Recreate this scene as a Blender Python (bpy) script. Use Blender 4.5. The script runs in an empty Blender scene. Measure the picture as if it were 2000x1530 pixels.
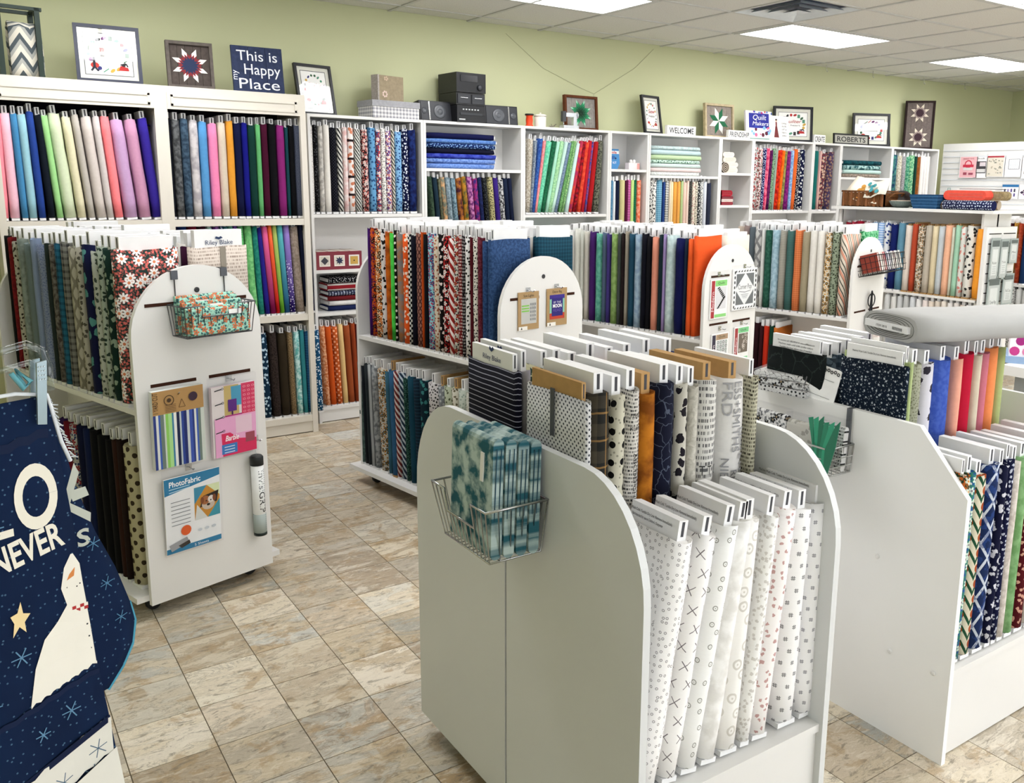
import bpy, math, random
from mathutils import Matrix, Vector, Euler

# ------------------------------------------------------------------ camera, world, lights, exposure
SC = bpy.context.scene
COL = SC.collection
CAM_POS = (-1.92046, -5.67328, 1.59598)
YAW, PITCH, ROLL, FPX, PPX, PPY = 0.61187, 0.18681, -0.0131, 1728.6, 116.86, -76.23
cd = bpy.data.cameras.new('camera'); cam = bpy.data.objects.new('camera', cd); COL.objects.link(cam)
_cy, _sy, _cp, _sp = math.cos(YAW), math.sin(YAW), math.cos(PITCH), math.sin(PITCH)
_f = Vector((_sy*_cp, _cy*_cp, -_sp)); _r = Vector((_cy, -_sy, 0)); _d = _f.cross(_r)
_r2 = math.cos(ROLL)*_r + math.sin(ROLL)*_d; _d2 = -math.sin(ROLL)*_r + math.cos(ROLL)*_d
cam.matrix_world = Matrix(((_r2.x, -_d2.x, -_f.x, CAM_POS[0]), (_r2.y, -_d2.y, -_f.y, CAM_POS[1]), (_r2.z, -_d2.z, -_f.z, CAM_POS[2]), (0, 0, 0, 1)))
cd.sensor_fit = 'HORIZONTAL'; cd.sensor_width = 36.0; cd.lens = FPX/2000*36.0
cd.shift_x = -PPX/2000; cd.shift_y = PPY/2000; cd.clip_start = 0.02
SC.camera = cam
W = bpy.data.worlds.new('world'); SC.world = W; W.use_nodes = True
W.node_tree.nodes['Background'].inputs[0].default_value = (0.75, 0.8, 0.85, 1)
W.node_tree.nodes['Background'].inputs[1].default_value = 0.05
SC.view_settings.view_transform = 'Standard'; SC.view_settings.look = 'None'
SC.view_settings.gamma = 1.0; SC.view_settings.use_curve_mapping = False
SC.view_settings.exposure = 0.42
LIGHT_STRENGTH = 11.0
H_CEIL = 2.751; Y_WALL = 0.285; X_RIGHT = 8.62; X_LEFT = -3.57; Y_FRONT = -8.0
R = math.radians
rnd = random.Random(7)

# ------------------------------------------------------------------ helpers
def lin(h):
    if isinstance(h, (tuple, list)): return tuple(h)[:3]
    v = [int(h[i:i+2], 16)/255 for i in (0, 2, 4)]
    return tuple(c/12.92 if c <= 0.04045 else ((c+0.055)/1.055)**2.4 for c in v)

class N:
    """small node-tree writer"""
    def __init__(s, name):
        s.m = bpy.data.materials.new(name); s.m.use_nodes = True
        s.t = s.m.node_tree; s.n = s.t.nodes; s.b = s.n['Principled BSDF']
    def node(s, typ, **kw):
        n = s.n.new(typ)
        for k, v in kw.items(): setattr(n, k, v)
        return n
    def put(s, sock, v):
        if hasattr(v, 'is_linked') or isinstance(v, bpy.types.NodeSocket): s.t.links.new(v, sock)
        elif isinstance(v, (tuple, list)) and len(v) == 3 and sock.type == 'RGBA': sock.default_value = (*v, 1)
        else: sock.default_value = v
    def math(s, op, a, b=0.0, c=0.0):
        n = s.node('ShaderNodeMath', operation=op)
        s.put(n.inputs[0], a); s.put(n.inputs[1], b)
        if len(n.inputs) > 2: s.put(n.inputs[2], c)
        return n.outputs[0]
    def mix(s, f, a, b):
        n = s.node('ShaderNodeMix', data_type='RGBA')
        s.put(n.inputs[0], f); s.put(n.inputs[6], a); s.put(n.inputs[7], b)
        return n.outputs[2]
    def ramp(s, f, lo, hi):
        n = s.node('ShaderNodeMapRange'); s.put(n.inputs[0], f); n.inputs[1].default_value = lo; n.inputs[2].default_value = hi
        return n.outputs[0]
    def noise(s, vec, scale, detail=2.0, dim='3D', rough=0.5, dist=0.0):
        n = s.node('ShaderNodeTexNoise', noise_dimensions=dim); s.put(n.inputs['Vector'], vec); n.inputs['Scale'].default_value = scale
        n.inputs['Detail'].default_value = detail; n.inputs['Roughness'].default_value = rough; n.inputs['Distortion'].default_value = dist
        return n.outputs['Fac']
    def vor(s, vec, scale, rand=1.0, feat='F1', out='Distance'):
        n = s.node('ShaderNodeTexVoronoi', voronoi_dimensions='2D', feature=feat); s.put(n.inputs['Vector'], vec)
        n.inputs['Scale'].default_value = scale; n.inputs['Randomness'].default_value = rand
        return n.outputs[out]
    def bloom(s, vec, scale, rad, petals=5, rand=0.9):
        """mask of scattered flowers, and of their centres"""
        n = s.node('ShaderNodeTexVoronoi', voronoi_dimensions='2D'); s.put(n.inputs['Vector'], vec); n.inputs['Scale'].default_value = scale; n.inputs['Randomness'].default_value = rand
        d = s.node('ShaderNodeVectorMath', operation='SUBTRACT'); s.put(d.inputs[0], vec); s.put(d.inputs[1], n.outputs['Position']); x, y, _ = s.sep(d.outputs[0])
        an = s.math('ARCTAN2', y, x); k = s.math('ABSOLUTE', s.math('COSINE', s.math('MULTIPLY', an, petals/2.0)))
        m = s.math('LESS_THAN', n.outputs['Distance'], s.math('MULTIPLY_ADD', k, rad*0.6, rad*0.4))
        return m, s.math('LESS_THAN', n.outputs['Distance'], rad*0.28)
    def uv(s): return s.node('ShaderNodeUVMap').outputs[0]
    def sep(s, v):
        n = s.node('ShaderNodeSeparateXYZ'); s.put(n.inputs[0], v); return n.outputs
    def comb(s, x, y, z=0.0):
        n = s.node('ShaderNodeCombineXYZ'); s.put(n.inputs[0], x); s.put(n.inputs[1], y); s.put(n.inputs[2], z); return n.outputs[0]
    def warp(s, vec, scale, amt):
        n = s.node('ShaderNodeTexNoise', noise_dimensions='2D'); s.put(n.inputs['Vector'], vec); n.inputs['Scale'].default_value = scale
        a = s.node('ShaderNodeVectorMath', operation='SCALE'); s.put(a.inputs[0], n.outputs['Color']); a.inputs['Scale'].default_value = amt
        b = s.node('ShaderNodeVectorMath', operation='ADD'); s.put(b.inputs[0], vec); s.put(b.inputs[1], a.outputs[0]); return b.outputs[0]
    def bump(s, h, strength=0.2, dist=0.01):
        n = s.node('ShaderNodeBump'); s.put(n.inputs['Height'], h); n.inputs['Strength'].default_value = strength; n.inputs['Distance'].default_value = dist
        s.t.links.new(n.outputs[0], s.b.inputs['Normal'])
    def done(s, col, rough=0.6, spec=0.3, metal=0.0):
        s.put(s.b.inputs['Base Color'], col); s.b.inputs['Roughness'].default_value = rough
        s.b.inputs['Specular IOR Level'].default_value = spec; s.b.inputs['Metallic'].default_value = metal
        return s.m

MATS = {}
def M(hexcol, rough=0.55, spec=0.3, metal=0.0, var=0.04, scale=30.0):
    """plain surface with a little procedural variation"""
    k = (hexcol, rough, spec, metal, var, scale)
    if k in MATS: return MATS[k]
    w = N('surface_'+str(hexcol)); c = lin(hexcol)
    g = w.node('ShaderNodeTexCoord').outputs['Object']
    f = w.noise(g, scale, 3)
    col = w.mix(f, tuple(x*(1-var*2) for x in c), tuple(min(1, x*(1+var*2)) for x in c))
    MATS[k] = w.done(col, rough, spec, metal); return MATS[k]

def fabric(spec, h=0.555):
    """printed quilting cotton; uv is in metres round the bolt and up it"""
    k = ('fab', spec)
    if k in MATS: return MATS[k]
    p = spec.split(); kind = p[0]; cs = [tuple(v*(0.58+0.40*max(lin(x))) for v in lin(x)) for x in p[1:] if len(x) == 6]; sc = [float(x) for x in p[1:] if len(x) != 6]
    rad = sc[1] if len(sc) > 1 else 0.27; sc = sc[0] if sc else 30.0
    w = N('fabric_'+kind.lower()); uv = w.uv(); u, v, _ = w.sep(uv); c1 = cs[0]; c2 = cs[1] if len(cs) > 1 else c1; c3 = cs[2] if len(cs) > 2 else c2
    lt = lambda a, b: w.math('LESS_THAN', a, b)
    gt = lambda a, b: w.math('GREATER_THAN', a, b)
    fr = lambda a, s: w.math('FRACT', w.math('MULTIPLY', a, s))
    tri = lambda a, s: w.math('ABSOLUTE', w.math('SUBTRACT', fr(a, s), 0.5))
    add = lambda a, b: w.math('ADD', a, b)
    mul = lambda a, b: w.math('MULTIPLY', a, b)
    if kind == 'S': col = w.mix(w.noise(uv, 60, 3, '2D'), tuple(x*0.93 for x in c1), tuple(min(1, x*1.06) for x in c1))
    elif kind == 'B': col = w.mix(w.ramp(w.noise(w.warp(uv, sc*0.5, 0.02), sc, 4, '2D'), 0.38, 0.62), c1, c2)
    elif kind == 'D': col = w.mix(lt(w.vor(w.warp(uv, sc*3.0, 0.35/sc), sc*1.25), rad), c1, c2)
    elif kind == 'D2':
        a = w.mix(lt(w.vor(uv, sc*2.1, 1.0), 0.14), c1, tuple(x*0.5+y*0.5 for x, y in zip(c1, c2)))
        col = w.mix(lt(w.vor(uv, sc*1.15, 0.4 if len(p) < 5 else 0.9), rad-0.02), a, c2)
    elif kind in ('G', 'GD'): col = w.mix(lt(w.vor(w.comb(add(u, v), w.math('SUBTRACT', u, v)), sc*0.75, 0.0), 0.26), c1, c2)
    elif kind == 'RG':
        d = w.vor(uv, sc, 0.6); col = w.mix(mul(gt(d, rad*0.62), lt(d, rad)), c1, c2)
        col = w.mix(lt(d, rad*0.2), col, c2)
    elif kind == 'L': col = w.mix(lt(fr(v, sc), 0.28), c1, c2)
    elif kind == 'L2': col = w.mix(lt(fr(v, sc), 0.16), c1, c2)
    elif kind == 'V': col = w.mix(lt(fr(u, sc), 0.4), c1, c2)
    elif kind == 'X': col = w.mix(lt(fr(add(u, mul(v, 0.7)), sc), 0.45), c1, c2)
    elif kind == 'XX':
        dgn = add(u, mul(v, 0.6)); col = w.mix(lt(fr(dgn, 38), 0.3), c1, c2); col = w.mix(lt(fr(dgn, 13), 0.22), col, c3)
    elif kind == 'P': col = w.mix(mul(add(lt(fr(u, sc), 0.4), lt(fr(v, sc), 0.4)), 0.5), c1, c2)
    elif kind == 'PL':
        col = w.mix(mul(add(lt(fr(u, 17), 0.45), lt(fr(v, 17), 0.45)), 0.42), c1, c2); col = w.mix(mul(add(lt(fr(add(u, 0.012), 17), 0.07), lt(fr(add(v, 0.012), 17), 0.07)), 0.55), col, c3)
    elif kind == 'C':
        n = w.node('ShaderNodeTexChecker'); w.put(n.inputs[0], uv); n.inputs['Scale'].default_value = sc*2; col = w.mix(n.outputs['Fac'], c1, c2)
    elif kind in ('K', 'K2'):
        a, b = tri(add(u, mul(v, 0.6)), sc), tri(w.math('SUBTRACT', u, mul(v, 0.6)), sc)
        col = w.mix(lt(w.math('MINIMUM', a, b), 0.09 if kind == 'K2' else 0.16), c1, c2)
        if kind == 'K2': col = w.mix(lt(w.noise(uv, 40, 2, '2D'), 0.45), col, w.mix(0.6, col, lin('24407c')))
    elif kind in ('F', 'FB'):
        big = kind == 'FB'
        col = w.mix(lt(w.vor(w.warp(uv, 140, 0.005), 110), 0.30), c1, tuple(x*0.6+y*0.4 for x, y in zip(c1, c3)))
        col = w.mix(lt(w.vor(w.warp(uv, 170, 0.006), 72), 0.31), col, c3)
        m, ctr = w.bloom(uv, 34 if not big else 20, 0.40, 5 if not big else 8); col = w.mix(m, col, c2); col = w.mix(ctr, col, tuple(x*0.7+y*0.3 for x, y in zip(c3, lin('c89c30'))))
    elif kind == 'T':
        sc *= 1.7; rowm = lt(fr(v, sc), 0.55); ltr = gt(w.noise(w.comb(mul(u, 3.2*sc), mul(w.math('FLOOR', mul(v, sc)), 7.3)), 1.6, 1, '2D'), 0.5)
        col = w.mix(mul(rowm, ltr), c1, c2)
    elif kind == 'T2': col = w.mix(lt(w.vor(w.warp(uv, 30, 0.03), sc, 1.0, 'DISTANCE_TO_EDGE'), 0.03), c1, c2)
    elif kind == 'Q':
        col = w.mix(lt(w.vor(w.warp(uv, 50, 0.008), 26), 0.30), c1, c3); col = w.mix(lt(fr(v, 8.6), 0.13), col, c2)
    elif kind in ('O', 'OD'):
        col = w.mix(w.ramp(v, h*0.9, h*0.1), c1, c2)
        if kind == 'OD': col = w.mix(mul(lt(w.vor(uv, 55), 0.22), lt(v, h*0.6)), col, lin('d8d0e8'))
    elif kind in ('XS', 'H'):
        rowi = w.math('FLOOR', mul(v, sc)); a = w.math('SUBTRACT', fr(add(u, mul(rowi, 0.37/sc)), sc), 0.5); b = w.math('SUBTRACT', fr(v, sc), 0.5); ab = lambda q: w.math('ABSOLUTE', q)
        if kind == 'XS':
            q = w.noise(w.comb(rowi, w.math('FLOOR', mul(add(u, mul(rowi, 0.37/sc)), sc))), 3.1, 0, '2D'); a = add(a, mul(w.math('SUBTRACT', q, 0.5), b))
            m = mul(lt(w.math('MINIMUM', ab(w.math('SUBTRACT', a, b)), ab(add(a, b))), 0.035), lt(w.math('MAXIMUM', ab(a), ab(b)), 0.26))
        else:
            m = mul(lt(w.math('MINIMUM', ab(w.math('SUBTRACT', ab(a), 0.07)), ab(w.math('SUBTRACT', ab(b), 0.07))), 0.035), lt(w.math('MAXIMUM', ab(a), ab(b)), 0.18))
        col = w.mix(m, c1, c2)
    elif kind == 'IK':
        z = add(mul(v, 22.0), mul(tri(u, 24), 1.6)); col = w.mix(lt(w.math('FRACT', z), 0.35), c1, c3)
        col = w.mix(lt(w.vor(w.comb(mul(u, 0.9), v), 22, 0.0), 0.30), col, c2)
    else: col = c1
    w.bump(w.noise(w.comb(mul(u, 0.35), v), 42, 3, '2D'), 0.22, 0.006)
    MATS[k] = w.done(col, 0.85, 0.15); return MATS[k]

def emit(name, col, strength):
    w = N(name); w.b.inputs['Emission Color'].default_value = (*lin(col), 1); w.b.inputs['Emission Strength'].default_value = strength
    return w.done(lin(col), 0.6, 0.2)

def glassy(name, tint=(1, 1, 1), amount=0.12, rough=0.03):
    w = N(name); n = w.n; out = n['Material Output']
    tr = w.node('ShaderNodeBsdfTransparent'); tr.inputs[0].default_value = (*tint, 1)
    gl = w.node('ShaderNodeBsdfGlossy'); gl.inputs['Roughness'].default_value = rough
    lw = w.node('ShaderNodeLayerWeight'); lw.inputs[0].default_value = 0.5
    f = w.math('ADD', w.math('MULTIPLY', w.math('POWER', lw.outputs['Facing'], 4.0), 0.45), amount)
    mx = w.node('ShaderNodeMixShader'); w.put(mx.inputs[0], f); w.t.links.new(tr.outputs[0], mx.inputs[1]); w.t.links.new(gl.outputs[0], mx.inputs[2])
    w.t.links.new(mx.outputs[0], out.inputs['Surface']); return w.m

class MB:
    """collects shapes into one mesh; every face carries a material slot"""
    def __init__(s): s.v, s.f, s.mi, s.uvs, s.sm = [], [], [], [], []
    def face(s, idx, m=0, smooth=False, uv=None): s.f.append(idx); s.mi.append(m); s.sm.append(smooth); s.uvs.append(uv)
    def box(s, x0, x1, y0, y1, z0, z1, m=0, tf=None):
        b = len(s.v); pts = [(x, y, z) for z in (z0, z1) for y in (y0, y1) for x in (x0, x1)]
        if tf: pts = [tf(p) for p in pts]
        s.v += [tuple(p) for p in pts]
        for q in ((0, 2, 3, 1), (4, 5, 7, 6), (0, 1, 5, 4), (2, 6, 7, 3), (0, 4, 6, 2), (1, 3, 7, 5)): s.face([b+i for i in q], m)
        return s
    def prism(s, poly, a0, a1, axis='y', m=0, m_side=None):
        """poly of 2-D points; axis y: (x,z) extruded in y; axis x: (y,z) in x; axis z: (x,y) in z"""
        b = len(s.v); n = len(poly); ms = m if m_side is None else m_side
        mk = {'y': lambda p, a: (p[0], a, p[1]), 'x': lambda p, a: (a, p[0], p[1]), 'z': lambda p, a: (p[0], p[1], a)}[axis]
        s.v += [mk(p, a0) for p in poly] + [mk(p, a1) for p in poly]
        area = sum(poly[i][0]*poly[(i+1) % n][1]-poly[(i+1) % n][0]*poly[i][1] for i in range(n))
        fl = (area > 0) != (axis == 'y')
        F1 = list(range(b, b+n)); F2 = list(range(b+n, b+2*n))
        s.face(F1[::-1] if fl else F1, m); s.face(F2 if fl else F2[::-1], m)
        for i in range(n):
            j = (i+1) % n; q = [b+i, b+j, b+n+j, b+n+i]; s.face(q if fl else q[::-1], ms)
        return s
    def tube(s, path, r, seg=6, m=0, closed=False):
        P = [Vector(p) for p in path]; n = len(P); b = len(s.v); up = None
        for i, p in enumerate(P):
            a = P[i-1] if (i > 0 or closed) else p; c = P[(i+1) % n] if (i < n-1 or closed) else p
            t = (c-a).normalized()
            if up is None: up = Vector((0, 0, 1)) if abs(t.z) < 0.9 else Vector((1, 0, 0))
            e1 = t.cross(up)
            if e1.length < 1e-4: e1 = t.cross(Vector((1, 0, 0)))
            e1.normalize(); e2 = e1.cross(t).normalized(); up = e2
            rr = r[i] if isinstance(r, (list, tuple)) else r
            for k in range(seg):
                an = 2*math.pi*k/seg; q = p+e1*(rr*math.cos(an))+e2*(rr*math.sin(an)); s.v.append(tuple(q))
        for i in range(n if closed else n-1):
            i2 = (i+1) % n
            for k in range(seg):
                k2 = (k+1) % seg; s.face([b+i*seg+k, b+i*seg+k2, b+i2*seg+k2, b+i2*seg+k], m, True)
        if not closed:
            s.face([b+k for k in range(seg)], m); s.face([b+(n-1)*seg+k for k in range(seg)][::-1], m)
        return s
    def lathe(s, prof, seg=20, m=0, c=(0, 0, 0), axis='z'):
        b = len(s.v); n = len(prof)
        for rr, z in prof:
            for k in range(seg):
                a = 2*math.pi*k/seg; x, y = rr*math.cos(a), rr*math.sin(a)
                s.v.append((c[0]+x, c[1]+y, c[2]+z) if axis == 'z' else ((c[0]+x, c[1]+z, c[2]+y) if axis == 'y' else (c[0]+z, c[1]+x, c[2]+y)))
        for i in range(n-1):
            for k in range(seg):
                k2 = (k+1) % seg; s.face([b+i*seg+k, b+i*seg+k2, b+(i+1)*seg+k2, b+(i+1)*seg+k], m, True)
        s.face([b+k for k in range(seg)][::-1], m); s.face([b+(n-1)*seg+k for k in range(seg)], m)
        return s
    def poly(s, pts, m=0, uv=None):
        b = len(s.v); s.v += [tuple(p) for p in pts]; s.face(list(range(b, b+len(pts))), m, False, uv); return s
    def mesh(s, name, mats):
        me = bpy.data.meshes.new(name); me.from_pydata(s.v, [], s.f); me.update()
        for m in mats: me.materials.append(m)
        if len(mats) > 1 or any(s.mi): me.polygons.foreach_set('material_index', s.mi)
        me.polygons.foreach_set('use_smooth', s.sm)
        if any(u is not None for u in s.uvs):
            L = me.uv_layers.new(name='UVMap'); k = 0; d = []
            for f, u in zip(s.f, s.uvs):
                for j in range(len(f)): d += list(u[j]) if u is not None else [0.0, 0.0]
            L.data.foreach_set('uv', d)
        return me
    def build(s, name, mats, parent=None, loc=None, rot=None):
        if not isinstance(mats, (list, tuple)): mats = [mats]
        o = bpy.data.objects.new(name, s.mesh(name, mats)); COL.objects.link(o)
        if parent: o.parent = parent
        if loc is not None: o.location = loc
        if rot is not None: o.rotation_euler = rot
        return o

def tag(o, label, cat, group=None, kind=None):
    if label: o['label'] = label
    if cat: o['category'] = cat
    if group: o['group'] = group
    if kind: o['kind'] = kind
    return o
def thing(name, label, cat, loc=(0, 0, 0), rot=(0, 0, 0), group=None):
    o = bpy.data.objects.new(name, None); COL.objects.link(o); o.location = loc; o.rotation_euler = rot; o.empty_display_size = 0.05
    return tag(o, label, cat, group)
def bar(name, x0, x1, y0, y1, z0, z1, mat, parent=None):
    return MB().box(x0, x1, y0, y1, z0, z1).build(name, mat, parent)
def structure(o): o['kind'] = 'structure'; return o

_FONT = None
def glyphs(body, size, align='CENTER', spacing=1.0, shear=0.0, bold=0.0):
    """2-D polygons of a line of lettering"""
    c = bpy.data.curves.new('lettering', 'FONT'); c.body = body; c.size = size; c.align_x = align; c.space_character = spacing; c.shear = shear; c.offset = bold
    c.resolution_u = 3
    o = bpy.data.objects.new('lettering', c); me = bpy.data.meshes.new_from_object(o)
    pts = [(v.co.x, v.co.y) for v in me.vertices]; out = [[pts[i] for i in pl.vertices] for pl in me.polygons]
    bpy.data.objects.remove(o); bpy.data.curves.remove(c); bpy.data.meshes.remove(me)
    return out

class Print:
    """flat printed matter in a local x,z plane facing -y; later layers lie a hair in front"""
    def __init__(s, y=0.0, step=0.00025, fn=None): s.L = []; s.y = y; s.step = step; s.fn = fn; s.k = 0
    def poly(s, pts, col): s.k += 1; s.L.append((list(pts), col, s.k)); return s
    def rect(s, x0, x1, z0, z1, col): return s.poly([(x0, z0), (x1, z0), (x1, z1), (x0, z1)], col)
    def disc(s, x, z, r, col, n=14, rz=None, rot=0.0):
        rz = rz or r; ca, sa = math.cos(rot), math.sin(rot)
        return s.poly([(x+r*math.cos(2*math.pi*i/n)*ca-rz*math.sin(2*math.pi*i/n)*sa, z+r*math.cos(2*math.pi*i/n)*sa+rz*math.sin(2*math.pi*i/n)*ca) for i in range(n)], col)
    def line(s, pts, t, col):
        for (x0, z0), (x1, z1) in zip(pts, pts[1:]):
            d = math.hypot(x1-x0, z1-z0) or 1; nx, nz = -(z1-z0)/d*t/2, (x1-x0)/d*t/2
            s.poly([(x0+nx, z0+nz), (x0-nx, z0-nz), (x1-nx, z1-nz), (x1+nx, z1+nz)], col)
        return s
    def ring(s, x, z, r0, r1, col, n=20, k=1.0):
        for i in range(n):
            a, b = 2*math.pi*i/n, 2*math.pi*(i+1)/n
            s.poly([(x+r0*math.cos(a), z+k*r0*math.sin(a)), (x+r1*math.cos(a), z+k*r1*math.sin(a)), (x+r1*math.cos(b), z+k*r1*math.sin(b)), (x+r0*math.cos(b), z+k*r0*math.sin(b))], col)
        return s
    def text(s, body, x, z, size, col, width=None, align='CENTER', rot=0.0, shear=0.0, bold=0.0):
        g = glyphs(body, size, align, 1.0, shear, bold); s.k += 1
        if not g: return s
        if width:
            xs = [p[0] for q in g for p in q]; k = width/max(1e-6, max(xs)-min(xs)); g = [[(p[0]*k, p[1]) for p in q] for q in g]
        ca, sa = math.cos(rot), math.sin(rot)
        for q in g: s.L.append(([(x+a*ca-b*sa, z+a*sa+b*ca) for a, b in q], col, s.k))
        return s
    def star(s, x, z, r, cols, n=8, inner=0.42, rot=0.0):
        """quilt star of lozenges, each split in two tones"""
        for i in range(n):
            a = rot+2*math.pi*i/n; da = math.pi/n
            tip = (x+r*math.cos(a), z+r*math.sin(a)); l = (x+r*inner*1.3*math.cos(a-da), z+r*inner*1.3*math.sin(a-da)); q = (x+r*inner*1.3*math.cos(a+da), z+r*inner*1.3*math.sin(a+da))
            s.poly([(x, z), l, tip], cols[i % len(cols)]); s.poly([(x, z), tip, q], cols[(i+1) % len(cols)])
        return s
    def build(s, parent, name='print', rough=0.6):
        b = MB(); cols = []; kmax = max([q[2] for q in s.L] or [1]); st = min(s.step, 0.0028/kmax)
        for pts, c, k in s.L:
            if c not in cols: cols.append(c)
            y = s.y-st*k
            b.poly([(p[0], y+(s.fn(p[0], p[1]) if s.fn else 0.0), p[1]) for p in pts], cols.index(c))
        return b.build(name, [M(c, rough, 0.25, 0, 0.02) for c in cols], parent)

WHITE = M('dedddA'.lower(), 0.38, 0.35, 0, 0.01, 6); CREAMW = M('d8d2c6', 0.42, 0.3, 0, 0.012, 6); BLACKBACK = M('1c1a1e', 0.8, 0.1)
CARD = M('e6e6e6', 0.7, 0.2, 0, 0.02); BROWNC = M('b08c5c', 0.8, 0.1, 0, 0.06, 60); CHROME = M('c8cacc', 0.22, 0.5, 1.0, 0.01); DARKWIRE = M('1a1b20', 0.45, 0.4, 0.3)
BLACK = M('101114', 0.45, 0.35); SLOT = M('3a2218', 0.8, 0.1); GLASS = glassy('picture_glass', (1, 1, 1), 0.03); CLEAR = glassy('clear_plastic', (0.93, 0.97, 0.98), 0.06, 0.08); SLEEVE = glassy('plastic_sleeve', (0.985, 0.985, 0.99), 0.02, 0.15)
# ------------------------------------------------------------------ fabric bolts
def bolt_mesh(t, w, h, z0, seed, bulge=0.0015, nz=7):
    """fabric wound round a board: stadium section, uv in metres"""
    q = random.Random(seed); b = MB(); r = min(t/2, 0.045); hx = t/2; nseg = 5
    prof = []
    for (cx, cy, a0) in ((0, r, 180), (0, w-r, 0)):
        for i in range(nseg+1):
            a = R(a0+180*i/nseg); prof.append((hx*math.cos(a), cy+r*math.sin(a)))
    # add points along the flat sides
    pts = []
    for i, p in enumerate(prof):
        pts.append(p); n = prof[(i+1) % len(prof)]; d = math.hypot(n[0]-p[0], n[1]-p[1])
        if d > 0.06: pts += [((p[0]*(1-k)+n[0]*k), p[1]*(1-k)+n[1]*k) for k in (0.33, 0.67)]
    n = len(pts); per = [0]
    for i in range(n): a, c = pts[i], pts[(i+1) % n]; per.append(per[-1]+math.hypot(a[0]-c[0], a[1]-c[1]))
    off = q.random()*3; zs = [z0+(h-z0)*k/(nz-1) for k in range(nz)]
    ph = [q.random()*6.3 for _ in range(4)]
    for k, z in enumerate(zs):
        for i, (x, y) in enumerate(pts):
            f = 1+0.05*math.sin(z*23+ph[0]+i*0.9)+0.03*math.sin(z*51+ph[1]+i*1.7)
            e = 0.94 if k in (0, nz-1) else 1.0
            b.v.append((x*e*min(f, 1.04), 0.5*w+(y-0.5*w)*(1+0.006*math.sin(z*19+ph[2])), z+(0.003*math.sin(i*1.3+ph[3]) if k == nz-1 else 0)))
    for k in range(nz-1):
        for i in range(n):
            j = (i+1) % n; b.face([k*n+i, k*n+j, (k+1)*n+j, (k+1)*n+i], 0, True, [(per[i]+off, zs[k]), (per[i+1]+off, zs[k]), (per[i+1]+off, zs[k+1]), (per[i]+off, zs[k+1])])
    # folded layers seen from above: a step down towards the board
    top = (nz-1)*n; base = len(b.v)
    for i, (x, y) in enumerate(pts): b.v.append((x*0.55, 0.5*w+(y-0.5*w)*0.93, h-0.004))
    for i in range(n):
        j = (i+1) % n; b.face([top+i, top+j, base+j, base+i], 0, False, [(per[i]+off, h), (per[i+1]+off, h), (per[i+1]+off, h+0.01), (per[i]+off, h+0.01)])
    b.face([base+i for i in range(n)], 0, False, [(off, h)]*n); b.face(list(range(n))[::-1], 0, False, [(off, 0)]*n)
    return b
def board_mesh(t, w, h, prot, slot=True):
    b = MB(); bt = min(0.024, t*0.62)/2
    b.box(-bt, bt, 0.022, w-0.022, 0.0, h+prot)
    b.box(-t*0.40, t*0.40, 0.006, w-0.02, 0.0, 0.012)
    if slot: b.box(-bt*0.30, bt*0.30, 0.0215, 0.024, h+prot*0.12, h+prot*0.92, 1)
    return b
SLOTM = M('4a4a4e', 0.8, 0.1)
STUFF = []
def bolt(P, ang, s, t, lean, zb, h, w, desc, spec, label, group, prot=0.04, board=None, back=0.0):
    a = R(ang); x = P[0]+s*math.cos(a)-back*math.sin(a); y = P[1]+s*math.sin(a)+back*math.cos(a)
    o = thing('fabric_bolt', label, 'fabric bolt', (x, y, zb), Euler((0, R(lean), a), 'XYZ'), group)
    t = max(t, 0.016)*0.97
    bolt_mesh(t, w, h, 0.014, '%.3f%.3f' % (x, y)).build('fabric', fabric(spec, h), o)
    board_mesh(t, w, h, prot).build('board', [board or CARD, SLOTM], o)
    return o
def stuff_bolt(P, ang, s, t, lean, zb, h, w, spec, prot=0.04, board=None):
    a = R(ang); mt = Matrix.Translation((P[0]+s*math.cos(a), P[1]+s*math.sin(a), zb)) @ Euler((0, R(lean), a), 'XYZ').to_matrix().to_4x4()
    t = max(t, 0.016)*0.97
    STUFF.append((bolt_mesh(t, w, h, 0.014, '%.3f' % s, nz=4), mt, fabric(spec, h))); STUFF.append((board_mesh(t, w, h, prot, False), mt, board or CARD))
def flush_stuff():
    B = MB(); mats = []
    for b, mt, m in STUFF:
        if m not in mats: mats.append(m)
        k = len(B.v); B.v += [tuple(mt @ Vector(v)) for v in b.v]
        for f, sm, uv in zip(b.f, b.sm, b.uvs): B.face([i+k for i in f], mats.index(m), sm, uv)
    o = B.build('packed_fabric_bolts', mats); tag(o, 'many more small fabric bolts packed on the distant shelves and behind front rows', 'fabric bolts', kind='stuff')
ORD = ['first', 'second', 'third', 'fourth', 'fifth', 'sixth', 'seventh', 'eighth', 'ninth', 'tenth', 'eleventh', 'twelfth', 'thirteenth', 'fourteenth', 'fifteenth', 'sixteenth', 'seventeenth', 'eighteenth', 'nineteenth', 'twentieth', 'twenty-first', 'twenty-second', 'twenty-third', 'twenty-fourth', 'twenty-fifth', 'twenty-sixth', 'twenty-seventh', 'twenty-eighth', 'twenty-ninth', 'thirtieth']
ALL_STUFF = {'G5LL', 'RL', 'R', 'G4LL', 'U12', 'U6', 'U7', 'U4L'}
BROWN = {'F1B': (0, 4, 8, 9), 'F1C': (), 'G5L': tuple(range(9, 21)), 'G2LL': (7, 15, 17)}
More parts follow.
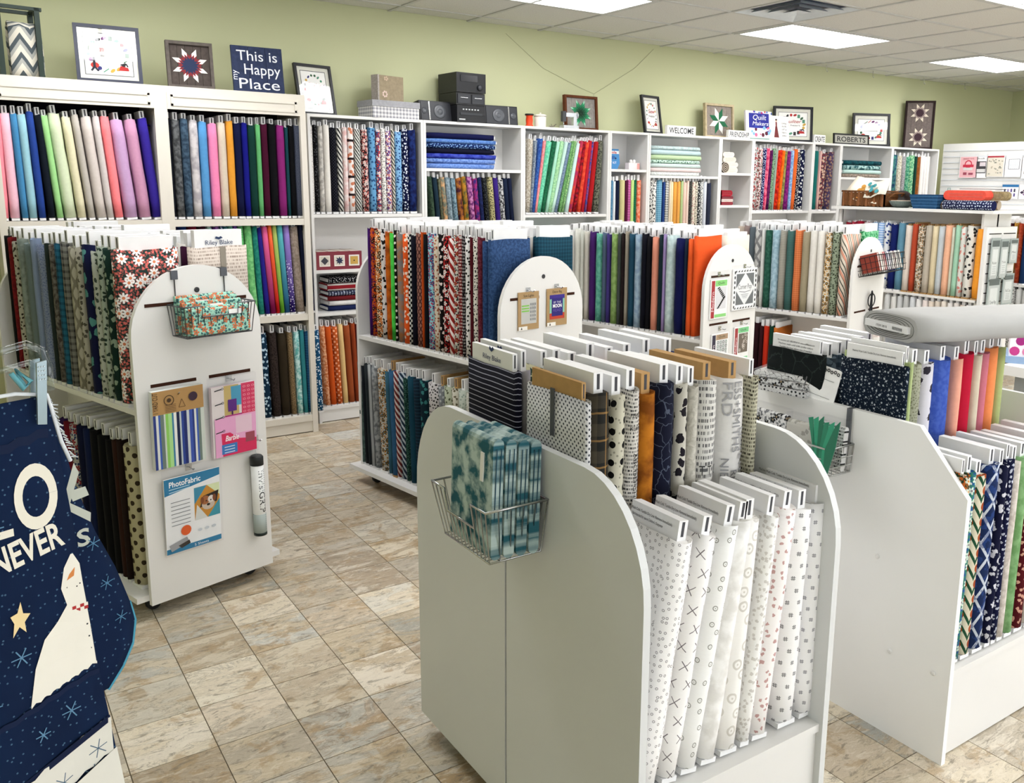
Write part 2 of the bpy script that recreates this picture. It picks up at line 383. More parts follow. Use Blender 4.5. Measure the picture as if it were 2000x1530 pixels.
def fabric_rows():
    made = {}
    for key, place, P, ang, zb, h, w, L in ROWS:
        for i, (s, t, lean, desc, spec) in enumerate(L):
            q = random.Random(key+str(i)); hh = h+q.uniform(-0.012, 0.010); prot = q.uniform(0.028, 0.045); bd = BROWNC if i in BROWN.get(key, ()) else None
            if key[0] == 'G' or key == 'R': prot = q.uniform(0.035, 0.05)
            if key in ('F1A', 'F1B', 'F1C', 'F2A', 'F2B', 'F2C'): prot = q.uniform(0.036, 0.046)
            if key == 'G5L': prot = 0.012
            if key in ALL_STUFF or (key == 'U2M' and i < 10): stuff_bolt(P, ang, s, t, lean, zb, hh, w, spec, prot, bd); continue
            made[(key, i)] = bolt(P, ang, s, t, lean, zb, hh, w, desc, spec, f'{desc} bolt, {ORD[i]} from left, {place}', 'fabric bolts, '+place, prot, bd)
    return made
def lying_bolt(x0, z, y, L, th, w, spec, label, group, rz=0.0, roll=0.0):
    """a bolt laid flat, its long axis along x and its rounded edge to the front"""
    o = thing('fabric_bolt', label, 'fabric bolt', (x0, y, z), (0, 0, rz), group)
    b = bolt_mesh(th*0.97, w, L, 0.0, '%.3f%.3f' % (x0, z), nz=6)
    b.v = [(v[2], v[1], th/2+v[0]) for v in b.v]; b.f = [f[::-1] for f in b.f]; b.uvs = [u[::-1] for u in b.uvs]
    b.build('fabric', fabric(spec, L), o)
    MB().box(-0.004, L+0.016, 0.02, w-0.02, th*0.25, th*0.75).build('board', CARD, o)
    return o
# rows of bolts: key, place, row origin, row direction, shelf height, bolt length, bolt width, [(along, thickness, lean, look, print)]
ROWS = [
 ('U1', 'top shelf of leftmost bookcase', (0.0, -0.15), 0, 1.375, 0.555, 0.2, [
  (-1.668, 0.033, 0.7, 'coral pink', 'S f58a96'),
  (-1.623, 0.047, -0.3, 'light pink', 'S f0bccb'),
  (-1.579, 0.032, -0.9, 'medium blue', 'S 4a8fc0'),
  (-1.541, 0.041, -1.2, 'pale blue', 'S 9ccbd8'),
  (-1.499, 0.036, -1.6, 'royal blue', 'S 2b4ba0'),
  (-1.456, 0.035, -2.4, 'dark navy', 'S 121c2a'),
  (-1.416, 0.033, -3.6, 'spring green', 'S a0d88e'),
  (-1.365, 0.059, -4.2, 'pale green', 'S d5e0be'),
  (-1.311, 0.043, -4.1, 'cream yellow', 'S e2dbb8'),
  (-1.264, 0.035, -4.5, 'grey beige', 'S c6bfb5'),
  (-1.215, 0.051, -4.2, 'warm beige', 'S d8cdc6'),
  (-1.172, 0.034, -3.7, 'pale grey', 'S d6cdca'),
  (-1.129, 0.045, -3.7, 'salmon coral', 'S fc8489'),
  (-1.065, 0.067, -4.4, 'lavender', 'S cda6cf'),
  (-0.992, 0.062, -4.9, 'mauve pink', 'S d39ab9'),
  (-0.93, 0.049, -4.7, 'indigo purple', 'S 3c2ca0'),
 ]),
 ('U2', 'top shelf of second bookcase', (0.0, -0.15), 0, 1.375, 0.555, 0.2, [
  (-0.849, 0.041, 0.0, 'black navy', 'S 0e121e'),
  (-0.805, 0.044, 0.0, 'charcoal mottled', 'B 4a4c4e 77797a 40'),
  (-0.759, 0.044, 0.0, 'slate blue mottled', 'B 33475c 516a80 40'),
  (-0.71, 0.049, 0.0, 'pale grey marbled', 'B d8d2d2 b4aeb2 18'),
  (-0.66, 0.047, 0.0, 'sky blue', 'S 5a9bd2'),
  (-0.606, 0.052, 0.0, 'bubblegum pink', 'S ee86b0'),
  (-0.555, 0.046, 0.0, 'sand beige', 'S d8cab6'),
  (-0.51, 0.041, 0.0, 'golden orange', 'S e39a35'),
  (-0.467, 0.042, 0.0, 'dark navy', 'S 0d1544'),
  (-0.426, 0.034, 0.0, 'royal navy', 'S 14178a'),
  (-0.386, 0.047, 0.0, 'bottle green', 'S 0f4038'),
  (-0.348, 0.027, 0.0, 'leaf green', 'S 68b873'),
  (-0.311, 0.041, 0.0, 'burgundy', 'S 4f0a2e'),
  (-0.265, 0.048, 0.0, 'black', 'S 06060c'),
  (-0.214, 0.049, 0.0, 'magenta', 'S 93297a'),
  (-0.18, 0.018, 0.0, 'dark teal', 'S 174a55'),
  (-0.151, 0.033, 0.0, 'black', 'S 05070c'),
  (-0.11, 0.05, 0.0, 'slate grey speckled', 'D 4a5062 6a7082 160'),
 ]),
 ('U2M', 'second shelf of second bookcase', (0.0, -0.15), 0, 0.775, 0.555, 0.2, [
  (-0.838, 0.027, -1.5, 'charcoal', 'S 2a2836'),
  (-0.795, 0.058, -1.5, 'deep blue', 'S 1c3c7c'),
  (-0.737, 0.054, -1.5, 'crimson', 'S 8c1c38'),
  (-0.685, 0.045, -1.5, 'plum printed', 'D 4a1030 6a2a4a 90'),
  (-0.645, 0.033, -1.5, 'white and aqua printed', 'D c8e6e2 58b0a8 80'),
  (-0.607, 0.038, -1.5, 'purple ringed', 'D 7a3aa0 b884d0 45'),
  (-0.577, 0.018, -1.5, 'blue and white dotted', 'D 3a5c9a d8e0f0 60'),
  (-0.554, 0.027, -1.5, 'teal dotted', 'D 3a8290 285a70 70'),
  (-0.525, 0.029, -1.5, 'seafoam', 'B 58b29c 84ccb8 30'),
  (-0.498, 0.025, -1.5, 'violet printed', 'D 5a3098 8a60c0 60'),
  (-0.467, 0.032, -1.5, 'green printed', 'D 5cb868 84d68c 80'),
  (-0.421, 0.046, -1.7, 'light green crumpled', 'B 88d488 6cbc74 40'),
  (-0.378, 0.033, -2.2, 'teal green', 'B 1e8476 309a86 50'),
  (-0.342, 0.029, -3.2, 'indigo', 'S 2a2290'),
  (-0.308, 0.037, -3.3, 'pink ombre', 'O e8649c 8c1050'),
  (-0.279, 0.023, -3.1, 'orange red ombre', 'O fa7040 c81818'),
  (-0.252, 0.028, -3.0, 'lime ombre', 'O b8d070 68b030'),
  (-0.221, 0.035, -2.7, 'aqua to blue ombre', 'O 60c0c8 286090'),
  (-0.186, 0.039, -2.2, 'lavender to purple dotted ombre', 'OD a088d8 2a1470'),
  (-0.135, 0.054, -2.6, 'tan linen', 'B b0a094 988878 60'),
  (-0.09, 0.026, -3.2, 'dark slate navy', 'S 141c38'),
  (-0.06, 0.028, -3.4, 'deep navy', 'S 100c50'),
 ]),
 ('U2L', 'bottom shelf of second bookcase', (0.0, -0.15), 0, 0.115, 0.555, 0.2, [
  (-0.374, 0.058, -1.0, 'navy white pebble dotted', 'D 0e3450 b8d4e4 28'),
  (-0.312, 0.052, -1.0, 'dark brown scribble', 'B 2a201c 463a36 120'),
  (-0.255, 0.057, -1.0, 'olive brown', 'S 3a3020'),
  (-0.206, 0.033, -1.0, 'tan spotted', 'D 98805c 5a4a34 90'),
  (-0.165, 0.038, -1.0, 'aqua leafy', 'B 6cc0bc d0eeea 40'),
  (-0.13, 0.028, -1.0, 'teal', 'S 3a949c'),
  (-0.096, 0.036, -1.0, 'steel blue', 'L 2a6490 1e5078 60'),
  (-0.067, 0.017, -1.0, 'white striped', 'L dce8ea 90b4c0 60'),
  (-0.034, 0.039, -1.0, 'blue white flowered', 'D 1c5884 d8e8f0 45'),
 ]),
 ('U3', 'top shelf of third bookcase', (0.0, 0.02), 0, 1.392, 0.555, 0.2, [
  (0.028, 0.021, 0.0, 'white speckled', 'D e6e2dc 888888 120'),
  (0.057, 0.03, 0.0, 'black floral', 'D 08080c 55555a 50'),
  (0.091, 0.034, 0.0, 'grey floral', 'B b4b0aa d8d4cc 40'),
  (0.131, 0.042, 0.0, 'plain white', 'S e8e4dc'),
  (0.176, 0.044, 0.0, 'black lattice printed', 'G 0a0a14 3c3c4c 70'),
  (0.217, 0.035, 0.0, 'black and white diagonal striped', 'X e0ddd6 28282c 40'),
  (0.253, 0.033, 0.0, 'white and blush printed', 'B e8dcd8 e0b4b0 25'),
  (0.293, 0.042, 0.0, 'blush panel printed', 'Q e8e0dc 2c2024 d08060'),
  (0.34, 0.048, 0.0, 'black and white diagonal pinstriped', 'X d8d8d2 303034 55'),
  (0.39, 0.046, 0.0, 'black paisley floral', 'F 0c0810 e0d4d0 e08078'),
  (0.442, 0.047, 0.0, 'sky blue gadget printed', 'D 6aa4d0 2c5a8c 32'),
  (0.483, 0.031, 0.0, 'blue and red space printed', 'F 2a5080 f0f0ec d83c20'),
  (0.518, 0.034, 0.0, 'white bubble dotted', 'D e8e6e0 8a8a86 55'),
  (0.556, 0.04, 0.0, 'white toy printed', 'F ece8e2 2840a0 c02828'),
  (0.587, 0.022, 0.0, 'olive and white diagonal striped', 'X dcd8cc 404438 50'),
  (0.627, 0.053, 0.0, 'light blue squiggle printed', 'D 82b4de 1c4484 40'),
  (0.677, 0.043, 0.0, 'navy road sign printed', 'D 0c1848 e0e6f0 40'),
  (0.731, 0.061, 0.0, 'navy tool printed', 'B 101850 22387c 35'),
 ]),
 ('U3L', 'bottom shelf of third bookcase', (0.0, 0.02), 0, 0.1, 0.555, 0.2, [
  (0.078, 0.034, -2.5, 'orange floral', 'B c86a34 e8b088 60'),
  (0.118, 0.042, -2.5, 'bright orange', 'S d4581c'),
  (0.161, 0.042, -2.5, 'orange dotted', 'GD c85a24 f0b48c 36'),
  (0.202, 0.036, -2.5, 'cream yellow', 'S e4c284'),
  (0.246, 0.045, -2.5, 'rust brown', 'S a8542c'),
  (0.288, 0.032, -2.5, 'burnt sienna', 'S a04420'),
  (0.318, 0.026, -2.5, 'dark red', 'S 6a1818'),
 ]),
 ('U4L', 'second shelf of fourth bookcase', (0.0, 0.02), 0, 1.085, 0.555, 0.2, [
  (0.903, 0.032, -5.0, 'dark forest green batik', 'B 2e4434 48604a 60'),
  (0.943, 0.035, -5.0, 'dark slate teal', 'S 1c3444'),
  (0.972, 0.02, -5.0, 'olive batik', 'B 525440 76765c 60'),
  (1.001, 0.033, -5.0, 'sage to peach batik', 'B 788070 d0a070 30'),
  (1.041, 0.043, -5.0, 'slate batik', 'B 687c86 98aab2 60'),
  (1.083, 0.038, -5.0, 'blue grey batik', 'B 54707e 8aa4b0 60'),
  (1.127, 0.041, -5.0, 'orange and plum batik', 'B b8702c 4a1c30 22'),
  (1.169, 0.038, -5.0, 'amber green batik', 'B b88028 4a5a30 25'),
  (1.217, 0.041, -5.0, 'purple batik', 'B 6c2070 c880b0 40'),
  (1.26, 0.037, -5.0, 'blue magenta batik', 'B 3c2a78 a82c6c 30'),
  (1.296, 0.033, -5.0, 'navy batik', 'B 141c48 202c60 50'),
  (1.338, 0.033, -5.0, 'black spotted', 'D 0c1018 505450 60'),
  (1.387, 0.043, -5.0, 'yellow leopard', 'D b4ac7c 2c2418 55'),
  (1.43, 0.039, -5.0, 'deep violet', 'S 38207c'),
  (1.473, 0.04, -5.0, 'black and white mottled', 'B 141418 c8c8c8 60'),
  (1.512, 0.034, -5.0, 'dark navy', 'S 162440'),
  (1.549, 0.035, -5.0, 'midnight blue', 'S 121c3a'),
 ]),
 ('U5', 'top shelf of fifth bookcase', (0.0, 0.02), 0, 1.378, 0.555, 0.2, [
  (1.66, 0.045, 2.8, 'cream leaf printed', 'B d0cabc a89c88 90'),
  (1.684, 0.022, 4.9, 'grey blue printed', 'B 68788c a0acb8 80'),
  (1.706, 0.031, 7.4, 'royal blue batik', 'B 2a4c9c 4470b8 60'),
  (1.728, 0.022, 8.5, 'coral', 'B e87a80 f09a98 60'),
  (1.753, 0.046, 10.6, 'seafoam', 'B 5cc49c 84dcb4 60'),
  (1.791, 0.037, 11.5, 'dark green batik', 'B 186040 2c7c54 60'),
  (1.826, 0.028, 11.3, 'mint', 'S a8e0c4'),
  (1.855, 0.034, 12.0, 'light green printed', 'B 90c898 b4e0ac 70'),
  (1.879, 0.028, 13.6, 'pale mint', 'S c4e4d8'),
  (1.907, 0.029, 13.9, 'slate batik', 'B 6c84a0 8ca0b4 70'),
  (1.946, 0.025, 12.4, 'leaf green printed', 'B 88c078 5a9858 90'),
  (1.971, 0.02, 12.3, 'green speckled', 'B a8d090 5c9c5c 90'),
  (2.012, 0.032, 11.2, 'icy mint', 'S cce8e4'),
  (2.044, 0.031, 11.1, 'red violet batik', 'B b83060 d84a38 30'),
  (2.085, 0.032, 9.7, 'red flame batik', 'B c01828 6c1020 40'),
  (2.128, 0.035, 8.1, 'orange red batik', 'B d83828 e85838 40'),
  (2.163, 0.025, 7.3, 'scarlet', 'S c42030'),
  (2.189, 0.018, 6.7, 'blue floral batik', 'B 3c50a0 b04c80 50'),
  (2.231, 0.045, 6.4, 'bright red', 'S b81c20'),
  (2.298, 0.051, 3.9, 'olive leaf printed', 'B 8a8c78 40443a 70'),
 ]),
 ('U6', 'second shelf of sixth bookcase', (0.0, 0.02), 0, 1.085, 0.555, 0.2, [
  (2.449, 0.025, 0.0, 'blue batik', 'B 4a84ac 6ca4c4 50'),
  (2.475, 0.024, 0.0, 'white', 'S dfe4e6'),
  (2.51, 0.041, 0.0, 'dark navy', 'S 101c3c'),
  (2.562, 0.054, 0.0, 'pale olive yellow', 'S d0c890'),
  (2.601, 0.023, 0.0, 'burgundy', 'S 641440'),
  (2.628, 0.03, 0.0, 'pink gingham', 'P d878b0 a03c7c 50'),
  (2.661, 0.032, 0.0, 'lime', 'S c0e088'),
  (2.689, 0.022, 0.0, 'green checked', 'P 0c6444 2c9468 60'),
  (2.73, 0.042, 0.0, 'orange floral', 'B e4643c f0a488 45'),
 ]),
 ('U7', 'second shelf of seventh bookcase', (0.0, 0.02), 0, 1.085, 0.555, 0.2, [
  (2.857, 0.027, 0.0, 'white floral', 'D dcdad4 202020 36'),
  (2.895, 0.044, 0.0, 'white black flowered', 'D e2e0da 2a2a2c 36'),
  (2.952, 0.066, 0.0, 'aqua checked', 'P 88bcd4 3c7c9c 60'),
  (2.997, 0.024, 0.0, 'navy blue', 'S 28488c'),
  (3.032, 0.043, 0.0, 'white windowpane checked', 'P dcdad0 4c545c 50'),
  (3.063, 0.015, 0.0, 'ivory', 'S e8d8c0'),
  (3.085, 0.027, 0.0, 'cream', 'S ead8ae'),
  (3.122, 0.043, 0.0, 'mustard', 'S e0a048'),
  (3.163, 0.037, 0.0, 'golden mustard', 'S e2a450'),
  (3.196, 0.026, 0.0, 'pale green', 'S b4cc90'),
  (3.229, 0.037, 0.0, 'blush beige', 'S e4c4b4'),
  (3.262, 0.026, 0.0, 'pale peach', 'S e8d0c0'),
  (3.295, 0.036, 0.0, 'black speckled', 'D 2c2c2a 88857c 90'),
  (3.332, 0.034, 0.0, 'cream floral', 'D e4dcc8 c08080 50'),
  (3.364, 0.027, 0.0, 'cream and black printed', 'D ddd5c2 302c28 60'),
  (3.394, 0.03, 0.0, 'charcoal dotted', 'D 3c3e40 d8d8d4 40'),
  (3.425, 0.029, 0.0, 'white and black dotted', 'D d8d8d4 1c1c1c 50'),
  (3.464, 0.039, 0.0, 'pale lilac grey', 'S ced2da'),
  (3.514, 0.047, 0.0, 'slate navy', 'S 30364c'),
 ]),
 ('U9', 'top shelf of ninth bookcase', (0.0, 0.02), 0, 1.385, 0.555, 0.2, [
  (4.064, 0.059, 1.0, 'white cherry bird printed', 'F dcdcd6 b83044 3c4048'),
  (4.123, 0.06, 1.3, 'white floral bird printed', 'F dadad4 3a4248 b83a48'),
  (4.168, 0.031, 1.8, 'navy star dotted', 'D 14185c d0d8f0 60'),
  (4.204, 0.044, 2.4, 'pink batik', 'B f07890 c8285c 30'),
  (4.242, 0.033, 2.7, 'plum', 'B 4c0c50 7c2468 40'),
  (4.277, 0.036, 3.1, 'sage dotted', 'D 8cb08c 3c4c44 50'),
  (4.308, 0.025, 3.1, 'grey green', 'S a0b0a0'),
  (4.351, 0.056, 3.6, 'red orange batik', 'B e83818 a81408 35'),
  (4.394, 0.029, 3.8, 'bright orange batik', 'B f07818 e05010 40'),
  (4.431, 0.034, 3.0, 'olive batik', 'B a8a860 7c7c44 40'),
  (4.489, 0.052, 1.8, 'purple batik', 'B 70186c a02c88 40'),
  (4.536, 0.037, 1.6, 'light blue batik', 'B 6c98d0 a8c4e4 50'),
  (4.58, 0.05, 2.1, 'pumpkin orange', 'S e0682c'),
  (4.631, 0.037, 1.3, 'black and white dotted', 'D 10142c e0e0dc 60'),
  (4.691, 0.069, 0.5, 'navy white bird printed', 'D 0c1440 e4e6e6 26'),
 ]),
 ('U10', 'top shelf of tenth bookcase', (0.0, 0.02), 0, 1.385, 0.555, 0.2, [
  (4.881, 0.075, 0.7, 'teal', 'S 1c7872'),
  (4.928, 0.018, 1.3, 'light pink', 'S e8b8b0'),
  (4.979, 0.086, 2.6, 'red multi floral', 'F 8c2c30 e0c0a8 205868'),
  (5.079, 0.101, 2.6, 'plum paisley', 'F 5c3048 a8846c 38507c'),
 ]),
 ('U12', 'top shelf of rightmost bookcase', (0.0, 0.02), 0, 1.385, 0.555, 0.2, [
  (6.102, 0.08, 0.0, 'navy and teal batik', 'B 1c3c64 54988c 25'),
  (6.184, 0.076, 0.0, 'cream leaf printed', 'B d8d4c4 b0a890 60'),
  (6.255, 0.055, 0.0, 'grey printed', 'B 8c8c90 b4b4b4 80'),
  (6.318, 0.062, 0.0, 'seafoam batik', 'B 2c8468 7cbc94 50'),
  (6.394, 0.079, 0.0, 'green leaf printed', 'B 38946c a4d0a0 50'),
  (6.452, 0.031, 0.0, 'dark teal', 'S 14483c'),
  (6.505, 0.068, 0.0, 'chestnut brown', 'B 8c4c1c a4642c 40'),
  (6.569, 0.056, 0.0, 'ivory', 'S e8e2da'),
  (6.616, 0.034, 0.0, 'white', 'S e0dedc'),
  (6.671, 0.06, 0.0, 'pale cream', 'S e4e0da'),
 ]),
 ('G1L', 'upper shelf of first arched rack', (-1.445, -2.316), -73.5, 0.797, 0.555, 0.235, [
  (-1.021, 0.023, 0.0, 'very dark', 'S 141414'),
  (-0.988, 0.042, 0.0, 'dark red', 'B 6c1018 8c1c20 60'),
  (-0.941, 0.049, 0.0, 'cream vine floral', 'D b8b4a4 3c342c 45'),
  (-0.889, 0.05, 0.0, 'sage grey', 'B 84908a 98a49c 50'),
  (-0.822, 0.078, 0.0, 'grey green', 'S 788888'),
  (-0.762, 0.04, 0.0, 'pale blue grey', 'S 8898b4'),
  (-0.695, 0.09, 0.0, 'blue grey sprigged', 'D 8a96b4 6878a0 90'),
  (-0.63, 0.035, 0.0, 'dark green edged', 'S 283430'),
  (-0.588, 0.047, 0.0, 'grey brown floral', 'B 7c7870 4c4440 60'),
  (-0.537, 0.053, 0.0, 'teal plaid', 'P 286c88 104058 40'),
  (-0.483, 0.054, 0.0, 'grey plaid', 'P 84847c 3c3c3c 40'),
  (-0.416, 0.074, 0.0, 'grey ikat', 'K b8b4a4 8c8878 22'),
  (-0.36, 0.035, 0.0, 'cream line floral', 'D b0ac9c 5c584c 35'),
  (-0.299, 0.081, 0.0, 'navy butterfly printed', 'D 101844 5c9c98 14'),
  (-0.23, 0.056, 0.0, 'white sprigged', 'D b8beb2 4c584c 36'),
  (-0.183, 0.036, 0.0, 'white leafy', 'D a8b4a4 34483c 40'),
  (-0.134, 0.057, 0.0, 'dark green floral', 'D 14342c 94a894 24'),
  (-0.074, 0.061, 0.0, 'colourful daisy floral', 'FB 2c4440 f0ece8 d87068'),
 ]),
 ('G1LL', 'lower shelf of first arched rack', (-1.445, -2.316), -73.5, 0.098, 0.555, 0.235, [
  (-0.649, 0.039, 0.0, 'purple', 'S 3c2058'),
  (-0.609, 0.037, 0.0, 'red', 'S 7c1828'),
  (-0.554, 0.071, 0.0, 'white heart printed', 'F c0bcb4 9c2030 2c3c6c'),
  (-0.491, 0.054, 0.0, 'navy', 'S 0c1438'),
  (-0.434, 0.058, 0.0, 'deep blue', 'S 10204c'),
  (-0.375, 0.059, 0.0, 'black', 'S 07070c'),
  (-0.311, 0.069, 0.0, 'jet black', 'S 050508'),
  (-0.247, 0.059, 0.0, 'plain black', 'S 070608'),
  (-0.194, 0.045, 0.0, 'chestnut', 'S 381c10'),
  (-0.159, 0.023, 0.0, 'dark chestnut', 'S 281810'),
  (-0.099, 0.095, 0.0, 'cream brown dotted', 'GD c0b894 443828 26'),
 ]),
 ('G2L', 'upper shelf of second arched rack', (-0.015, -2.395), -80.5, 0.808, 0.555, 0.235, [
  (-1.022, 0.023, 0.0, 'violet', 'S 48146c'),
  (-0.995, 0.031, 0.0, 'orange and black pumpkin', 'F c85414 180c08 6c1c50'),
  (-0.95, 0.057, 0.0, 'orange cat printed', 'F d07020 24180c e8d8b8'),
  (-0.9, 0.041, 0.0, 'white bat printed', 'D dcd8d4 141416 30'),
  (-0.859, 0.039, 0.0, 'pumpkin orange', 'B cc6414 a84c10 25'),
  (-0.816, 0.044, 0.0, 'lime green', 'B 50d850 40b840 18'),
  (-0.786, 0.014, 0.0, 'black white dotted', 'GD 14140c dcdcd0 40'),
  (-0.757, 0.043, 0.0, 'grey and orange mottled', 'B 8c8c8c b07a50 25'),
  (-0.704, 0.054, 0.0, 'orange ghost printed', 'D e0581c ecd8c4 30'),
  (-0.665, 0.02, 0.0, 'black and white checked', 'C 10100f e0e0da 40'),
  (-0.637, 0.034, 0.0, 'black navy', 'S 0c0c20'),
  (-0.591, 0.053, 0.0, 'brown and pink woven', 'K a87464 5c3430 50'),
  (-0.557, 0.015, 0.0, 'burnt orange', 'S c04c14'),
  (-0.536, 0.025, 0.0, 'charcoal black', 'S 0c1018'),
  (-0.498, 0.047, 0.0, 'aqua feather printed', 'F 8cd0dc 2c4c8c b8345c'),
  (-0.452, 0.04, 0.0, 'cream gingerbread printed', 'D d8ccb8 a86040 45'),
  (-0.415, 0.032, 0.0, 'black candy dotted', 'D 100c0c e4d4d0 32'),
  (-0.38, 0.035, 0.0, 'black peppermint printed', 'F 140c0c e4dcd8 b82424'),
  (-0.338, 0.042, 0.0, 'red and white candy striped', 'X a82c28 ece0dc 30'),
  (-0.301, 0.031, 0.0, 'white ornament printed', 'F dcd8cc a81c1c 3c3c3c'),
  (-0.268, 0.029, 0.0, 'red script printed', 'T 781018 d8b8b0 40'),
  (-0.244, 0.017, 0.0, 'black script printed', 'T 181014 b8b0b0 40'),
  (-0.215, 0.038, 0.0, 'white and black leafed', 'D e0dedc 14140f 45'),
  (-0.185, 0.015, 0.0, 'burgundy', 'S 5c1420'),
  (-0.16, 0.032, 0.0, 'ivory berry printed', 'D d8d4c8 242424 60'),
  (-0.129, 0.027, 0.0, 'wine speckled', 'B 5c1828 7c3444 90'),
  (-0.094, 0.039, 0.0, 'denim blue', 'B 24406c 345484 90'),
  (-0.057, 0.031, 0.0, 'blue denim', 'B 28446e 3a5a88 90'),
 ]),
 ('G2LL', 'lower shelf of second arched rack', (-0.015, -2.395), -80.5, 0.098, 0.555, 0.235, [
  (-1.14, 0.041, -2.0, 'grey green', 'B 4c6460 647c78 50'),
  (-1.103, 0.03, -2.0, 'blue black', 'S 141c24'),
  (-1.073, 0.025, -2.0, 'charcoal', 'S 2c3438'),
  (-1.042, 0.034, -2.0, 'grey white striped', 'V b0b4b4 6c7074 40'),
  (-1.003, 0.039, -2.0, 'silver grey printed', 'B a8acac 74787c 50'),
  (-0.936, 0.091, -2.0, 'white arrow printed', 'F c8c8bc 3c4440 a87028'),
  (-0.875, 0.026, -2.0, 'slate teal', 'S 3c6c80'),
  (-0.838, 0.044, -2.0, 'denim blue', 'S 34648c'),
  (-0.797, 0.034, -2.0, 'red and white diagonal striped', 'X 782c2c d0c4c0 40'),
  (-0.752, 0.051, -2.0, 'navy and white diagonal striped', 'X 243850 b8c4cc 40'),
  (-0.712, 0.028, -2.0, 'dark green dotted', 'D 143c34 4c7c6c 90'),
  (-0.67, 0.051, -2.0, 'peacock blue', 'S 14485c'),
  (-0.62, 0.047, -2.0, 'dark textured navy', 'L 102838 1c4054 60'),
  (-0.568, 0.05, -2.0, 'dark teal circled', 'D 0c2c38 3c8484 24'),
  (-0.486, 0.105, -2.0, 'white and black blossom', 'D c8c4c4 18181a 50'),
  (-0.415, 0.033, -2.0, 'grey dotted', 'GD 84888c b8bcbc 40'),
  (-0.364, 0.063, -2.0, 'sage leaf printed', 'D b4bca4 5c6448 40'),
  (-0.307, 0.042, -2.0, 'cream sprigged', 'D c8c4b4 746c54 40'),
  (-0.254, 0.057, -2.0, 'pale sage printed', 'D bcc4b8 94a498 50'),
  (-0.199, 0.048, -2.0, 'off white speckled', 'D c0c0b4 9c9c8c 70'),
 ]),
 ('G3L', 'upper shelf of third arched rack', (1.401, -2.159), -80, 0.77, 0.555, 0.235, [
  (-1.024, 0.065, 0.0, 'white on white', 'S e0e0dc'),
  (-0.962, 0.055, 0.0, 'ivory', 'S dcdcd2'),
  (-0.92, 0.027, 0.0, 'pale ivory', 'S d2d4ca'),
  (-0.884, 0.036, 0.0, 'cream', 'S ccc8bc'),
  (-0.837, 0.052, 0.0, 'purple', 'S 4c2470'),
  (-0.782, 0.054, 0.0, 'mint teal', 'B 58a894 74c0a8 40'),
  (-0.734, 0.036, 0.0, 'slate blue', 'S 586c84'),
  (-0.701, 0.026, 0.0, 'violet blue', 'S 483c84'),
  (-0.656, 0.058, 0.0, 'moss green', 'B 84a85c 98b870 40'),
  (-0.613, 0.026, 0.0, 'grey', 'S 4c5450'),
  (-0.584, 0.028, 0.0, 'espresso', 'S 281c1c'),
  (-0.556, 0.023, 0.0, 'taupe', 'S a09888'),
  (-0.521, 0.043, 0.0, 'petrol blue', 'S 245068'),
  (-0.473, 0.049, 0.0, 'powder blue', 'B 8ca4bc a4bccc 30'),
  (-0.424, 0.04, 0.0, 'black navy', 'S 0a0c1c'),
  (-0.387, 0.031, 0.0, 'near black', 'S 0c0c14'),
  (-0.345, 0.047, 0.0, 'salmon', 'S dc9078'),
  (-0.297, 0.04, 0.0, 'dark teal', 'S 183038'),
  (-0.273, 0.011, 0.0, 'pale lilac', 'S 9c88b8'),
  (-0.239, 0.057, 0.0, 'pale aqua', 'B b4c8c8 c4d6d4 40'),
  (-0.167, 0.078, 0.0, 'navy blue', 'S 0e1454'),
  (-0.121, 0.015, 0.0, 'dark slate', 'S 1c2c40'),
  (-0.092, 0.036, 0.0, 'bright orange', 'S e05824'),
  (-0.057, 0.03, 0.0, 'vivid orange', 'S dc5420'),
 ]),
 ('G4L', 'upper shelf of fourth arched rack', (2.831, -2.022), -77, 0.762, 0.555, 0.235, [
  (-0.694, 0.059, 0.0, 'grey hexagon printed', 'K c8c8c4 8c8c8c 16'),
  (-0.652, 0.022, 0.0, 'white', 'S d8dad6'),
  (-0.614, 0.05, 0.0, 'dark green brushed', 'B 285c4c 3c7460 50'),
  (-0.559, 0.058, 0.0, 'light blue brushed', 'B 94b4c4 b0ccd8 40'),
  (-0.502, 0.05, 0.0, 'grey beige pinstriped', 'L b0aca0 98948a 90'),
  (-0.447, 0.055, 0.0, 'blue green pinstriped', 'L 44706c 587f78 90'),
  (-0.389, 0.055, 0.0, 'orange checked', 'P e08450 c8683c 70'),
  (-0.332, 0.055, 0.0, 'khaki', 'S aca084'),
  (-0.277, 0.052, 0.0, 'antique white', 'S e2ded6'),
  (-0.224, 0.051, 0.0, 'soft white', 'S e6e2da'),
  (-0.17, 0.048, 0.0, 'cream autumn floral', 'F dcd8c8 4c3c24 d8a04c'),
  (-0.12, 0.051, 0.0, 'sage sprigged', 'D 98a48c 3c4434 45'),
  (-0.065, 0.047, 0.0, 'multicolour diagonal striped', 'XX d8ccbc 4c5048 d89880'),
 ]),
 ('G4LL', 'lower shelf of fourth arched rack', (2.831, -2.022), -77, 0.098, 0.555, 0.235, [
  (-0.673, 0.047, 0.0, 'dark maroon', 'S 300c14'),
  (-0.63, 0.029, 0.0, 'maroon', 'S 3c1018'),
  (-0.592, 0.042, 0.0, 'red', 'S c83018'),
  (-0.552, 0.03, 0.0, 'forest green', 'S 144430'),
  (-0.519, 0.032, 0.0, 'amber orange', 'S c8702c'),
 ]),
 ('G5L', 'upper shelf of low papers bookcase', (4.5, -0.6), -90, 0.765, 0.555, 0.24, [
  (0.075, 0.066, 0.0, 'crimson', 'S 8c1428'),
  (0.132, 0.044, 0.0, 'crimson printed', 'D 981830 c06070 60'),
  (0.19, 0.069, 0.0, 'cherry red', 'S a01830'),
  (0.267, 0.08, 0.0, 'blush floral', 'D d0c4c4 a85c6c 40'),
  (0.342, 0.064, 0.0, 'light blue', 'S 90b4d8'),
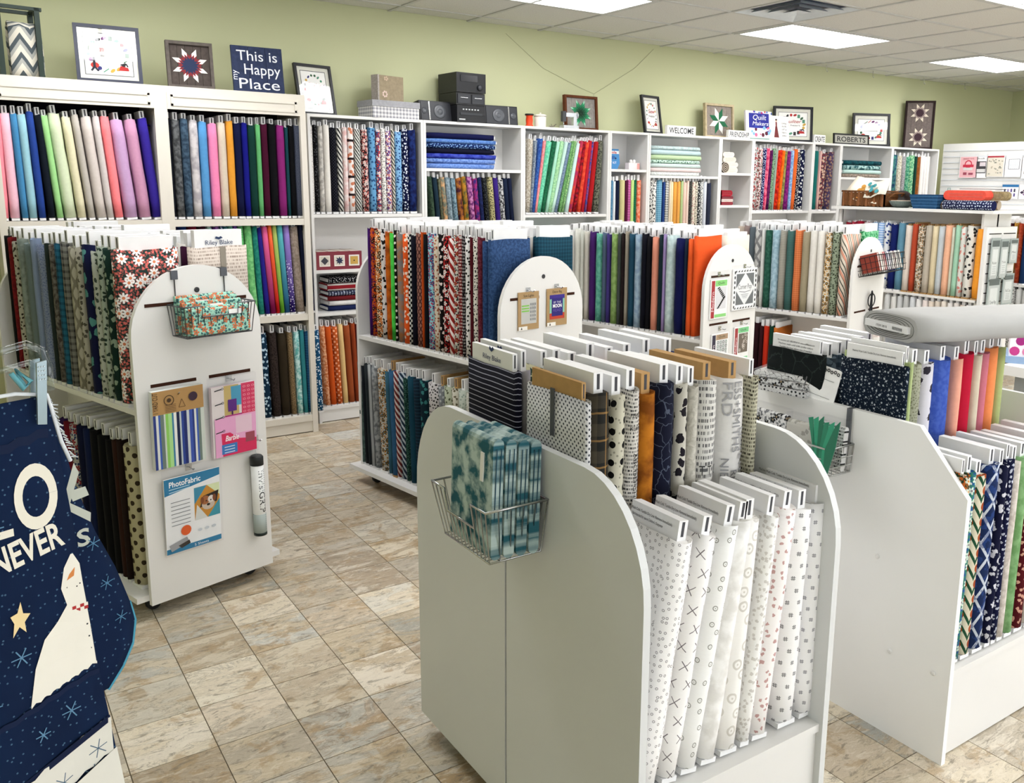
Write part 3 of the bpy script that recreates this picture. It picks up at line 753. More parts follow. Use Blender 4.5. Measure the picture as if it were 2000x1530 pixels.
  (0.408, 0.064, 0.0, 'blue and white striped', 'L 8cb0dc e0e4ec 50'),
  (0.47, 0.055, 0.0, 'white blue flowered', 'D d8dce0 28448c 22'),
  (0.535, 0.068, 0.0, 'navy', 'S 14246c'),
  (0.604, 0.067, 0.0, 'steel blue', 'S 6494ac'),
  (0.674, 0.066, 0.0, 'ivory', 'S ddd2c6'),
  (0.732, 0.048, 0.0, 'brick red', 'S bc4c30'),
  (0.79, 0.061, 0.0, 'cream sunflower printed', 'F d8d0c0 4c5450 b07c3c'),
  (0.856, 0.062, 0.0, 'stone grey', 'S c2b8a8'),
  (0.916, 0.052, 0.0, 'vanilla', 'S dccca8'),
  (0.97, 0.049, 0.0, 'pale grey blue', 'S c4ccd0'),
  (1.03, 0.066, 0.0, 'peach', 'S ecb494'),
  (1.076, 0.021, 0.0, 'bone', 'S d0d0bc'),
  (1.111, 0.045, 0.0, 'mint green', 'S a4d0b4'),
  (1.156, 0.042, 0.0, 'white rose printed', 'D d8d8d0 d8887c 20'),
  (1.214, 0.071, 0.0, 'white bee printed', 'D dcdad2 2c2c2c 18'),
  (1.302, 0.095, 0.0, 'bright orange', 'S f09c34'),
 ]),
 ('G5LL', 'lower shelf of low papers bookcase', (4.5, -0.6), -90, 0.17, 0.555, 0.24, [
  (0.521, 0.056, 0.0, 'pale grey', 'S c8c8c4'),
  (0.583, 0.055, 0.0, 'off white', 'S d0cec8'),
  (0.643, 0.054, 0.0, 'light grey', 'S c0c0be'),
  (0.702, 0.054, 0.0, 'ash grey', 'S b8b8b4'),
  (0.761, 0.053, 0.0, 'silver', 'S c4c6c6'),
  (0.819, 0.052, 0.0, 'white', 'S d8d6d2'),
  (0.877, 0.052, 0.0, 'blush white', 'S d8ccc4'),
  (0.933, 0.051, 0.0, 'ecru', 'S d2c4b4'),
  (0.989, 0.05, 0.0, 'oatmeal', 'S ccc0b0'),
  (1.044, 0.05, 0.0, 'pale beige', 'S d4cabc'),
  (1.098, 0.049, 0.0, 'chalk', 'S d6d2cc'),
  (1.152, 0.048, 0.0, 'pale stone', 'S ccc4bc'),
  (1.205, 0.048, 0.0, 'sand', 'S c8b8a8'),
  (1.257, 0.047, 0.0, 'pearl', 'S d2cec8'),
 ]),
 ('R', 'shelf at far right edge', (5.95, 0.0), -90, 0.765, 0.555, 0.24, [
  (1.274, 0.06, 0.0, 'dark maroon', 'S 341014'),
  (1.329, 0.047, 0.0, 'maroon', 'S 401218'),
  (1.376, 0.04, 0.0, 'gold', 'B a07024 b8883c 50'),
  (1.422, 0.05, 0.0, 'rust red', 'B 9c341c b84c2c 50'),
  (1.472, 0.045, 0.0, 'deep blue', 'S 1c3c6c'),
 ]),
 ('RL', 'lower shelf at far right', (5.95, 0.0), -90, 0.17, 0.555, 0.24, [
  (1.394, 0.063, 0.0, 'white printed', 'D d4d4d0 6c6c6c 40'),
  (1.461, 0.055, 0.0, 'white', 'S d0d0cc'),
  (1.517, 0.052, 0.0, 'pale grey', 'S c4c4c0'),
 ]),
 ('F1B', 'front upper row of nearest display', (-0.907, -4.25), 0, 0.61, 0.555, 0.235, [
  (0.032, 0.017, 0.0, 'white dotted', 'GD d8d8d8 50545c 95'),
  (0.069, 0.054, 0.0, 'black and tan plaid', 'PL 2a2a28 5c5444 b08850'),
  (0.116, 0.038, 0.0, 'cream black polka dotted', 'D2 ccc8b4 0c0c0c 28'),
  (0.155, 0.038, 0.0, 'white alphabet printed', 'T d8d4cc 4c4c4c 70'),
  (0.197, 0.046, 0.0, 'amber floral', 'B c47820 8c4c10 18'),
  (0.249, 0.057, 0.0, 'navy chalk scribbled', 'T2 141830 5c6478 34'),
  (0.295, 0.034, 0.0, 'cream black flowered', 'D ccc8bc 242028 22'),
  (0.329, 0.03, 0.0, 'oatmeal linen', 'B ccc8bc b8b4a8 90'),
  (0.378, 0.064, 0.0, 'white ticket printed', 'T d8d6d0 707070 40'),
  (0.46, 0.094, 0.0, 'white lettering printed', 'S dcdad6'),
  (0.523, 0.025, 0.0, 'yellowed newsprint', 'T c8c4ac 4c483c 60'),
 ]),
 ('F1C', 'rear upper row of nearest display', (-0.907, -3.985), 0, 0.62, 0.555, 0.235, [
  (0.027, 0.021, 0.0, 'navy pinstriped', 'L2 0c0c20 a8a8b8 78'),
  (0.05, 0.023, 0.0, 'lilac grey', 'S b4b0b8'),
  (0.106, 0.03, 0.0, 'cream leafy', 'D d0cca8 1c4438 30'),
  (0.142, 0.037, 0.0, 'pale yellow', 'S d8d0a4'),
  (0.187, 0.047, 0.0, 'green vine printed', 'D d0d0c4 1c4c30 30'),
  (0.241, 0.058, 0.0, 'deep navy', 'S 141c48'),
  (0.299, 0.053, 0.0, 'coral triangle printed', 'C e8845c ecd8cc 50'),
  (0.355, 0.054, 0.0, 'cornflower blue', 'S 4478c8'),
  (0.418, 0.069, 0.0, 'white blue leafed', 'D d0d4dc 1c3468 28'),
  (0.49, 0.071, 0.0, 'navy blue', 'S 182c64'),
 ]),
 ('F1A', 'front lower row of nearest display', (-0.907, -4.44), 0, 0.36, 0.54, 0.195, [
  (0.062, 0.063, 8.8, 'white black ring dotted', 'RG f6f4f2 8c8888 66 0.2'),
  (0.12, 0.053, 9.7, 'white cross stitch printed', 'XS f6f4f2 8c8488 25'),
  (0.175, 0.058, 10.5, 'white grey rosette printed', 'RG f4f4f2 b4b4ac 30 0.18'),
  (0.233, 0.057, 8.7, 'white tone vine', 'B f6f5f3 e8e6e2 26'),
  (0.294, 0.065, 4.5, 'white tone scroll', 'RG f4f2ee dcd8d0 24 0.3'),
  (0.344, 0.035, 6.3, 'white lace printed', 'D f4f3f0 dcd8d2 60'),
  (0.392, 0.062, 6.7, 'white red posy printed', 'D f4f0ee d0a8a4 40 0.2'),
  (0.482, 0.075, 2.5, 'white grey hash printed', 'H f5f4f3 989898 34'),
  (0.55, 0.062, 1.4, 'white grey basket printed', 'H f4f3f3 a4a4aa 38'),
 ]),
 ('F2A', 'front lower row of right display', (0.229, -4.43), 0, 0.287, 0.555, 0.2, [
  (0.031, 0.021, 0.0, 'tropical leaf and tiger', 'F 2c4c34 d8dcc8 d8702c'),
  (0.059, 0.033, 0.0, 'aqua green leafed', 'F 3c8c74 d0e0d0 2c5c9c'),
  (0.106, 0.055, 0.0, 'orange and green ikat chevron', 'IK dcd4bc a84c1c 24583c'),
  (0.169, 0.065, 0.0, 'blue lattice', 'K2 1c3060 c8d0dc 20'),
  (0.221, 0.034, 0.0, 'navy bud printed', 'D 0c1238 d4d4dc 30'),
  (0.253, 0.028, 0.0, 'navy small leafed', 'D 0e1440 c0c4d4 60'),
  (0.287, 0.036, 0.0, 'white linen', 'B dcd4cc c8beb4 60'),
  (0.332, 0.05, 0.0, 'leaf green', 'B 74a468 8cb880 40'),
  (0.388, 0.057, 0.0, 'red sprigged', 'D 5c0c18 d4a08c 40'),
  (0.443, 0.049, 0.0, 'ivory', 'S d4ccc0'),
  (0.499, 0.06, 0.0, 'rose', 'S c890a0'),
 ]),
 ('F2B', 'front upper row of right display', (0.229, -4.22), 0, 0.555, 0.555, 0.235, [
  (0.034, 0.016, 0.0, 'dark navy star dotted', 'D2 0e2034 b8c0c8 46 0.17'),
  (0.05, 0.012, 0.0, 'pale lime', 'S b8c88c'),
  (0.085, 0.055, 0.0, 'sage speckled', 'D a8aa94 84866c 90'),
  (0.144, 0.058, 0.0, 'white feather printed', 'D d6d4dc 3c3844 20'),
  (0.224, 0.099, 0.0, 'periwinkle blue', 'B 3c58b4 4c68c0 60'),
  (0.296, 0.04, 0.0, 'peach', 'S eca890'),
  (0.348, 0.063, 0.0, 'crimson', 'S c41838'),
  (0.399, 0.034, 0.0, 'cream', 'S dcd0b8'),
  (0.437, 0.038, 0.0, 'dusty rose', 'S d07888'),
  (0.484, 0.051, 0.0, 'apricot orange', 'S f09058'),
  (0.53, 0.037, 0.0, 'pale green', 'S b4c080'),
 ]),
 ('F2C', 'rear upper row of right display', (0.229, -3.94), 0, 0.535, 0.555, 0.235, [
  (0.021, 0.022, 0.0, 'dark green sketch printed', 'T2 141c1c 2c3834 18'),
  (0.062, 0.055, 0.0, 'slate grey domino printed', 'D 34424c 5c6c78 20'),
  (0.109, 0.036, 0.0, 'blue grey gridded', 'P 44586c 70849c 40'),
  (0.142, 0.025, 0.0, 'white', 'S d4d4d0'),
  (0.176, 0.042, 0.0, 'grey', 'S b0b4b8'),
  (0.215, 0.035, 0.0, 'white printed', 'D d0d0d0 a03038 40'),
  (0.255, 0.043, 0.0, 'pale blue', 'S 90a8c8'),
 ]),
]
# ------------------------------------------------------------------ the room
def plaster(hexcol):
    w = N('painted_wall'); g = w.node('ShaderNodeTexCoord').outputs['Object']; c = lin(hexcol)
    col = w.mix(w.noise(g, 1.6, 3), tuple(x*0.97 for x in c), tuple(x*1.03 for x in c)); w.bump(w.noise(g, 180, 2), 0.06, 0.002)
    return w.done(col, 0.75, 0.2)
def tile_material(per_island):
    w = N('slate_look_tile'); pos = w.node('ShaderNodeNewGeometry')
    rn = pos.outputs['Random Per Island'] if per_island else w.node('ShaderNodeObjectInfo').outputs['Random']
    off = w.comb(w.math('MULTIPLY', rn, 37.0), w.math('MULTIPLY', rn, 91.0), w.math('MULTIPLY', rn, 13.0))
    ad = w.node('ShaderNodeVectorMath', operation='ADD'); w.put(ad.inputs[0], pos.outputs['Position']); w.put(ad.inputs[1], off)
    st = w.node('ShaderNodeVectorMath', operation='MULTIPLY'); w.put(st.inputs[0], ad.outputs[0]); st.inputs[1].default_value = (0.55, 1.5, 1.0)
    n1 = w.noise(st.outputs[0], 7, 9, '3D', 0.68, 0.9); n2 = w.noise(st.outputs[0], 30, 7, '3D', 0.74, 0.6); n3 = w.noise(ad.outputs[0], 9, 7, '3D', 0.62, 0.5)
    r2 = w.math('FRACT', w.math('MULTIPLY', rn, 7.31)); r3 = w.math('FRACT', w.math('MULTIPLY', rn, 23.7))
    cr = w.node('ShaderNodeValToRGB'); w.put(cr.inputs[0], rn); e = cr.color_ramp; e.interpolation = 'LINEAR'
    for i, (p, h) in enumerate(((0.0, 'a3907a'), (0.25, 'cdbda0'), (0.5, 'b8af9f'), (0.75, 'e0d4bc'), (1.0, 'b4a488'))):
        el = e.elements[i] if i < 2 else e.elements.new(p); el.position = p; el.color = (*lin(h), 1)
    cr2 = w.node('ShaderNodeValToRGB'); w.put(cr2.inputs[0], r2); e = cr2.color_ramp
    for i, (p, h) in enumerate(((0.0, '9a9c96'), (0.3, 'e6dcca'), (0.6, 'a58a62'), (0.8, 'c0c2bc'), (1.0, 'eadec6'))):
        el = e.elements[i] if i < 2 else e.elements.new(p); el.position = p; el.color = (*lin(h), 1)
    col = w.mix(w.ramp(n1, 0.47, 0.55), cr.outputs[0], cr2.outputs[0])
    col = w.mix(w.math('MULTIPLY', w.ramp(n3, 0.545, 0.60), 0.62), col, lin('a58452'))
    col = w.mix(w.math('MULTIPLY', w.ramp(n2, 0.53, 0.62), 0.55), col, lin('e2d9c8'))
    col = w.mix(w.math('MULTIPLY', w.ramp(n2, 0.46, 0.37), 0.7), col, lin('54493a'))
    ln = w.math('ABSOLUTE', w.math('SUBTRACT', n1, 0.5)); col = w.mix(w.math('MULTIPLY', w.ramp(ln, 0.014, 0.0), 0.55), col, lin('4f4536'))
    ln2 = w.math('ABSOLUTE', w.math('SUBTRACT', n2, 0.52)); col = w.mix(w.math('MULTIPLY', w.ramp(ln2, 0.02, 0.0), 0.3), col, lin('6a5c48'))
    col = w.mix(w.math('MULTIPLY', r3, 0.30), col, lin('6a5f4c'))
    col = w.mix(0.10, col, lin('f0e6d2')); w.bump(n2, 0.10, 0.004)
    return w.done(col, 0.42, 0.35)
def room():
    green = plaster('c4c7a0')
    structure(bar('wall_back', X_LEFT-0.1, X_RIGHT+0.1, Y_WALL, Y_WALL+0.1, -0.02, 2.95, green))
    structure(bar('wall_right', X_RIGHT, X_RIGHT+0.1, Y_FRONT, Y_WALL, -0.02, 2.95, green))
    structure(bar('wall_left', X_LEFT-0.1, X_LEFT, Y_FRONT, Y_WALL, -0.02, 2.95, green))
    structure(bar('wall_front', X_LEFT-0.1, X_RIGHT+0.1, Y_FRONT-0.1, Y_FRONT, -0.02, 2.95, plaster('d2d2c4')))
    # unseen glowing windows added behind the viewer to brighten surfaces facing them
    day = emit('daylit_pane', 'f4f8ff', 3.0); fr = M('3c3e40', 0.5)
    for i in range(4):
        xa = -2.6+i*2.3; wn = thing('window_%d' % (i+1), None, None, (xa, Y_FRONT, 0)); structure(wn)
        bar('pane', 0.05, 2.05, 0.0, 0.012, 0.55, 2.25, day, wn); b = MB()
        for q in ((0.0, 0.05, 0.5, 2.3), (2.05, 2.1, 0.5, 2.3), (0.05, 2.05, 0.5, 0.55), (0.05, 2.05, 2.25, 2.3), (1.03, 1.07, 0.55, 2.25)): b.box(q[0], q[1], 0.0, 0.04, q[2], q[3])
        b.build('window_frame', fr, wn)
    # floor: grout bed and nine-inch tiles
    fl = structure(bar('floor', X_LEFT, X_RIGHT, Y_FRONT, Y_WALL, -0.03, -0.003, M('6e6350', 0.8, 0.15)))
    T = 0.2286; g = 0.0028; x0, y0 = -1.42685, -2.5429
    fwd, right, down = Vector(_f), Vector(_r2), Vector(_d2)
    def seen(x, y):
        d = Vector((x, y, 0))-Vector(CAM_POS); z = d.dot(fwd)
        if z < 0.3: return None
        u, v = 1000+PPX+FPX*d.dot(right)/z, 765+PPY+FPX*d.dot(down)/z
        return z if -60 < u < 2060 and -60 < v < 1590 else None
    foot = [(-0.85, 0.28, -1.5, 0.3), (-1.6, -0.7, -2.2, -1.0), (-0.2, 0.7, -2.3, -1.1), (1.1, 9, -9, 0.3), (-0.85, -0.36, -4.42, -3.5), (0.3, 0.9, -4.4, -3.5), (-9, -0.9, -0.15, 0.3), (-0.1, 9, 0.0, 0.3), (0.3, 9, -3.5, -1.2)]
    cells = []
    for i in range(-12, 46):
        for j in range(-26, 15):
            x, y = x0+(i+0.5)*T, y0+(j+0.5)*T
            if X_LEFT < x < X_RIGHT and Y_FRONT < y < Y_WALL: cells.append((x, y))
    vis = sorted(((seen(x, y), x, y) for x, y in cells if seen(x, y) and not any(a < x < b and c < y < d for a, b, c, d in foot)))[:300]
    chosen = {(x, y) for _, x, y in vis}
    me = MB().box(-T/2+g/2, T/2-g/2, -T/2+g/2, T/2-g/2, -0.006, 0.0).mesh('tile', [tile_material(False)])
    for _, x, y in vis:
        o = bpy.data.objects.new('tile', me); COL.objects.link(o); o.parent = fl; o.location = (x, y, 0)
    B = MB()
    for x, y in cells:
        if (x, y) in chosen: continue
        B.box(max(x-T/2+g/2, X_LEFT), min(x+T/2-g/2, X_RIGHT), max(y-T/2+g/2, Y_FRONT), min(y+T/2-g/2, Y_WALL), -0.006, 0.0)
    o = B.build('further_tiles', tile_material(True), fl); o['kind'] = 'stuff'
    # ceiling: lay-in panels on a tee grid
    w = N('fissured_panel'); gq = w.node('ShaderNodeTexCoord').outputs['Object']; nn = w.noise(gq, 160, 4, '3D', 0.7)
    w.bump(nn, 0.35, 0.004); pm = w.done(w.mix(w.ramp(nn, 0.35, 0.5), lin('c4c3bc'), lin('dddcd6')), 0.9, 0.1)
    ce = structure(bar('ceiling', X_LEFT, X_RIGHT, Y_FRONT, Y_WALL, H_CEIL+0.12, H_CEIL+0.16, M('c8c8c4', 0.9)))
    S = 0.6096; gx = [0.6948+S*k for k in range(-7, 13)]; gy = [0.07-S*k for k in range(0, 14)]
    gm = M('c4c4c0', 0.5, 0.3)
    for x in gx: bar('grid_bar', x-0.012, x+0.012, Y_FRONT, Y_WALL, H_CEIL-0.003, H_CEIL+0.02, gm, ce)
    for y in gy: bar('grid_bar', X_LEFT, X_RIGHT, y-0.012, y+0.012, H_CEIL-0.002, H_CEIL+0.02, gm, ce)
    lights = {(-4+4*c, r) for c in range(4) for r in (2, 5, 8, 11)}-{(-4, 8), (-4, 11)}; occ = set()
    for k, r in lights: occ |= {(k, r), (k+1, r)}
    occ.add((3, 3))
    xs = [(k, 0.6948+S*k) for k in range(-8, 14)]; ys = [(r, 0.07-S*(r-1)) for r in range(0, 15)]   # row r spans ys[r] .. ys[r]-S
    pmesh = MB().box(-S/2+0.011, S/2-0.011, -S/2+0.011, S/2-0.011, 0.0, 0.012).mesh('ceiling_panel', [pm])
    cut = {}
    for k, x in xs:
        for r, y in ys:
            if (k, r) in occ: continue
            a, b = max(x, X_LEFT), min(x+S, X_RIGHT); c, d = max(y-S, Y_FRONT), min(y, Y_WALL)
            if b-a < 0.05 or d-c < 0.05: continue
            if b-a > S-0.01 and d-c > S-0.01: m2 = pmesh
            else: m2 = cut.setdefault((round(b-a, 3), round(d-c, 3)), MB().box(-(b-a)/2+0.011, (b-a)/2-0.011, -(d-c)/2+0.011, (d-c)/2-0.011, 0.0, 0.012).mesh('ceiling_panel', [pm]))
            o = bpy.data.objects.new('ceiling_panel', m2); COL.objects.link(o); o.parent = ce; o.location = ((a+b)/2, (c+d)/2, H_CEIL+0.004)
    glow = emit('lit_diffuser', 'fdfdff', LIGHT_STRENGTH)
    rowname = {2: 'beside the green wall', 5: 'in the second row', 8: 'in the third row', 11: 'in the last row'}
    colname = {-4: 'leftmost', 0: 'second', 4: 'third', 8: 'rightmost'}
    for k, r in sorted(lights):
        x, y = 0.6948+S*k, 0.07-S*(r-1)
        t = thing('ceiling_light', f'{colname[k]} lit rectangular ceiling light panel {rowname[r]}', 'ceiling light', (x+S, y-S/2, H_CEIL), group='fluorescent ceiling panels')
        b = MB(); 
        for q in ((-S+0.013, -S+0.045, -S/2+0.013, S/2-0.013), (S-0.045, S-0.013, -S/2+0.013, S/2-0.013), (-S+0.045, S-0.045, -S/2+0.013, -S/2+0.045), (-S+0.045, S-0.045, S/2-0.045, S/2-0.013)): b.box(*q, -0.006, 0.012)
        b.build('frame', gm, t); MB().box(-S+0.045, S-0.045, -S/2+0.045, S/2-0.045, 0.0, 0.01).build('diffuser', glow, t)
    # supply air vent: nested sloping frames
    v = thing('air_vent', 'square supply air vent with nested louvre frames in the ceiling', 'air vent', (0.6948+S*3.5, 0.07-S*2.5, H_CEIL))
    dk = M('26324a', 0.5, 0.3); MB().box(-0.28, 0.28, -0.28, 0.28, 0.03, 0.05).build('duct', dk, v)
    vm = M('d8dee2', 0.4, 0.4)
    for i, (ro, ri) in enumerate(((0.29, 0.25), (0.215, 0.175), (0.14, 0.10), (0.068, 0.0))):
        b = MB(); zo, zi = -0.002-0.004*i, 0.022-0.004*i
        A = [(-ro, -ro, zo), (ro, -ro, zo), (ro, ro, zo), (-ro, ro, zo)]; C = [(-ri, -ri, zi), (ri, -ri, zi), (ri, ri, zi), (-ri, ri, zi)]
        for j in range(4): b.poly([A[j], A[(j+1) % 4], C[(j+1) % 4], C[j]]); b.poly([(p[0], p[1], p[2]+0.004) for p in (C[j], C[(j+1) % 4], A[(j+1) % 4], A[j])])
        b.build('louvre', vm, v)
    structure(bar('baseboard_back', 6.85, X_RIGHT, Y_WALL-0.012, Y_WALL, 0.0, 0.1, M('4a4640', 0.6)))
    structure(bar('baseboard_right', X_RIGHT-0.012, X_RIGHT, Y_FRONT, Y_WALL, 0.0, 0.1, M('4a4640', 0.6)))

# ------------------------------------------------------------------ shop furniture
def bookcase(x0, x1, yf, H, shelves, label, mat=WHITE, back=WHITE, th=0.018, header=0.0, plinth=0.085, group='white bookcases along the green wall'):
    o = thing('bookcase', label, 'bookcase', (x0, yf, 0), group=group); w = x1-x0; d = Y_WALL-0.004-yf
    bar('side_panel', 0, th, 0, d, 0, H, mat, o); bar('side_panel', w-th, w, 0, d, 0, H, mat, o)
    bar('top_board', th, w-th, 0, d, H-th, H, mat, o); bar('back_panel', th, w-th, d-0.008, d, 0.02, H-th, back, o)
    for z in shelves: bar('shelf', th, w-th, 0.004, d-0.008, z-th*1.15, z, mat, o)
    if plinth: bar('plinth', th, w-th, 0.012, 0.03, 0.006, plinth, mat, o)
    if header:
        hp = MB().box(th, w-th, -0.004, 0.014, H-header, H-th).build('header_board', mat, o)
        b = MB(); z0, z1 = H-header+0.018, H-th-0.012
        for q in ((th+0.02, w-th-0.02, z1-0.012, z1), (th+0.02, w-th-0.02, z0, z0+0.012), (th+0.02, th+0.032, z0, z1), (w-th-0.032, w-th-0.02, z0, z1)): b.box(q[0], q[1], -0.009, -0.004, q[2], q[3])
        b.build('moulding', mat, hp)
    return o
def bookcases():
    for i, (a, b) in enumerate(((-1.70, -0.885), (-0.885, -0.07))):
        o = bookcase(a, b, -0.18, 2.112, (1.372, 0.775, 0.115), ['tall cream bookcase with moulded header at the far left', 'second tall cream bookcase with moulded header from the left'][i], CREAMW, BLACKBACK, 0.034, 0.125, 0.095, 'tall cream bookcases')
        # dark wire grid behind the bolts
        g = MB()
        for k in range(12): g.tube([(0.05+k*0.065, 0.40, 0.12), (0.05+k*0.065, 0.40, 1.98)], 0.002, 4)
        for k in range(28): g.tube([(0.04, 0.404, 0.14+k*0.067), (0.775, 0.404, 0.14+k*0.067)], 0.002, 4)
        g.build('wire_grid', DARKWIRE, o)
        for z in (1.90, 1.30): MB().tube([(0.04, 0.12, z), (0.775, 0.12, z)], 0.006, 8).build('rail', CHROME, o)
    W_ = [0.8, 0.8, 0.8, 0.4, 0.8, 0.4, 0.8, 0.4, 0.8, 0.8]; x = 0.0
    sh = [(1.390, 1.028, 0.745, 0.105), (1.70, 1.085, 0.52, 0.105), (1.375, 1.10, 0.73, 0.105), (1.727, 1.085, 0.5, 0.105), (1.685, 1.085, 0.5, 0.105), (1.72, 1.44, 1.1, 0.6, 0.105), (1.388, 1.02, 0.6, 0.105), (1.384, 1.02, 0.6, 0.105), (1.708, 1.42, 0.9, 0.105), (1.382, 0.9, 0.105)]
    nm = ['third bookcase from left, white with a red quilt game box inside', 'fourth bookcase from left, white with a stack of blue bolts', 'fifth bookcase from left, white with green and red bolts', 'sixth bookcase from left, narrow white with a blue kit pouch', 'seventh bookcase from left, white with a stack of pastel bolts', 'eighth bookcase from left, narrow white with cream bundles and a roll', 'ninth bookcase from left, white with bright orange and purple bolts', 'tenth bookcase from left, narrow white with teal and red bolts', 'eleventh bookcase from left, white with a few stacked teal bolts', 'rightmost white bookcase against the green wall']
    for w, s, n in zip(W_, sh, nm):
        bookcase(x+0.001, x+w-0.001, 0.0, 2.02, s, n); x += w

def arched(w, H, n=20):
    r = w/2; pts = [(-r, 0.0), (r, 0.0)]
    return pts+[(r*math.cos(math.pi*i/n), H-r+r*math.sin(math.pi*i/n)) for i in range(n+1)]
def arched_rack(c, ang, L, H, zs, label, zb=0.098, slots=((0.425, 1), (0.145, 1)), tail=0.06):
    """double-sided rolling bolt rack: arched end panels, a spine, an upper shelf and a base board on casters. near end at y=0, far end at y=L"""
    w = 0.50; o = thing('arched_rack', label, 'rolling rack', (c[0], c[1], 0), (0, 0, R(ang+90)), 'rolling racks with arched end panels')
    pl = [(x, 0.06+z) for x, z in arched(w, H-0.06)]
    ep = MB().prism(pl, -0.019, 0.0).build('end_panel', WHITE, o); MB().prism(pl, L, L+0.019).build('end_panel', WHITE, o)
    bar('spine', -0.008, 0.008, 0.0, L, zb, zs+0.3, WHITE, o)
    bar('shelf', -w/2, w/2, 0.0, L, zs-0.02, zs, WHITE, o)
    bar('base_board', -w/2-0.045, w/2+0.045, -0.0, L+tail, zb-0.022, zb, WHITE, o)
    for sx in (-0.2, 0.2):
        for y in (0.08, L-0.06):
            cs = MB().box(sx-0.02, sx+0.02, y-0.012, y+0.012, 0.045, zb-0.022).build('caster', M('9a9c9e', 0.4, 0.4, 0.6), o)
            MB().lathe([(0.026, -0.012), (0.028, -0.008), (0.028, 0.008), (0.026, 0.012)], 16, 0, (sx, y, 0.028), 'y').build('wheel', M('1b1b1c', 0.6), cs)
    # slots and a bolt head cut into the near panel
    for zf, _ in slots:
        for sx in (-1, 1):
            MB().box(min(sx*0.025, sx*0.195), max(sx*0.025, sx*0.195), -0.0205, -0.018, zf-0.006, zf+0.006).build('slot', SLOT, ep)
    MB().lathe([(0.010, 0.0), (0.010, -0.002), (0.004, -0.002), (0.003, -0.001)], 14, 0, (0, -0.019, H-0.09), 'y').build('screw', M('3a3a3c', 0.4, 0.4, 0.5), ep)
    return o
G1C, G1A, G2C, G2A, G3C, G3A, G4C, G4A = (-1.205, -2.245), -73.5, (0.232, -2.354), -80.5, (1.647, -2.116), -80, (3.075, -1.966), -77
def racks():
    g1 = arched_rack(G1C, G1A, 1.17, 1.295, 0.797, 'first arched rolling rack from left, with a quilted pouch basket on its end', slots=((1.163, 1), (0.876, 1)))
    g2 = arched_rack(G2C, G2A, 1.14, 1.285, 0.808, 'second arched rolling rack, with two brown carded kits on its end', slots=((1.105, 1), (0.72, 1)))
    g3 = arched_rack(G3C, G3A, 1.12, 1.285, 0.77, 'third arched rolling rack, with four pattern packets on its end', slots=((1.115, 1), (0.85, 1)))
    g4 = arched_rack(G4C, G4A, 1.12, 1.285, 0.762, 'fourth arched rolling rack, with a black wire basket on its end', slots=((1.10, 1), (0.80, 1)))
    return g1, g2, g3, g4

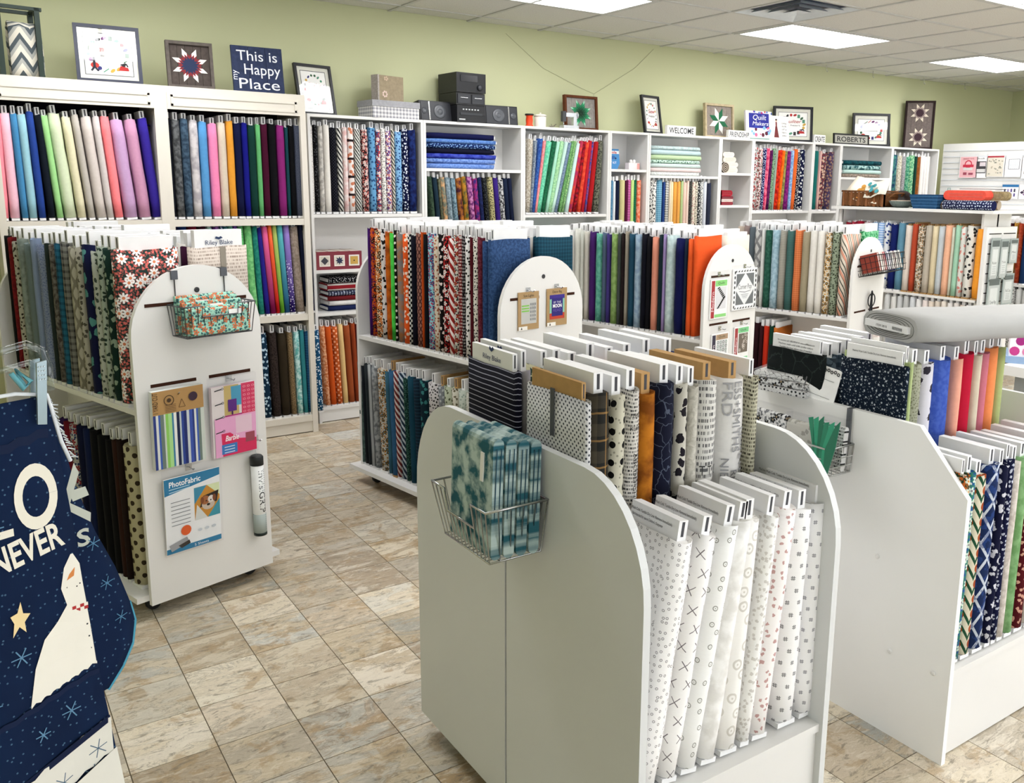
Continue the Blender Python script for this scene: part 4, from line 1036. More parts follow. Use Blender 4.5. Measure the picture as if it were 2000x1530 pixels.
def rounded_profile(y0, y1, z0, z1, r0, r1, n=9):
    """(y,z) outline, y0 near side with corner radius r0, y1 far side with radius r1"""
    p = [(y1, z0), (y0, z0)]
    p += [(y0+r0-r0*math.cos(math.pi/2*i/n), z1-r0*1.15+r0*1.15*math.sin(math.pi/2*i/n)) for i in range(n+1)]
    p += [(y1-r1+r1*math.sin(math.pi/2*i/n), z1-r1*1.25+r1*1.25*math.cos(math.pi/2*i/n)) for i in range(n+1)]
    return p
GREYW = M('d4d6d6', 0.36, 0.35, 0, 0.01, 6); BRIGHTW = M('f0f0ee', 0.36, 0.35, 0, 0.01, 6)  # nearest display's shade and right display's brighter light put into panel colour
def displays():
    # nearest display: two stepped halves back to back with rounded end panels
    x0, x1 = -0.907, -0.330; o = thing('bolt_display', 'nearest white bolt display with rounded end panels and a chrome wire basket', 'display stand', (x0, -3.965, 0), group='stepped bolt displays')
    L = x1-x0; yn, ym, yf = -4.478+3.965, 0.0, -3.478+3.965; t = 0.018
    for xa in (0.0, L-t):
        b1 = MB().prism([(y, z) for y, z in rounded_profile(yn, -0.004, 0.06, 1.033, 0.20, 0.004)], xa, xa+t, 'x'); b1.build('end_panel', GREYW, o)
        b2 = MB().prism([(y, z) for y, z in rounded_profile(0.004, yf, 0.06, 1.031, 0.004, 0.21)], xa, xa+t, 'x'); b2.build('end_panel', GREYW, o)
    for s in (1, -1):
        q = yn if s == 1 else yf; k = -1 if s == 1 else 1
        lo, hi = sorted((q+s*0.0, q+s*0.225)); bar('lower_shelf', t, L-t, lo+0.01, hi, 0.335, 0.355, WHITE, o)
        lo, hi = sorted((q+s*0.018, q+s*0.036)); bar('kick_panel', t, L-t, lo, hi, 0.07, 0.335, WHITE, o)
        lo, hi = sorted((q+s*0.238, q+s*0.25)); bar('riser', t, L-t, lo, hi, 0.07, 0.586, WHITE, o)
        lo, hi = sorted((q+s*0.238, -s*0.006)); bar('upper_shelf', t, L-t, lo, hi, 0.588, 0.606, WHITE, o)
        bar('back_panel', t, L-t, min(-s*0.006, -s*0.002), max(-s*0.006, -s*0.002), 0.07, 0.60 if s == 1 else 0.95, WHITE, o)
    for x in (0.08, L-0.08):
        for y in (yn+0.1, yf-0.1):
            cs = MB().box(x-0.02, x+0.02, y-0.012, y+0.012, 0.04, 0.07).build('caster', M('9a9c9e', 0.4, 0.4, 0.6), o)
            MB().lathe([(0.026, -0.012), (0.028, -0.008), (0.028, 0.008), (0.026, 0.012)], 14, 0, (x, y, 0.028), 'y').build('wheel', M('1b1b1c', 0.6), cs)
    # right display: chamfered end panels
    x0, x1 = 0.229, 0.890; d = thing('bolt_display', 'right white bolt display with chamfered end panel and round screw caps', 'display stand', (x0, -3.96, 0), group='stepped bolt displays')
    L = x1-x0; yn, yf = -4.448+3.96, 0.488
    prof = [(yf, 0), (yn, 0), (yn, 0.787), (yn+0.158, 0.954), (yf-0.158, 0.956), (yf, 0.79)]
    for xa in (0.0, L-t):
        ep = MB().prism(prof, xa, xa+t, 'x').build('end_panel', BRIGHTW, d)
        if xa == 0.0:
            for y, z in ((-4.19, 0.535), (-4.257, 0.263), (-4.399, 0.262)): MB().lathe([(0.007, 0.0), (0.0065, -0.003), (0.004, -0.005)], 14, 0, (0, y+3.96, z), 'x').build('screw_cap', WHITE, ep)
    for s in (1, -1):
        q = yn if s == 1 else yf
        lo, hi = sorted((q+s*0.004, q+s*0.225)); bar('lower_shelf', t, L-t, lo, hi, 0.262, 0.282, WHITE, d)
        lo, hi = sorted((q+s*0.022, q+s*0.04)); bar('kick_panel', t, L-t, lo, hi, 0.004, 0.262, WHITE, d)
        lo, hi = sorted((q+s*0.228, q+s*0.24)); bar('riser', t, L-t, lo, hi, 0.02, 0.532, WHITE, d)
        lo, hi = sorted((q+s*0.228, -s*0.006)); bar('upper_shelf', t, L-t, lo, hi, 0.512, 0.530, WHITE, d)
    bar('back_panel', t, L-t, -0.004, 0.004, 0.02, 0.80, WHITE, d)

def far_fixtures():
    # low double-sided bookcase with a flat top
    o = thing('low_bookcase', 'low white bookcase with flat top carrying papers, basket and bowls', 'bookcase', (4.5, -0.58, 0))
    L = 1.33; w = 0.42
    bar('top_board', -0.04, w+0.0, -L-0.10, 0.06, 1.425, 1.447, WHITE, o)
    bar('spine', w/2-0.01, w/2+0.01, -L, 0.0, 0.1, 1.425, WHITE, o)
    for y in (-L, -0.02): bar('side_panel', 0.02, w-0.02, y, y+0.02, 0.0, 1.425, WHITE, o)
    bar('side_post', 0.0, 0.03, -0.02, 0.0, 0, 1.425, WHITE, o)
    bar('shelf', 0.0, w, -L, 0, 0.745, 0.765, WHITE, o); bar('base_board', 0.0, w, -L, 0, 0.10, 0.17, WHITE, o); bar('plinth', 0.02, w-0.02, -L, 0, 0.0, 0.1, WHITE, o)
    ep = bar('end_panel', -0.01, w-0.01, -L-0.05, -L-0.02, 0.05, 1.325, WHITE, o)
    for k in range(9):
        for sx in ((0.02, 0.19), (0.22, 0.39)): MB().box(sx[0]+0.0, sx[1], -L-0.0515, -L-0.049, 1.27-k*0.075, 1.278-k*0.075).build('slot', BLACK, ep)
    # white slatted display wall at the right
    s = thing('display_wall', 'tall white slatted display wall hung with pattern packets at far right', 'display wall', (6.9, 0.0, 0))
    bar('panel', 0.0, 0.03, -2.2, 0.02, 0.0, 2.08, WHITE, s)
    gm = M('cfd2d6', 0.4, 0.4)
    for k in range(10): bar('rail', -0.006, 0.0, -2.18, 0.0, 1.46+k*0.06, 1.468+k*0.06, gm, s)
    bar('shelf', -0.42, 0.0, -2.2, -0.02, 1.40, 1.42, WHITE, s)
    # shelf unit in front of it carrying the red and gold bolts
    u = thing('shelf_unit', 'white shelf unit with red and gold bolts at right edge', 'shelf unit', (5.95, -1.18, 0))
    for y in (-0.9, 0.0): bar('side_panel', 0.0, 0.45, y, y+0.02, 0, 1.36, WHITE, u)
    for z in (0.745, 0.15): bar('shelf', 0.0, 0.45, -0.88, 0.0, z, z+0.02, WHITE, u)
    bar('back_panel', 0.26, 0.28, -0.88, 0.0, 0.05, 1.36, WHITE, u)
    # counter beyond the right display
    c = thing('counter', 'white counter with thick top under the pink dotted box', 'counter', (1.55, -3.9, 0))
    bar('worktop', 0.0, 1.2, -0.5, 0.12, 0.86, 0.90, WHITE, c); bar('body', 0.04, 1.16, -0.46, 0.08, 0.0, 0.86, M('8a8c8a', 0.6), c)
# ------------------------------------------------------------------ small things
def on_rack(c, ang, x, z, y=-0.019):
    a = R(ang+90); return (c[0]+x*math.cos(a)-y*math.sin(a), c[1]+x*math.sin(a)+y*math.cos(a), z), (0, 0, a)
def frame_bars(b, w, h, t, y0, y1, z0=0.0):
    b.box(-w/2, -w/2+t, y0, y1, z0, z0+h); b.box(w/2-t, w/2, y0, y1, z0, z0+h); b.box(-w/2+t, w/2-t, y0, y1, z0, z0+t); b.box(-w/2+t, w/2-t, y0, y1, z0+h-t, z0+h); return b
def framed(x, z, y, w, h, label, draw, t=0.016, col='15161c', mat='d9d8cc', lean=8, rz=0, cat='framed print', name='framed_print', glass=True, depth=0.022, inset=0.03):
    o = thing(name, label, cat, (x, y, z), (R(-lean), 0, R(rz)))
    frame_bars(MB(), w, h, t, -depth, 0.0).build('frame', M(col, 0.4, 0.35), o)
    bar('backing', -w/2+t*0.6, w/2-t*0.6, -0.010, -0.004, t*0.6, h-t*0.6, M(mat, 0.7), o)
    p = Print(-0.0102); draw(p, w, h, inset); p.build(o)
    if glass: bar('glass', -w/2+t, w/2-t, -depth+0.004, -depth+0.006, t, h-t, GLASS, o)
    return o
SEW = ['b02a2c', '2c5a3a', '2a2c6c', 'c8a040', '1c1c20', '6a2c6c', '4c8a70']
def sewing_print(title, sub, seed, title_col='b02a2c', upper=False):
    def draw(p, w, h, ins):
        q = random.Random(seed); a, b, c, d = -w/2+ins, w/2-ins, ins, h-ins
        p.rect(a-0.004, b+0.004, c-0.004, d+0.004, '4a4c50'); p.rect(a, b, c, d, 'f2f1ee'); W_, H_ = b-a, d-c
        n = 18
        for i in range(n):
            an = 2*math.pi*i/n; x, z = (a+b)/2+0.40*W_*math.cos(an), (c+d)/2+0.40*H_*math.sin(an); col = q.choice(SEW); r = 0.046*W_
            k = q.randint(0, 3)
            if k == 0: p.disc(x, z, r, col)
            elif k == 1: p.rect(x-r, x+r, z-r*1.2, z+r*1.2, col)
            elif k == 2: p.line([(x-r*1.3, z-r), (x+r*1.3, z+r)], r*0.5, col)
            else: p.disc(x, z, r*1.4, col, 10, r*0.8, q.random())
        p.disc(a+0.2*W_, c+0.22*H_, 0.09*W_, 'b83028', 14, 0.07*W_); p.poly([(b-0.30*W_, c+0.12*H_), (b-0.08*W_, c+0.12*H_), (b-0.1*W_, c+0.2*H_), (b-0.26*W_, c+0.24*H_)], 'b02424')
        p.line([(b-0.26*W_, c+0.26*H_), (b-0.14*W_, c+0.3*H_), (b-0.1*W_, c+0.22*H_)], 0.03*W_, '202226')
        p.text(title, (a+b)/2, c+0.56*H_, 0.20*H_, title_col, 0.56*W_, shear=0.25); p.text(sub, (a+b)/2, c+0.43*H_, 0.09*H_, '2a2a2c', 0.5*W_)
    return draw
def barn_star(x, z, y, w, h, label, cols, field, frame, rz=0, lean=6, n=8, stars=1, rot=0.39, depth=0.03, alt=False):
    o = thing('barn_star_plaque', label, 'wall plaque', (x, y, z), (R(-lean), 0, R(rz))); t = 0.018
    frame_bars(MB(), w, h, t, -depth, 0.0).build('frame', M(frame, 0.8, 0.15, 0, 0.2, 40), o)
    k = 5
    for i in range(k):
        a = -w/2+t+(w-2*t)*i/k; bar('plank', a+0.0008, a+(w-2*t)/k-0.0008, -0.014, -0.004, t, h-t, M(field, 0.85, 0.1, 0, 0.18, 50), o)
    p = Print(-0.0145)
    for s in range(stars):
        r = min(w, h/stars)/2-t-0.006; cz = h*(s+0.5)/stars; da = math.pi/n; K = 3
        for i in range(n):
            a = rot+2*math.pi*i/n; A_ = (0.5412*r*math.cos(a-da), 0.5412*r*math.sin(a-da)); B_ = (0.5412*r*math.cos(a+da), 0.5412*r*math.sin(a+da))
            for u in range(K):
                for v in range(K):
                    pt = lambda q, z: (A_[0]*q/K+B_[0]*z/K, cz+A_[1]*q/K+B_[1]*z/K)
                    p.poly([pt(u, v), pt(u+1, v), pt(u+1, v+1), pt(u, v+1)], cols[i % 2] if alt else cols[min(u+v, len(cols)-1)])
    p.build(o, 'star_inlay', 0.75); return o
def block_sign(x, z, y, w, h, d, text, label, col='efeeea', ink='24262a', rz=0, cat='word sign', textw=0.86):
    o = thing('word_block', label, cat, (x, y, z), (0, 0, R(rz))); bar('block', -w/2, w/2, 0, d, 0, h, M(col, 0.6), o)
    Print(-0.0004).text(text, 0, h*0.16, h*0.9, ink, w*textw, bold=h*0.012).build(o, 'lettering'); return o
def soft_pad(w, d, t, seed=1, n=5, col=0):
    """folded cloth: rounded slab, x width, z height of stack t, y depth"""
    b = MB(); q = random.Random(seed); r = t/2; prof = []
    for i in range(n+1): a = math.pi*i/n; prof.append((-w/2+r-r*math.sin(a)*1.0, r-r*math.cos(a)))
    pts = [(x, z) for x, z in prof]+[(-x, z) for x, z in prof[::-1]]
    return b.prism(pts, 0, d, 'y')
def pad(name, label, cat, loc, rz, w, d, t, mat, group=None, parts=(), seed=1):
    o = thing(name, label, cat, loc, (0, 0, R(rz)), group); soft_pad(w, d, t, seed).build('cloth', mat, o)
    b = MB()
    for k in (0.35, 0.65): b.box(-w/2+t*0.6, w/2-t*0.4, -0.0012, 0.002, t*k-0.0006, t*k+0.0006)
    b.build('fold', M('8c8884', 0.9, 0.1), o); return o

def top_items():
    # on the tall cream bookcases (top z 2.112)
    o = thing('blanket_rack', 'dark green wooden rack holding a quilt at the top left corner', 'rack', (-1.53, -0.07, 2.112), (0, 0, R(6))); g = M('16281f', 0.5, 0.3)
    for x in (-0.10, 0.075):
        for y in (-0.06, 0.10): bar('post', x, x+0.024, y, y+0.024, 0, 0.335, g, o)
    for y in (-0.06, 0.10): bar('rail', -0.11, 0.11, y, y+0.024, 0.335, 0.352, g, o)
    for x in (-0.1, 0.075): bar('rail', x, x+0.024, -0.06, 0.12, 0.335, 0.350, g, o)
    w = N('zigzag_quilt'); u, v, _ = w.sep(w.uv()); tr = w.math('ABSOLUTE', w.math('SUBTRACT', w.math('FRACT', w.math('MULTIPLY', u, 9.0)), 0.5)); z = w.math('FRACT', w.math('ADD', w.math('MULTIPLY', v, 13.0), w.math('MULTIPLY', tr, 1.6)))
    c = w.mix(w.math('LESS_THAN', z, 0.33), lin('cfcabc'), lin('4e565a')); c = w.mix(w.math('GREATER_THAN', z, 0.72), c, lin('9fa09a')); qm = w.done(c, 0.85, 0.1)
    b = MB(); n = 14; W_ = 0.15
    for k in range(n+1):
        a = math.pi*min(1, max(0, (k-4)/6)); zz = 0.25+0.03*math.sin(a)-max(0, 4-k)*0.061-max(0, k-10)*0.061; yy = -0.035*math.cos(a) if 4 <= k <= 10 else (-0.035 if k < 4 else 0.035)
        for x in (-W_/2, -0.02, 0.03, W_/2): b.v.append((x+0.012, yy+0.01*math.sin(x*40+k), max(0.002, zz)))
    for k in range(n):
        for i in range(3): b.face([k*4+i, k*4+i+1, (k+1)*4+i+1, (k+1)*4+i], 0, True, [(i*0.06, k*0.05), (i*0.06+0.06, k*0.05), (i*0.06+0.06, k*0.05+0.05), (i*0.06, k*0.05+0.05)])
    q = b.build('folded_quilt', qm); q.location = (-1.512, -0.06, 2.112); q.rotation_euler = (0, 0, R(6)); tag(q, 'grey and white zigzag quilt folded over the dark green rack', 'quilt')
    md = q.modifiers.new('thickness', 'SOLIDIFY'); md.thickness = 0.012
    def full(p, w, h, ins):
        sewing_print('thankful heart', 'ALWAYS BE FULL', 3)(p, w, h, ins); a = -w/2+ins; W_ = w-2*ins; H_ = h-2*ins
        p.disc(a+0.19*W_, ins+0.60*H_, 0.085*W_, 'c8a878', 14, 0.16*H_); p.line([(a+0.19*W_, ins+0.42*H_), (a+0.19*W_, ins+0.16*H_)], 0.012, '1c2030'); p.line([(a+0.12*W_, ins+0.08*H_), (a+0.19*W_, ins+0.18*H_), (a+0.27*W_, ins+0.08*H_)], 0.010, '1c2030')
    framed(-1.110, 2.112, -0.07, 0.322, 0.312, 'large dark framed sewing print reading always be full', full, lean=10, col='1c2238', rz=-4, t=0.018, inset=0.045)
    barn_star(-0.690, 2.112, -0.06, 0.25, 0.262, 'wooden plaque with red, white and blue eight-pointed star', ['26304e', '26304e', '7a2a30', 'e4e0da', 'e4e0da'], '4e4642', '5c5550', rz=-3)
    o = thing('plank_sign', 'navy plank sign reading this is my happy place', 'sign', (-0.308, -0.07, 2.112), (R(-8), 0, R(-2)))
    for i in range(3): bar('plank', -0.148+i*0.099, -0.148+i*0.099+0.097, -0.018, 0.0, 0.0, 0.272, M('2b3450', 0.7, 0.2, 0, 0.25, 45), o)
    p = Print(-0.0184); p.text('This is', 0.0, 0.188, 0.085, 'e4e6ea', 0.235); p.text('my', -0.122, 0.098, 0.05, 'e4e6ea', 0.055, rot=R(90)); p.text('Happy', 0.022, 0.108, 0.088, 'e4e6ea', 0.21); p.text('Place', 0.0, 0.022, 0.088, 'e4e6ea', 0.235); p.build(o, 'lettering')
    # on the white bookcases (top z 2.02)
    framed(0.125, 2.02, 0.16, 0.262, 0.328, 'black framed Sewing print at left end of white bookcases', sewing_print('Sewing', 'mends the soul', 5), lean=12, rz=10, t=0.017, inset=0.045)
    o = thing('gift_box', 'wide grey gingham gift box with printed lid', 'box', (0.60, 0.11, 2.02), (0, 0, R(6)))
    bar('body', -0.175, 0.175, -0.10, 0.10, 0.0, 0.082, fabric_box('P e0dedc 8a8a92 40'), o); bar('lid', -0.18, 0.18, -0.105, 0.105, 0.072, 0.112, M('9a9a9e', 0.7, 0.2, 0, 0.12, 60), o)
    o = thing('keepsake_box', 'tan floral keepsake box standing on the gingham box', 'box', (0.595, 0.10, 2.132), (0, 0, R(14)))
    bar('body', -0.10, 0.10, -0.035, 0.035, 0.0, 0.165, M('94866e', 0.7, 0.2, 0, 0.15, 50), o); bar('spine_edge', -0.112, -0.10, -0.036, 0.036, 0.0, 0.167, M('a8a09a', 0.7, 0.2, 0, 0.25, 80), o)
    p = Print(-0.0355)
    for i in range(7): an = i*0.9; p.disc(-0.055+0.016*math.cos(an), 0.045+0.016*math.sin(an), 0.007, 'd0b8ac', 8)
    for i in range(5): an = i*1.26; p.disc(-0.045+0.012*math.cos(an), 0.145+0.01*math.sin(an), 0.006, 'c4ac94', 8)
    p.build(o)
    # stereo
    bk = M('15161a', 0.35, 0.4); gr = M('2b2d32', 0.4, 0.4)
    for sx, lab, rz in ((0.935, 'black loudspeaker lying left of the stereo', 4), (1.455, 'black loudspeaker lying right of the stereo', -4)):
        o = thing('loudspeaker', lab, 'loudspeaker', (sx, 0.06, 2.02), (R(-8), 0, R(rz)), 'stereo loudspeakers'); bar('cabinet', -0.132, 0.132, 0.0, 0.14, 0, 0.138, bk, o)
        bar('grille', -0.122, 0.122, -0.004, 0.0, 0.008, 0.130, gr, o); k = 1 if sx < 1.2 else -1
        bar('trim_strip', -k*0.058-0.005, -k*0.058+0.005, -0.007, -0.003, 0.006, 0.132, CHROME, o)
        MB().lathe([(0.048, 0.0), (0.046, -0.004), (0.03, 0.0), (0.016, -0.001), (0.012, -0.006)], 22, 0, (k*0.025, -0.004, 0.068), 'y').build('woofer', M('4a4d52', 0.35, 0.5), o)
        MB().lathe([(0.022, 0.0), (0.02, -0.003), (0.01, -0.001), (0.008, -0.004)], 18, 0, (-k*0.095, -0.004, 0.068), 'y').build('tweeter', M('4a4d52', 0.35, 0.5), o)
    o = thing('stereo', 'black stacked stereo system with round dial and cassette doors', 'stereo', (1.17, 0.0, 2.02), (0, 0, R(4)))
    bar('base_unit', -0.115, 0.115, 0.0, 0.24, 0.0, 0.115, bk, o); bar('cassette_deck', -0.118, 0.118, 0.004, 0.24, 0.118, 0.200, bk, o); bar('receiver', -0.12, 0.12, -0.004, 0.24, 0.203, 0.335, bk, o)
    bar('display', -0.09, 0.05, -0.008, -0.003, 0.275, 0.318, M('0a0d16', 0.15, 0.6), o); MB().lathe([(0.022, 0.0), (0.02, -0.012), (0.004, -0.013)], 20, 0, (0.07, -0.004, 0.24), 'y').build('dial', gr, o)
    for x in (-0.058, 0.058): bar('cassette_door', x-0.05, x+0.05, -0.001, 0.005, 0.128, 0.19, gr, o); bar('handle_strip', x-0.03, x+0.03, -0.004, 0.0, 0.165, 0.169, CHROME, o)
    bar('disc_tray', -0.09, 0.09, -0.004, 0.0, 0.05, 0.066, gr, o)
    for i in range(6): MB().box(-0.07+i*0.024, -0.058+i*0.024, -0.003, 0.0, 0.084, 0.092).build('button', M('b8babc', 0.4), o)
    bar('badge', -0.10, -0.05, -0.003, 0.0, 0.016, 0.024, M('c4c6c8', 0.3, 0.5, 0.5), o)
    o = thing('thread_spool', 'orange spool shaped jar with black lid', 'jar', (1.69, 0.06, 2.02)); MB().lathe([(0.03, 0), (0.03, 0.008), (0.024, 0.014), (0.027, 0.045), (0.024, 0.072), (0.03, 0.08)], 18).build('body', M('d8431c', 0.5), o); MB().lathe([(0.033, 0.08), (0.034, 0.088), (0.031, 0.092)], 18).build('lid', M('26221f', 0.5), o)
    o = thing('canister', 'white lidded canister beside the orange spool jar', 'canister', (1.80, 0.08, 2.02)); MB().lathe([(0.042, 0), (0.044, 0.004), (0.044, 0.078)], 22).build('body', M('e6e2d8', 0.4), o); MB().lathe([(0.046, 0.078), (0.046, 0.09), (0.03, 0.096), (0.006, 0.098), (0.007, 0.108)], 22).build('lid', M('dedace', 0.4), o)
    o = thing('dried_sprig', 'small grey dried sprig lying by the white canister', 'ornament', (1.87, 0.02, 2.02)); b = MB(); q = random.Random(4)
    for i in range(9): a = q.uniform(0, 6.28); b.tube([(0, 0, 0.006), (0.03*math.cos(a), 0.03*math.sin(a), 0.004+q.uniform(0, 0.025))], [0.003, 0.002], 5)
    b.build('twigs', M('8a8478', 0.8), o)
    o = thing('sewing_machine_figurine', 'small silver sewing machine figurine in front of green star plaque', 'figurine', (2.03, 0.03, 2.02)); sv = M('c8ccd2', 0.25, 0.5, 0.7)
    bar('base', -0.07, 0.07, -0.03, 0.03, 0, 0.022, sv, o); bar('arm', -0.06, 0.06, -0.014, 0.014, 0.085, 0.115, sv, o); bar('column', 0.03, 0.06, -0.016, 0.016, 0.022, 0.09, sv, o); bar('head', -0.068, -0.038, -0.015, 0.015, 0.05, 0.125, M('3a3c40', 0.4, 0.4), o)
    MB().lathe([(0.026, 0.0), (0.026, 0.008)], 16, 0, (0.062, 0, 0.1), 'x').build('hand_wheel', sv, o); MB().tube([(-0.053, -0.002, 0.05), (-0.053, -0.002, 0.024)], 0.003, 6).build('needle', sv, o)
    barn_star(2.225, 2.02, 0.16, 0.315, 0.262, 'brown framed wooden plaque with green eight-pointed star', ['12301f', '174a30', '1f6c48', '2c8a5c', '96ccae'], '8e8984', '5e3520', lean=5)
    framed(2.955, 2.02, 0.15, 0.235, 0.315, 'black framed print leaning behind the WELCOME block', sewing_print('Sew', 'happy', 8), lean=10, rz=12, t=0.018, inset=0.042)
    block_sign(3.17, 2.02, 0.03, 0.315, 0.073, 0.03, 'WELCOME', 'white WELCOME word block beside leaning black frame')
    barn_star(3.71, 2.02, 0.16, 0.345, 0.29, 'driftwood framed wooden plaque with green and white star', ['e4e2da', '1f6040'], '8a8078', 'b8a888', lean=4, n=8, alt=True)
    o = thing('jute_bow', 'small jute bow hanging on green and white star plaque', 'ornament', (3.77, 0.11, 2.10)); b = MB()
    for k in (-1, 1): b.tube([(0, 0, 0), (k*0.025, -0.004, 0.018), (k*0.032, -0.004, 0.004), (0, 0, 0)], 0.003, 5); b.tube([(0, 0, 0), (k*0.03, 0, -0.05)], 0.002, 5)
    b.build('twine', M('8c7c60', 0.9), o)
    block_sign(3.845, 2.02, 0.03, 0.262, 0.066, 0.03, 'FRIENDSHIP', 'white FRIENDSHIP word block below star plaque', textw=0.9)
    o = thing('quilt_book', 'colourful quilt book standing with blue and red cover', 'book', (4.16, 0.09, 2.02), (R(-6), 0, R(-4))); bar('cover', -0.155, 0.155, 0.0, 0.022, 0, 0.255, M('e8e4ec', 0.4), o)
    p = Print(-0.0004); p.rect(-0.12, 0.12, 0.105, 0.235, '2a2f8c'); q = random.Random(2)
    for i in range(16): p.disc(q.uniform(-0.13, 0.13), q.uniform(0.03, 0.115), q.uniform(0.008, 0.02), q.choice(['c03a3a', '2a3f9c', 'd0688c', '5a2030', '7ab0d8']), 8)
    for i in range(10): p.disc(q.uniform(-0.14, 0.15), q.uniform(0.235, 0.25), 0.009, q.choice(['c03a3a', '8a3aa0', '3a60b0']), 8)
    p.text('Quilt', 0.0, 0.178, 0.062, 'eef0fa', 0.16, shear=0.2); p.text('Makers', 0.012, 0.128, 0.05, 'eef0fa', 0.19, shear=0.2); p.rect(-0.13, 0.12, 0.008, 0.014, '3a8a6c'); p.build(o)
    framed(4.66, 2.02, 0.15, 0.40, 0.325, 'wide black framed print behind the white greeting card', sewing_print('quilter', 'at heart', 11), lean=4, rz=-22, t=0.022, inset=0.055)
    o = thing('greeting_card', 'white card with red dressed lady in front of wide frame', 'card', (4.43, 0.08, 2.02), (R(-7), 0, 0)); bar('card', -0.115, 0.115, 0, 0.004, 0, 0.225, M('f0eeea', 0.6), o)
    p = Print(-0.0003); p.poly([(-0.085, 0.03), (-0.02, 0.03), (-0.04, 0.13), (-0.065, 0.13)], '6e2a2c'); p.rect(-0.062, -0.042, 0.13, 0.17, '7c3434'); p.disc(-0.052, 0.182, 0.012, 'd8b8a0', 10); p.disc(-0.052, 0.190, 0.013, '2a1c18', 10, 0.008)
    for i, tx in enumerate(('Living', 'the life', 'of a', 'fabric', 'addict')): p.text(tx, 0.05, 0.155-i*0.028, 0.022, '2a2a2c', 0.06)
    p.build(o)
    block_sign(4.945, 2.02, 0.06, 0.16, 0.076, 0.03, 'CREATE', 'small white word block left of the ROBERTS sign')
    o = thing('name_sign', 'grey name sign reading ROBERTS in a black frame', 'sign', (5.378, 0.04, 2.02), (R(-4), 0, 0)); frame_bars(MB(), 0.53, 0.10, 0.012, -0.016, 0).build('frame', BLACK, o); bar('board', -0.256, 0.256, -0.008, -0.002, 0.008, 0.092, M('a6a49a', 0.7), o); Print(-0.0085).text('ROBERTS', 0, 0.026, 0.066, '26262a', 0.43, bold=0.001).build(o, 'lettering')
    framed(5.81, 2.02, 0.14, 0.40, 0.325, 'black framed print standing behind the ROBERTS sign', sewing_print('blessed', 'mess', 14, 'c05a4c'), lean=4, rz=-26, t=0.022, inset=0.06)
    framed(6.03, 2.02, 0.09, 0.13, 0.19, 'tiny dark framed picture right of the ROBERTS sign', sewing_print('love', 'sew', 17), lean=6, rz=30, t=0.012, inset=0.022)
    barn_star(6.60, 2.02, 0.14, 0.30, 0.495, 'tall dark plaque with two brown and cream flower stars', ['3a262e', '3a262e', '9a8a84', 'd8cebc', 'd8cebc'], '6c625e', '2a1e1e', rz=-42, lean=0, stars=2, n=8)
    # cord on the wall and ceiling hooks
    b = MB(); b.tube([(1.62, 0.282, 2.70), (1.95, 0.28, 2.48), (2.30, 0.28, 2.36), (2.44, 0.28, 2.32), (2.43, 0.28, 2.22), (2.36, 0.27, 2.13)], 0.0013, 5); b.tube([(3.05, 0.282, 2.72), (2.85, 0.28, 2.55), (2.55, 0.28, 2.38), (2.44, 0.28, 2.32)], 0.0013, 5)
    o = b.build('cord', M('a4a688', 0.7)); tag(o, 'thin grey cord draped in a Y on the green wall', 'cord')
    for i, x in enumerate((5.05, 5.75, 6.6, 7.35)):
        o = MB().tube([(x, 0.12, 2.75), (x, 0.12, 2.70), (x+0.012, 0.12, 2.685), (x+0.024, 0.12, 2.695)], 0.003, 5).build('ceiling_hook', CHROME); tag(o, ['first', 'second', 'third', 'last'][i]+' small wire hook from left on the ceiling edge', 'hook', 'wire hooks along the ceiling edge')
    o = thing('wall_hook', 'small white hook on the green wall right of the tall plaque', 'hook', (7.04, 0.285, 2.44)); MB().box(-0.008, 0.008, -0.004, 0, 0, 0.05).build('plate', WHITE, o); MB().tube([(0, -0.004, 0.01), (0, -0.02, 0.006), (0, -0.022, 0.02)], 0.003, 5).build('prong', WHITE, o)
def fabric_box(spec):
    k = ('box', spec)
    if k in MATS: return MATS[k]
    p = spec.split(); w = N('gingham_paper'); g = w.node('ShaderNodeTexCoord').outputs['Object']; x, y, z = w.sep(g); s = float(p[3])
    xy = w.math('ADD', x, y); st = w.math('MULTIPLY', w.math('ADD', w.math('LESS_THAN', w.math('FRACT', w.math('MULTIPLY', xy, s)), 0.5), w.math('LESS_THAN', w.math('FRACT', w.math('MULTIPLY', z, s)), 0.5)), 0.5)
    MATS[k] = w.done(w.mix(st, lin(p[1]), lin(p[2])), 0.7, 0.2); return MATS[k]

